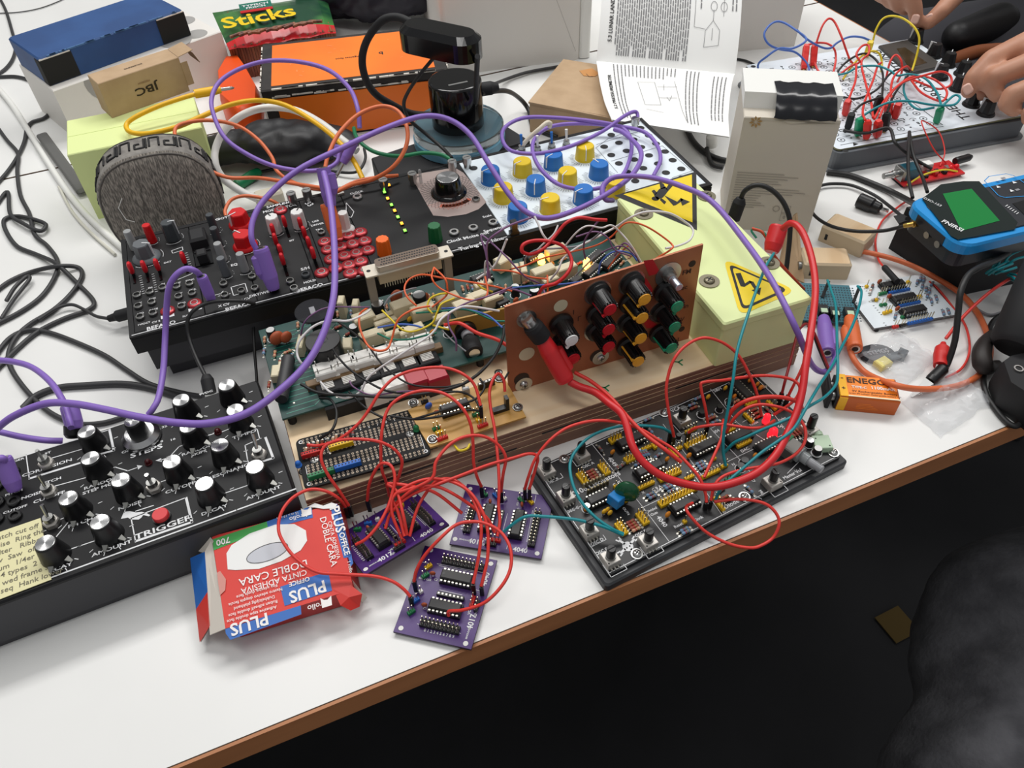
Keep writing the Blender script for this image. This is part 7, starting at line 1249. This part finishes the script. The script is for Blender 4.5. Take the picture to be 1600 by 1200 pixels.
# ================================================================ clear bags and what is in them
FLM=mat('clear film',(236,238,242),.05,alpha=.22); 
def film(name,px_,label,hh,seed,amp=.006,n=16):
    q=[P(x,y,.001) for x,y in px_]; rr=random.Random(seed); b=MB()
    for lay in (0,1):
        g=[]
        for j in range(n+1):
            for i in range(n+1):
                u,v=i/n,j/n; p=(q[0]*(1-u)+q[1]*u)*(1-v)+(q[3]*(1-u)+q[2]*u)*v; e=math.sin(PI*u)*math.sin(PI*v); p=p.copy()
                w=noise.noise(V((u*4+seed,v*4,lay)))*.5+abs(noise.noise(V((u*7,v*7+seed,lay*3))))
                p.z=.0008+lay*(hh*e**.6+amp*w*e**.3)+.0006*w; p.x+=.003*noise.noise(V((u*5,v*5,seed+9))); p.y+=.003*noise.noise(V((u*5,v*5,seed+19))); g.append(p)
        b.add(g,[(j*(n+1)+i,j*(n+1)+i+1,(j+1)*(n+1)+i+1,(j+1)*(n+1)+i) for j in range(n) for i in range(n)],FLM,lay==0 or seed%2==0)
    return tag(b.build(name,None,q[0]),label,'plastic bag')
film('plastic_bag',((1338,556),(1396,512),(1466,560),(1412,606)),'small clear plastic bag holding electronic parts, behind the battery',.009,3)
film('plastic_bag',((1408,628),(1476,572),(1556,626),(1470,684)),'empty crumpled clear plastic bag near the table edge, right of the battery',.007,5,.010)
A=P(1371,553,.002); b=MB(); b.lathe([(.0125,0),(.0128,.0015),(.011,.0035),(.004,.0042)],mat('foil grey',(40,42,48),.35,.4),18,T(A.x,A.y,0)@Matrix.Diagonal((1.2,.9,1,1))); o=b.build('foil_disc',None,V((A.x,A.y,0))); tag(o,'dark grey round part with lettering inside the clear bag','component'); b=MB(); b.text('STMGS',A.x,A.y,.0044,.006,GYW,.2); child(o,b,'printed_lettering')
A=P(1378,571,.001); b=MB(); b.box(-.006,.006,-.0045,.0045,.0002,.006,mat('capacitor pale yellow',(226,214,130),.5),c=.0008,X=T(A.x,A.y,0,.5)); tag(b.build('capacitor',None,V((A.x,A.y,0))),'pale yellow box capacitor inside the clear bag','component')
for x,y,a,lb in ((1396,560,.3,'left'),(1408,556,.9,'right')): A=P(x,y,.001); b=MB(); b.box(-.0055,.0055,-.0035,.0035,.0002,.005,mat('part slate',(48,60,68),.5),c=.0006,X=T(A.x,A.y,0,a)); tag(b.build('component',None,V((A.x,A.y,0))),lb+' one of the two slate grey parts inside the clear bag','component')
# ================================================================ black device at the right edge
def grow(name,caps,m,vox,parent=None,it=8,org=None):
    """one continuous surface around tapered limbs: caps = (A, B, radius A, radius B)"""
    b=MB()
    for A,B,r0,r1 in caps:
        A,B=V(A),V(B); L_=max((B-A).length,1e-5); X=along(A,B) if (B-A).length>1e-4 else Matrix.Translation(A)
        pr=[(r0*math.cos(k*PI/12),-r0*math.sin(k*PI/12)) for k in range(6,-1,-1)]+[(r1*math.cos(k*PI/12),L_+r1*math.sin(k*PI/12)) for k in range(0,7)]
        b.lathe([(max(r,1e-5),z) for r,z in pr],m,20,X,soft=True)
    o=b.build(name,parent,org); md=o.modifiers.new('r','REMESH'); md.mode='VOXEL'; md.voxel_size=vox; md.use_smooth_shade=True
    sm=o.modifiers.new('s','SMOOTH'); sm.iterations=it; return bake(o)
A=P(1610,560,.0); o=thing('plastic_device','black plastic device with a small silver socket, cut off by the right edge','device',Matrix.Translation((A.x,A.y,0)))
g=[P(x,y,.030) for x,y in ((1566,563),(1578,554),(1604,548),(1650,556),(1650,650),(1606,616),(1578,598))]; cx=sum(p.x for p in g)/7; cy=sum(p.y for p in g)/7
b=MB(); b.loft([[(cx+(p.x-cx)*k,cy+(p.y-cy)*k,z_) for p in g] for z_,k in ((.0005,.9),(.006,1),(.026,1),(.030,.93))],BM,True,split=False); child(o,b,'base')
b=MB(); C0,C1=P(1583,546,.026),P(1650,425,.060); b.lathe([(.014,0),(.0185,.004),(.024,(C1-C0).length),(.018,(C1-C0).length+.006)],BM,24,along(C0,C1),soft=True); child(o,b,'barrel')
b=MB(); A=P(1591,577,.0302); b.lathe([(.0034,-.001),(.0034,.0012),(.0024,.0012),(.0024,-.001)],SIL,18,T(A.x,A.y,A.z)); b.disc(A.x,A.y,.0024,A.z+.0004,BLK,14); child(o,b,'socket')
wire('strap',[(1550,520,.004),(1541,533,.012),(1534,552,.016),(1536,570,.014),(1546,574,.008),(1560,568,.006)],[.003+.0045*math.sin(PI*min(1,i/30)) for i in range(31)],mat('strap black brown',(40,34,32),.6),'black curved strap lying beside the black plastic device','strap')
# ================================================================ dark fabric beside the table, low in the right corner
FAB=mat('dark grey fleece',(76,76,80),1,var=(56,56,60),vs=(40,40,40),bump=.6,bs=(220,220,220))
zf=-.26; c=P(1640,1040,zf); k=(c-EYE).length/FPX
cc=[]
def fp(x,y,z=zf): return P(x,y,z)
for a_,b_,r0,r1 in (((1585,990),(1680,960),115,120),((1530,1060),(1600,1200),75,110),((1560,930),(1700,900),55,80),((1478,1010),(1520,1190),34,58),((1500,960),(1600,1110),42,40),((1640,1120),(1560,1260),120,120),((1540,1000),(1660,1150),36,30)):
    cc.append((fp(*a_),fp(*b_),r0*k,r1*k))
o=grow('fleece_garment',cc,FAB,.008,None,5,c)
for v in o.data.vertices: n_=v.normal; v.co+=n_*(.010*noise.noise(v.co*14)+.006*abs(noise.noise(V((v.co.x*9+v.co.y*22,v.co.z*30,3)))))
tag(o,'dark grey fleece fabric bunched in folds, in the lower right corner','garment')
A=P(1402,975,-.6); b=MB(); b.box(-.024,.024,-.024,.024,-.002,0,mat('ochre card',(84,66,24),.9),X=T(A.x,A.y,-.735,.4)); b.v=[V((v.x,v.y,v.z)) for v in b.v]; A2=P(1402,975,-.735); b.v=[v+V((A2.x-A.x,A2.y-A.y,0)) for v in b.v]; tag(b.build('card_scrap',None,A2),'small ochre card lying on the dark floor','card')
# ================================================================ person at the right end, both hands on the knobs
SKIN=mat('skin',(192,142,116),.5,var=(182,130,104),vs=(26,26,26)); SKIN.node_tree.nodes['Principled BSDF'].inputs['Subsurface Weight'].default_value=.08; SKIN.node_tree.nodes['Principled BSDF'].inputs['Subsurface Radius'].default_value=(.012,.005,.003)
def q(x,y,z): return P(x,y,z)
lp=q(1668,92,.095); lw=V((.70,.80,.12)); le=V((.93,.74,.12)); ls=V((1.02,.88,.44))
rp_=q(1462,-70,.105); rw=V((.63,1.13,.12)); re=V((.86,1.28,.12)); rs=V((1.02,1.24,.44))
caps=[]
def chain(pp,rr):
    for a_,b_,r0,r1 in zip(pp,pp[1:],rr,rr[1:]): caps.append((a_,b_,r0,r1))
# left hand (nearer the camera): index turns a knob, the others curl
kn=[q(1615,62,.088),q(1628,92,.086),q(1642,126,.078),q(1660,158,.068)]
chain([q(1513,143,.047),q(1521,121,.060),q(1549,93,.075),kn[0]],[.0078,.0092,.0105,.0125])
chain([q(1558,149,.050),q(1548,132,.058),q(1556,119,.068),kn[1]],[.0082,.0092,.0104,.0125])
chain([q(1585,172,.046),q(1573,162,.052),q(1581,148,.060),kn[2]],[.0078,.0088,.0098,.0115])
chain([q(1622,192,.042),q(1608,186,.046),q(1612,174,.054),kn[3]],[.0068,.0076,.0086,.0105])
for i in range(4): chain([kn[i],lp.lerp(kn[i],.25),lw],[.013,.016,.022])
chain([q(1536,146,.040),q(1548,128,.050),q(1592,100,.062),lp],[.0085,.0095,.012,.02])
chain([lw,(lw+le)/2,le,ls],[.023,.034,.038,.046])
# right hand (farther): index and thumb pinch the upper knob
kr=[q(1428,-40,.09),q(1404,-36,.088),q(1384,-30,.084),q(1368,-22,.08)]
chain([q(1431,35,.046),q(1430,16,.060),q(1424,-8,.076),kr[0]],[.0076,.009,.0102,.0122])
chain([q(1416,14,.052),q(1404,8,.060),q(1400,-10,.074),kr[1]],[.008,.0092,.0104,.0122])
chain([q(1400,8,.054),q(1389,1,.060),q(1382,-14,.072),kr[2]],[.0076,.0086,.0098,.0112])
chain([q(1388,2,.054),q(1376,-6,.058),q(1368,-14,.068),kr[3]],[.0066,.0076,.0086,.0104])
for i in range(4): chain([kr[i],rp_.lerp(kr[i],.3),rw],[.0128,.016,.023])
chain([q(1450,36,.046),q(1470,18,.058),q(1500,-14,.072),rp_],[.0084,.0100,.0118,.02])
chain([rw,(rw+re)/2,re,rs],[.024,.034,.038,.046])
nk=V((1.06,1.06,.52)); hd=V((1.0,1.06,.72)); hip=V((1.1,1.06,-.06))
chain([ls,(ls+rs)/2+V((.03,0,.02)),rs],[.05,.075,.05]); chain([V((1.05,1.06,.42)),V((1.07,1.06,.2)),hip],[.14,.13,.14]); chain([V((1.05,1.06,.44)),nk,V((1.03,1.06,.58))],[.07,.055,.055])
chain([hd+V((.02,0,.03)),hd+V((-.01,0,-.05)),hd+V((-.03,0,-.095))],[.095,.078,.045]); chain([hd+V((-.1,0,-.02)),hd+V((-.118,0,-.045))],[.012,.016])
for s_ in (-1,1): chain([hd+V((.0,s_*.088,-.03)),hd+V((.012,s_*.095,.005))],[.014,.018])
knee=[V((.62,.98,-.10)),V((.64,1.16,-.10))]; 
for i,s_ in enumerate((-1,1)): chain([hip+V((0,s_*.085,0)),knee[i],V((.66,1.07+s_*.1,-.62)),V((.56,1.07+s_*.1,-.69))],[.085,.062,.042,.036])
t=thing('person','person seated at the far right end, both hands turning knobs on the white board','person',Matrix.Translation((1.1,1.06,-TZ)))
body=grow('body',[(a_-t.location,b_-t.location,r0,r1) for a_,b_,r0,r1 in caps],SKIN,.0034,t,3)
def cloth(name,cp,m,vox=.007): return grow(name,[(V(a_)-t.location,V(b_)-t.location,r0,r1) for a_,b_,r0,r1 in cp],m,vox,t,6)
OLV=mat('olive sweater',(112,98,78),.9); TRO=mat('grey trousers',(64,64,70),.9); HAIR=mat('dark hair',(40,30,24),.7)
cloth('sweater',[(ls,le,.062,.052),(le,lw.lerp(le,.30),.052,.044),(rs,re,.062,.052),(re,rw.lerp(re,.30),.052,.044),(ls,rs,.07,.07),(V((1.06,1.06,.43)),V((1.08,1.06,.1)),.155,.16),(V((1.08,1.06,.1)),hip,.16,.16)],OLV)
cloth('trousers',[c_ for i,s_ in enumerate((-1,1)) for c_ in ((hip+V((0,s_*.085,-.01)),knee[i],.105,.078),(knee[i],V((.66,1.07+s_*.1,-.60)),.078,.056))],TRO)
for s_ in (-1,1): cloth('shoe',[(V((.68,1.07+s_*.1,-.695)),V((.54,1.07+s_*.1,-.70)),.045,.036)],BM,.006)
cloth('hair',[(hd+V((.03,0,.05)),hd+V((.06,0,-.02)),.096,.085),(hd+V((-.03,0,.075)),hd+V((.02,0,.075)),.07,.08)],HAIR,.006)
for s_ in (-1,1):
    b=MB(); b.ball((hd.x-.092,hd.y+s_*.032,hd.z),.011,W_); b.ball((hd.x-.0995,hd.y+s_*.032,hd.z),.0055,BLK); b.v=[v-t.location for v in b.v]; e=b.build('eye',t)
b=MB(); b.ball((hd.x-.082,hd.y,hd.z-.078),.01,mat('lips',(170,90,84),.5),12,8,(.6,2.2,.5)); b.v=[v-t.location for v in b.v]; b.build('mouth',t)
NAIL=mat('nail',(222,178,162),.3)
for x,y,z_,d in ((1453,29,.0525,.6),(1512,139,.0535,.8),(1430,30,.0535,0)):
    A=q(x,y,z_); X=along(A,A+(EYE-A).normalized()); b=MB(); b.loft([[(u*k_,v*k_,w_) for u,v in rrect(-.0045,.0045,-.0055,.0055,.003)] for w_,k_ in ((-.002,1),(.0006,1),(.0011,.7))],NAIL,True,X=X@Matrix.Rotation(d,4,'Z'),split=False); b.v=[v-t.location for v in b.v]; b.build('fingernail',t)
t2=thing('stool','plain black stool under the seated person','stool',Matrix.Translation((1.1,1.06,-TZ))); b=MB(); b.lathe([(.18,.46),(.185,.475),(.185,.50),(.17,.515)],BM,28); b.build('seat',t2)
for a_ in range(4): b=MB(); ca,sa=math.cos(a_*PI/2+.78),math.sin(a_*PI/2+.78); b.tube([(ca*.12,sa*.12,.462),(ca*.19,sa*.19,.004)],.013,LEGM,10); b.build('leg',t2)
# black pouch with a tan strap on the lap
A=P(1495,24,-.006)
o=grow('hip_bag',[(P(1462,34,.0)+V((.05,.02,-.03)),P(1530,12,.0)+V((.05,.02,-.03)),.021,.027)],BAGM,.004,None,6,A); tag(o,'black curved bag on the lap behind the white board','bag')
wire('strap',[P(1452,62,-.002)+V((.04,.0,-.03)),P(1485,48,-.002)+V((.05,.0,-.03)),P(1520,45,-.002)+V((.06,0,-.03)),P(1548,44,-.002)+V((.07,0,-.03))],.009,mat('tan leather',(150,84,48),.6),'tan leather strap on the lap behind the white board','strap',world=True)
# ================================================================ room
WALL=mat('wall paint',(222,220,214),.9)
b=MB(); b.box(-3.2,3.6,4.2,4.3,-TZ,2.0,WALL); struct(b.build('wall_back')); b=MB(); b.box(-3.3,-3.2,-2.6,4.3,-TZ,2.0,WALL); struct(b.build('wall_left'))
# ================================================================ camera, light, finish
cd=bpy.data.cameras.new('camera'); cam=bpy.data.objects.new('camera',cd); COL.objects.link(cam); cd.sensor_width=36; cd.lens=FPX*36/1600; cd.clip_start=.01
cam.matrix_world=Matrix(((RT.x,UP.x,-FW.x,EYE.x),(RT.y,UP.y,-FW.y,EYE.y),(RT.z,UP.z,-FW.z,EYE.z),(0,0,0,1))); S.camera=cam
w=bpy.data.worlds.new('room light'); S.world=w; w.use_nodes=True; w.node_tree.nodes['Background'].inputs[0].default_value=(.97,.985,1,1); w.node_tree.nodes['Background'].inputs[1].default_value=.40
def area(x,y,z,sx,sy,e,tx,ty,col=(1,.985,.96)):
    l=bpy.data.lights.new('ceiling_lamp','AREA'); l.shape='RECTANGLE'; l.size=sx; l.size_y=sy; l.energy=e; l.color=col
    o=bpy.data.objects.new('ceiling_lamp',l); COL.objects.link(o); o.location=(x,y,z); o.rotation_euler=(V((tx,ty,0))-V((x,y,z))).to_track_quat('-Z','Y').to_euler()
area(-.5,1.6,1.9,1.5,.35,30,0,.5); area(.9,1.5,1.9,1.5,.35,22,.3,.6); area(-.2,.1,2.0,1.2,.3,10,0,.5)
for o in list(S.objects):
    if not o.parent: o.location.z+=TZ
S.view_settings.view_transform='Standard'; S.view_settings.look='None'; S.view_settings.gamma=1; S.view_settings.use_curve_mapping=False; S.view_settings.exposure=-.3
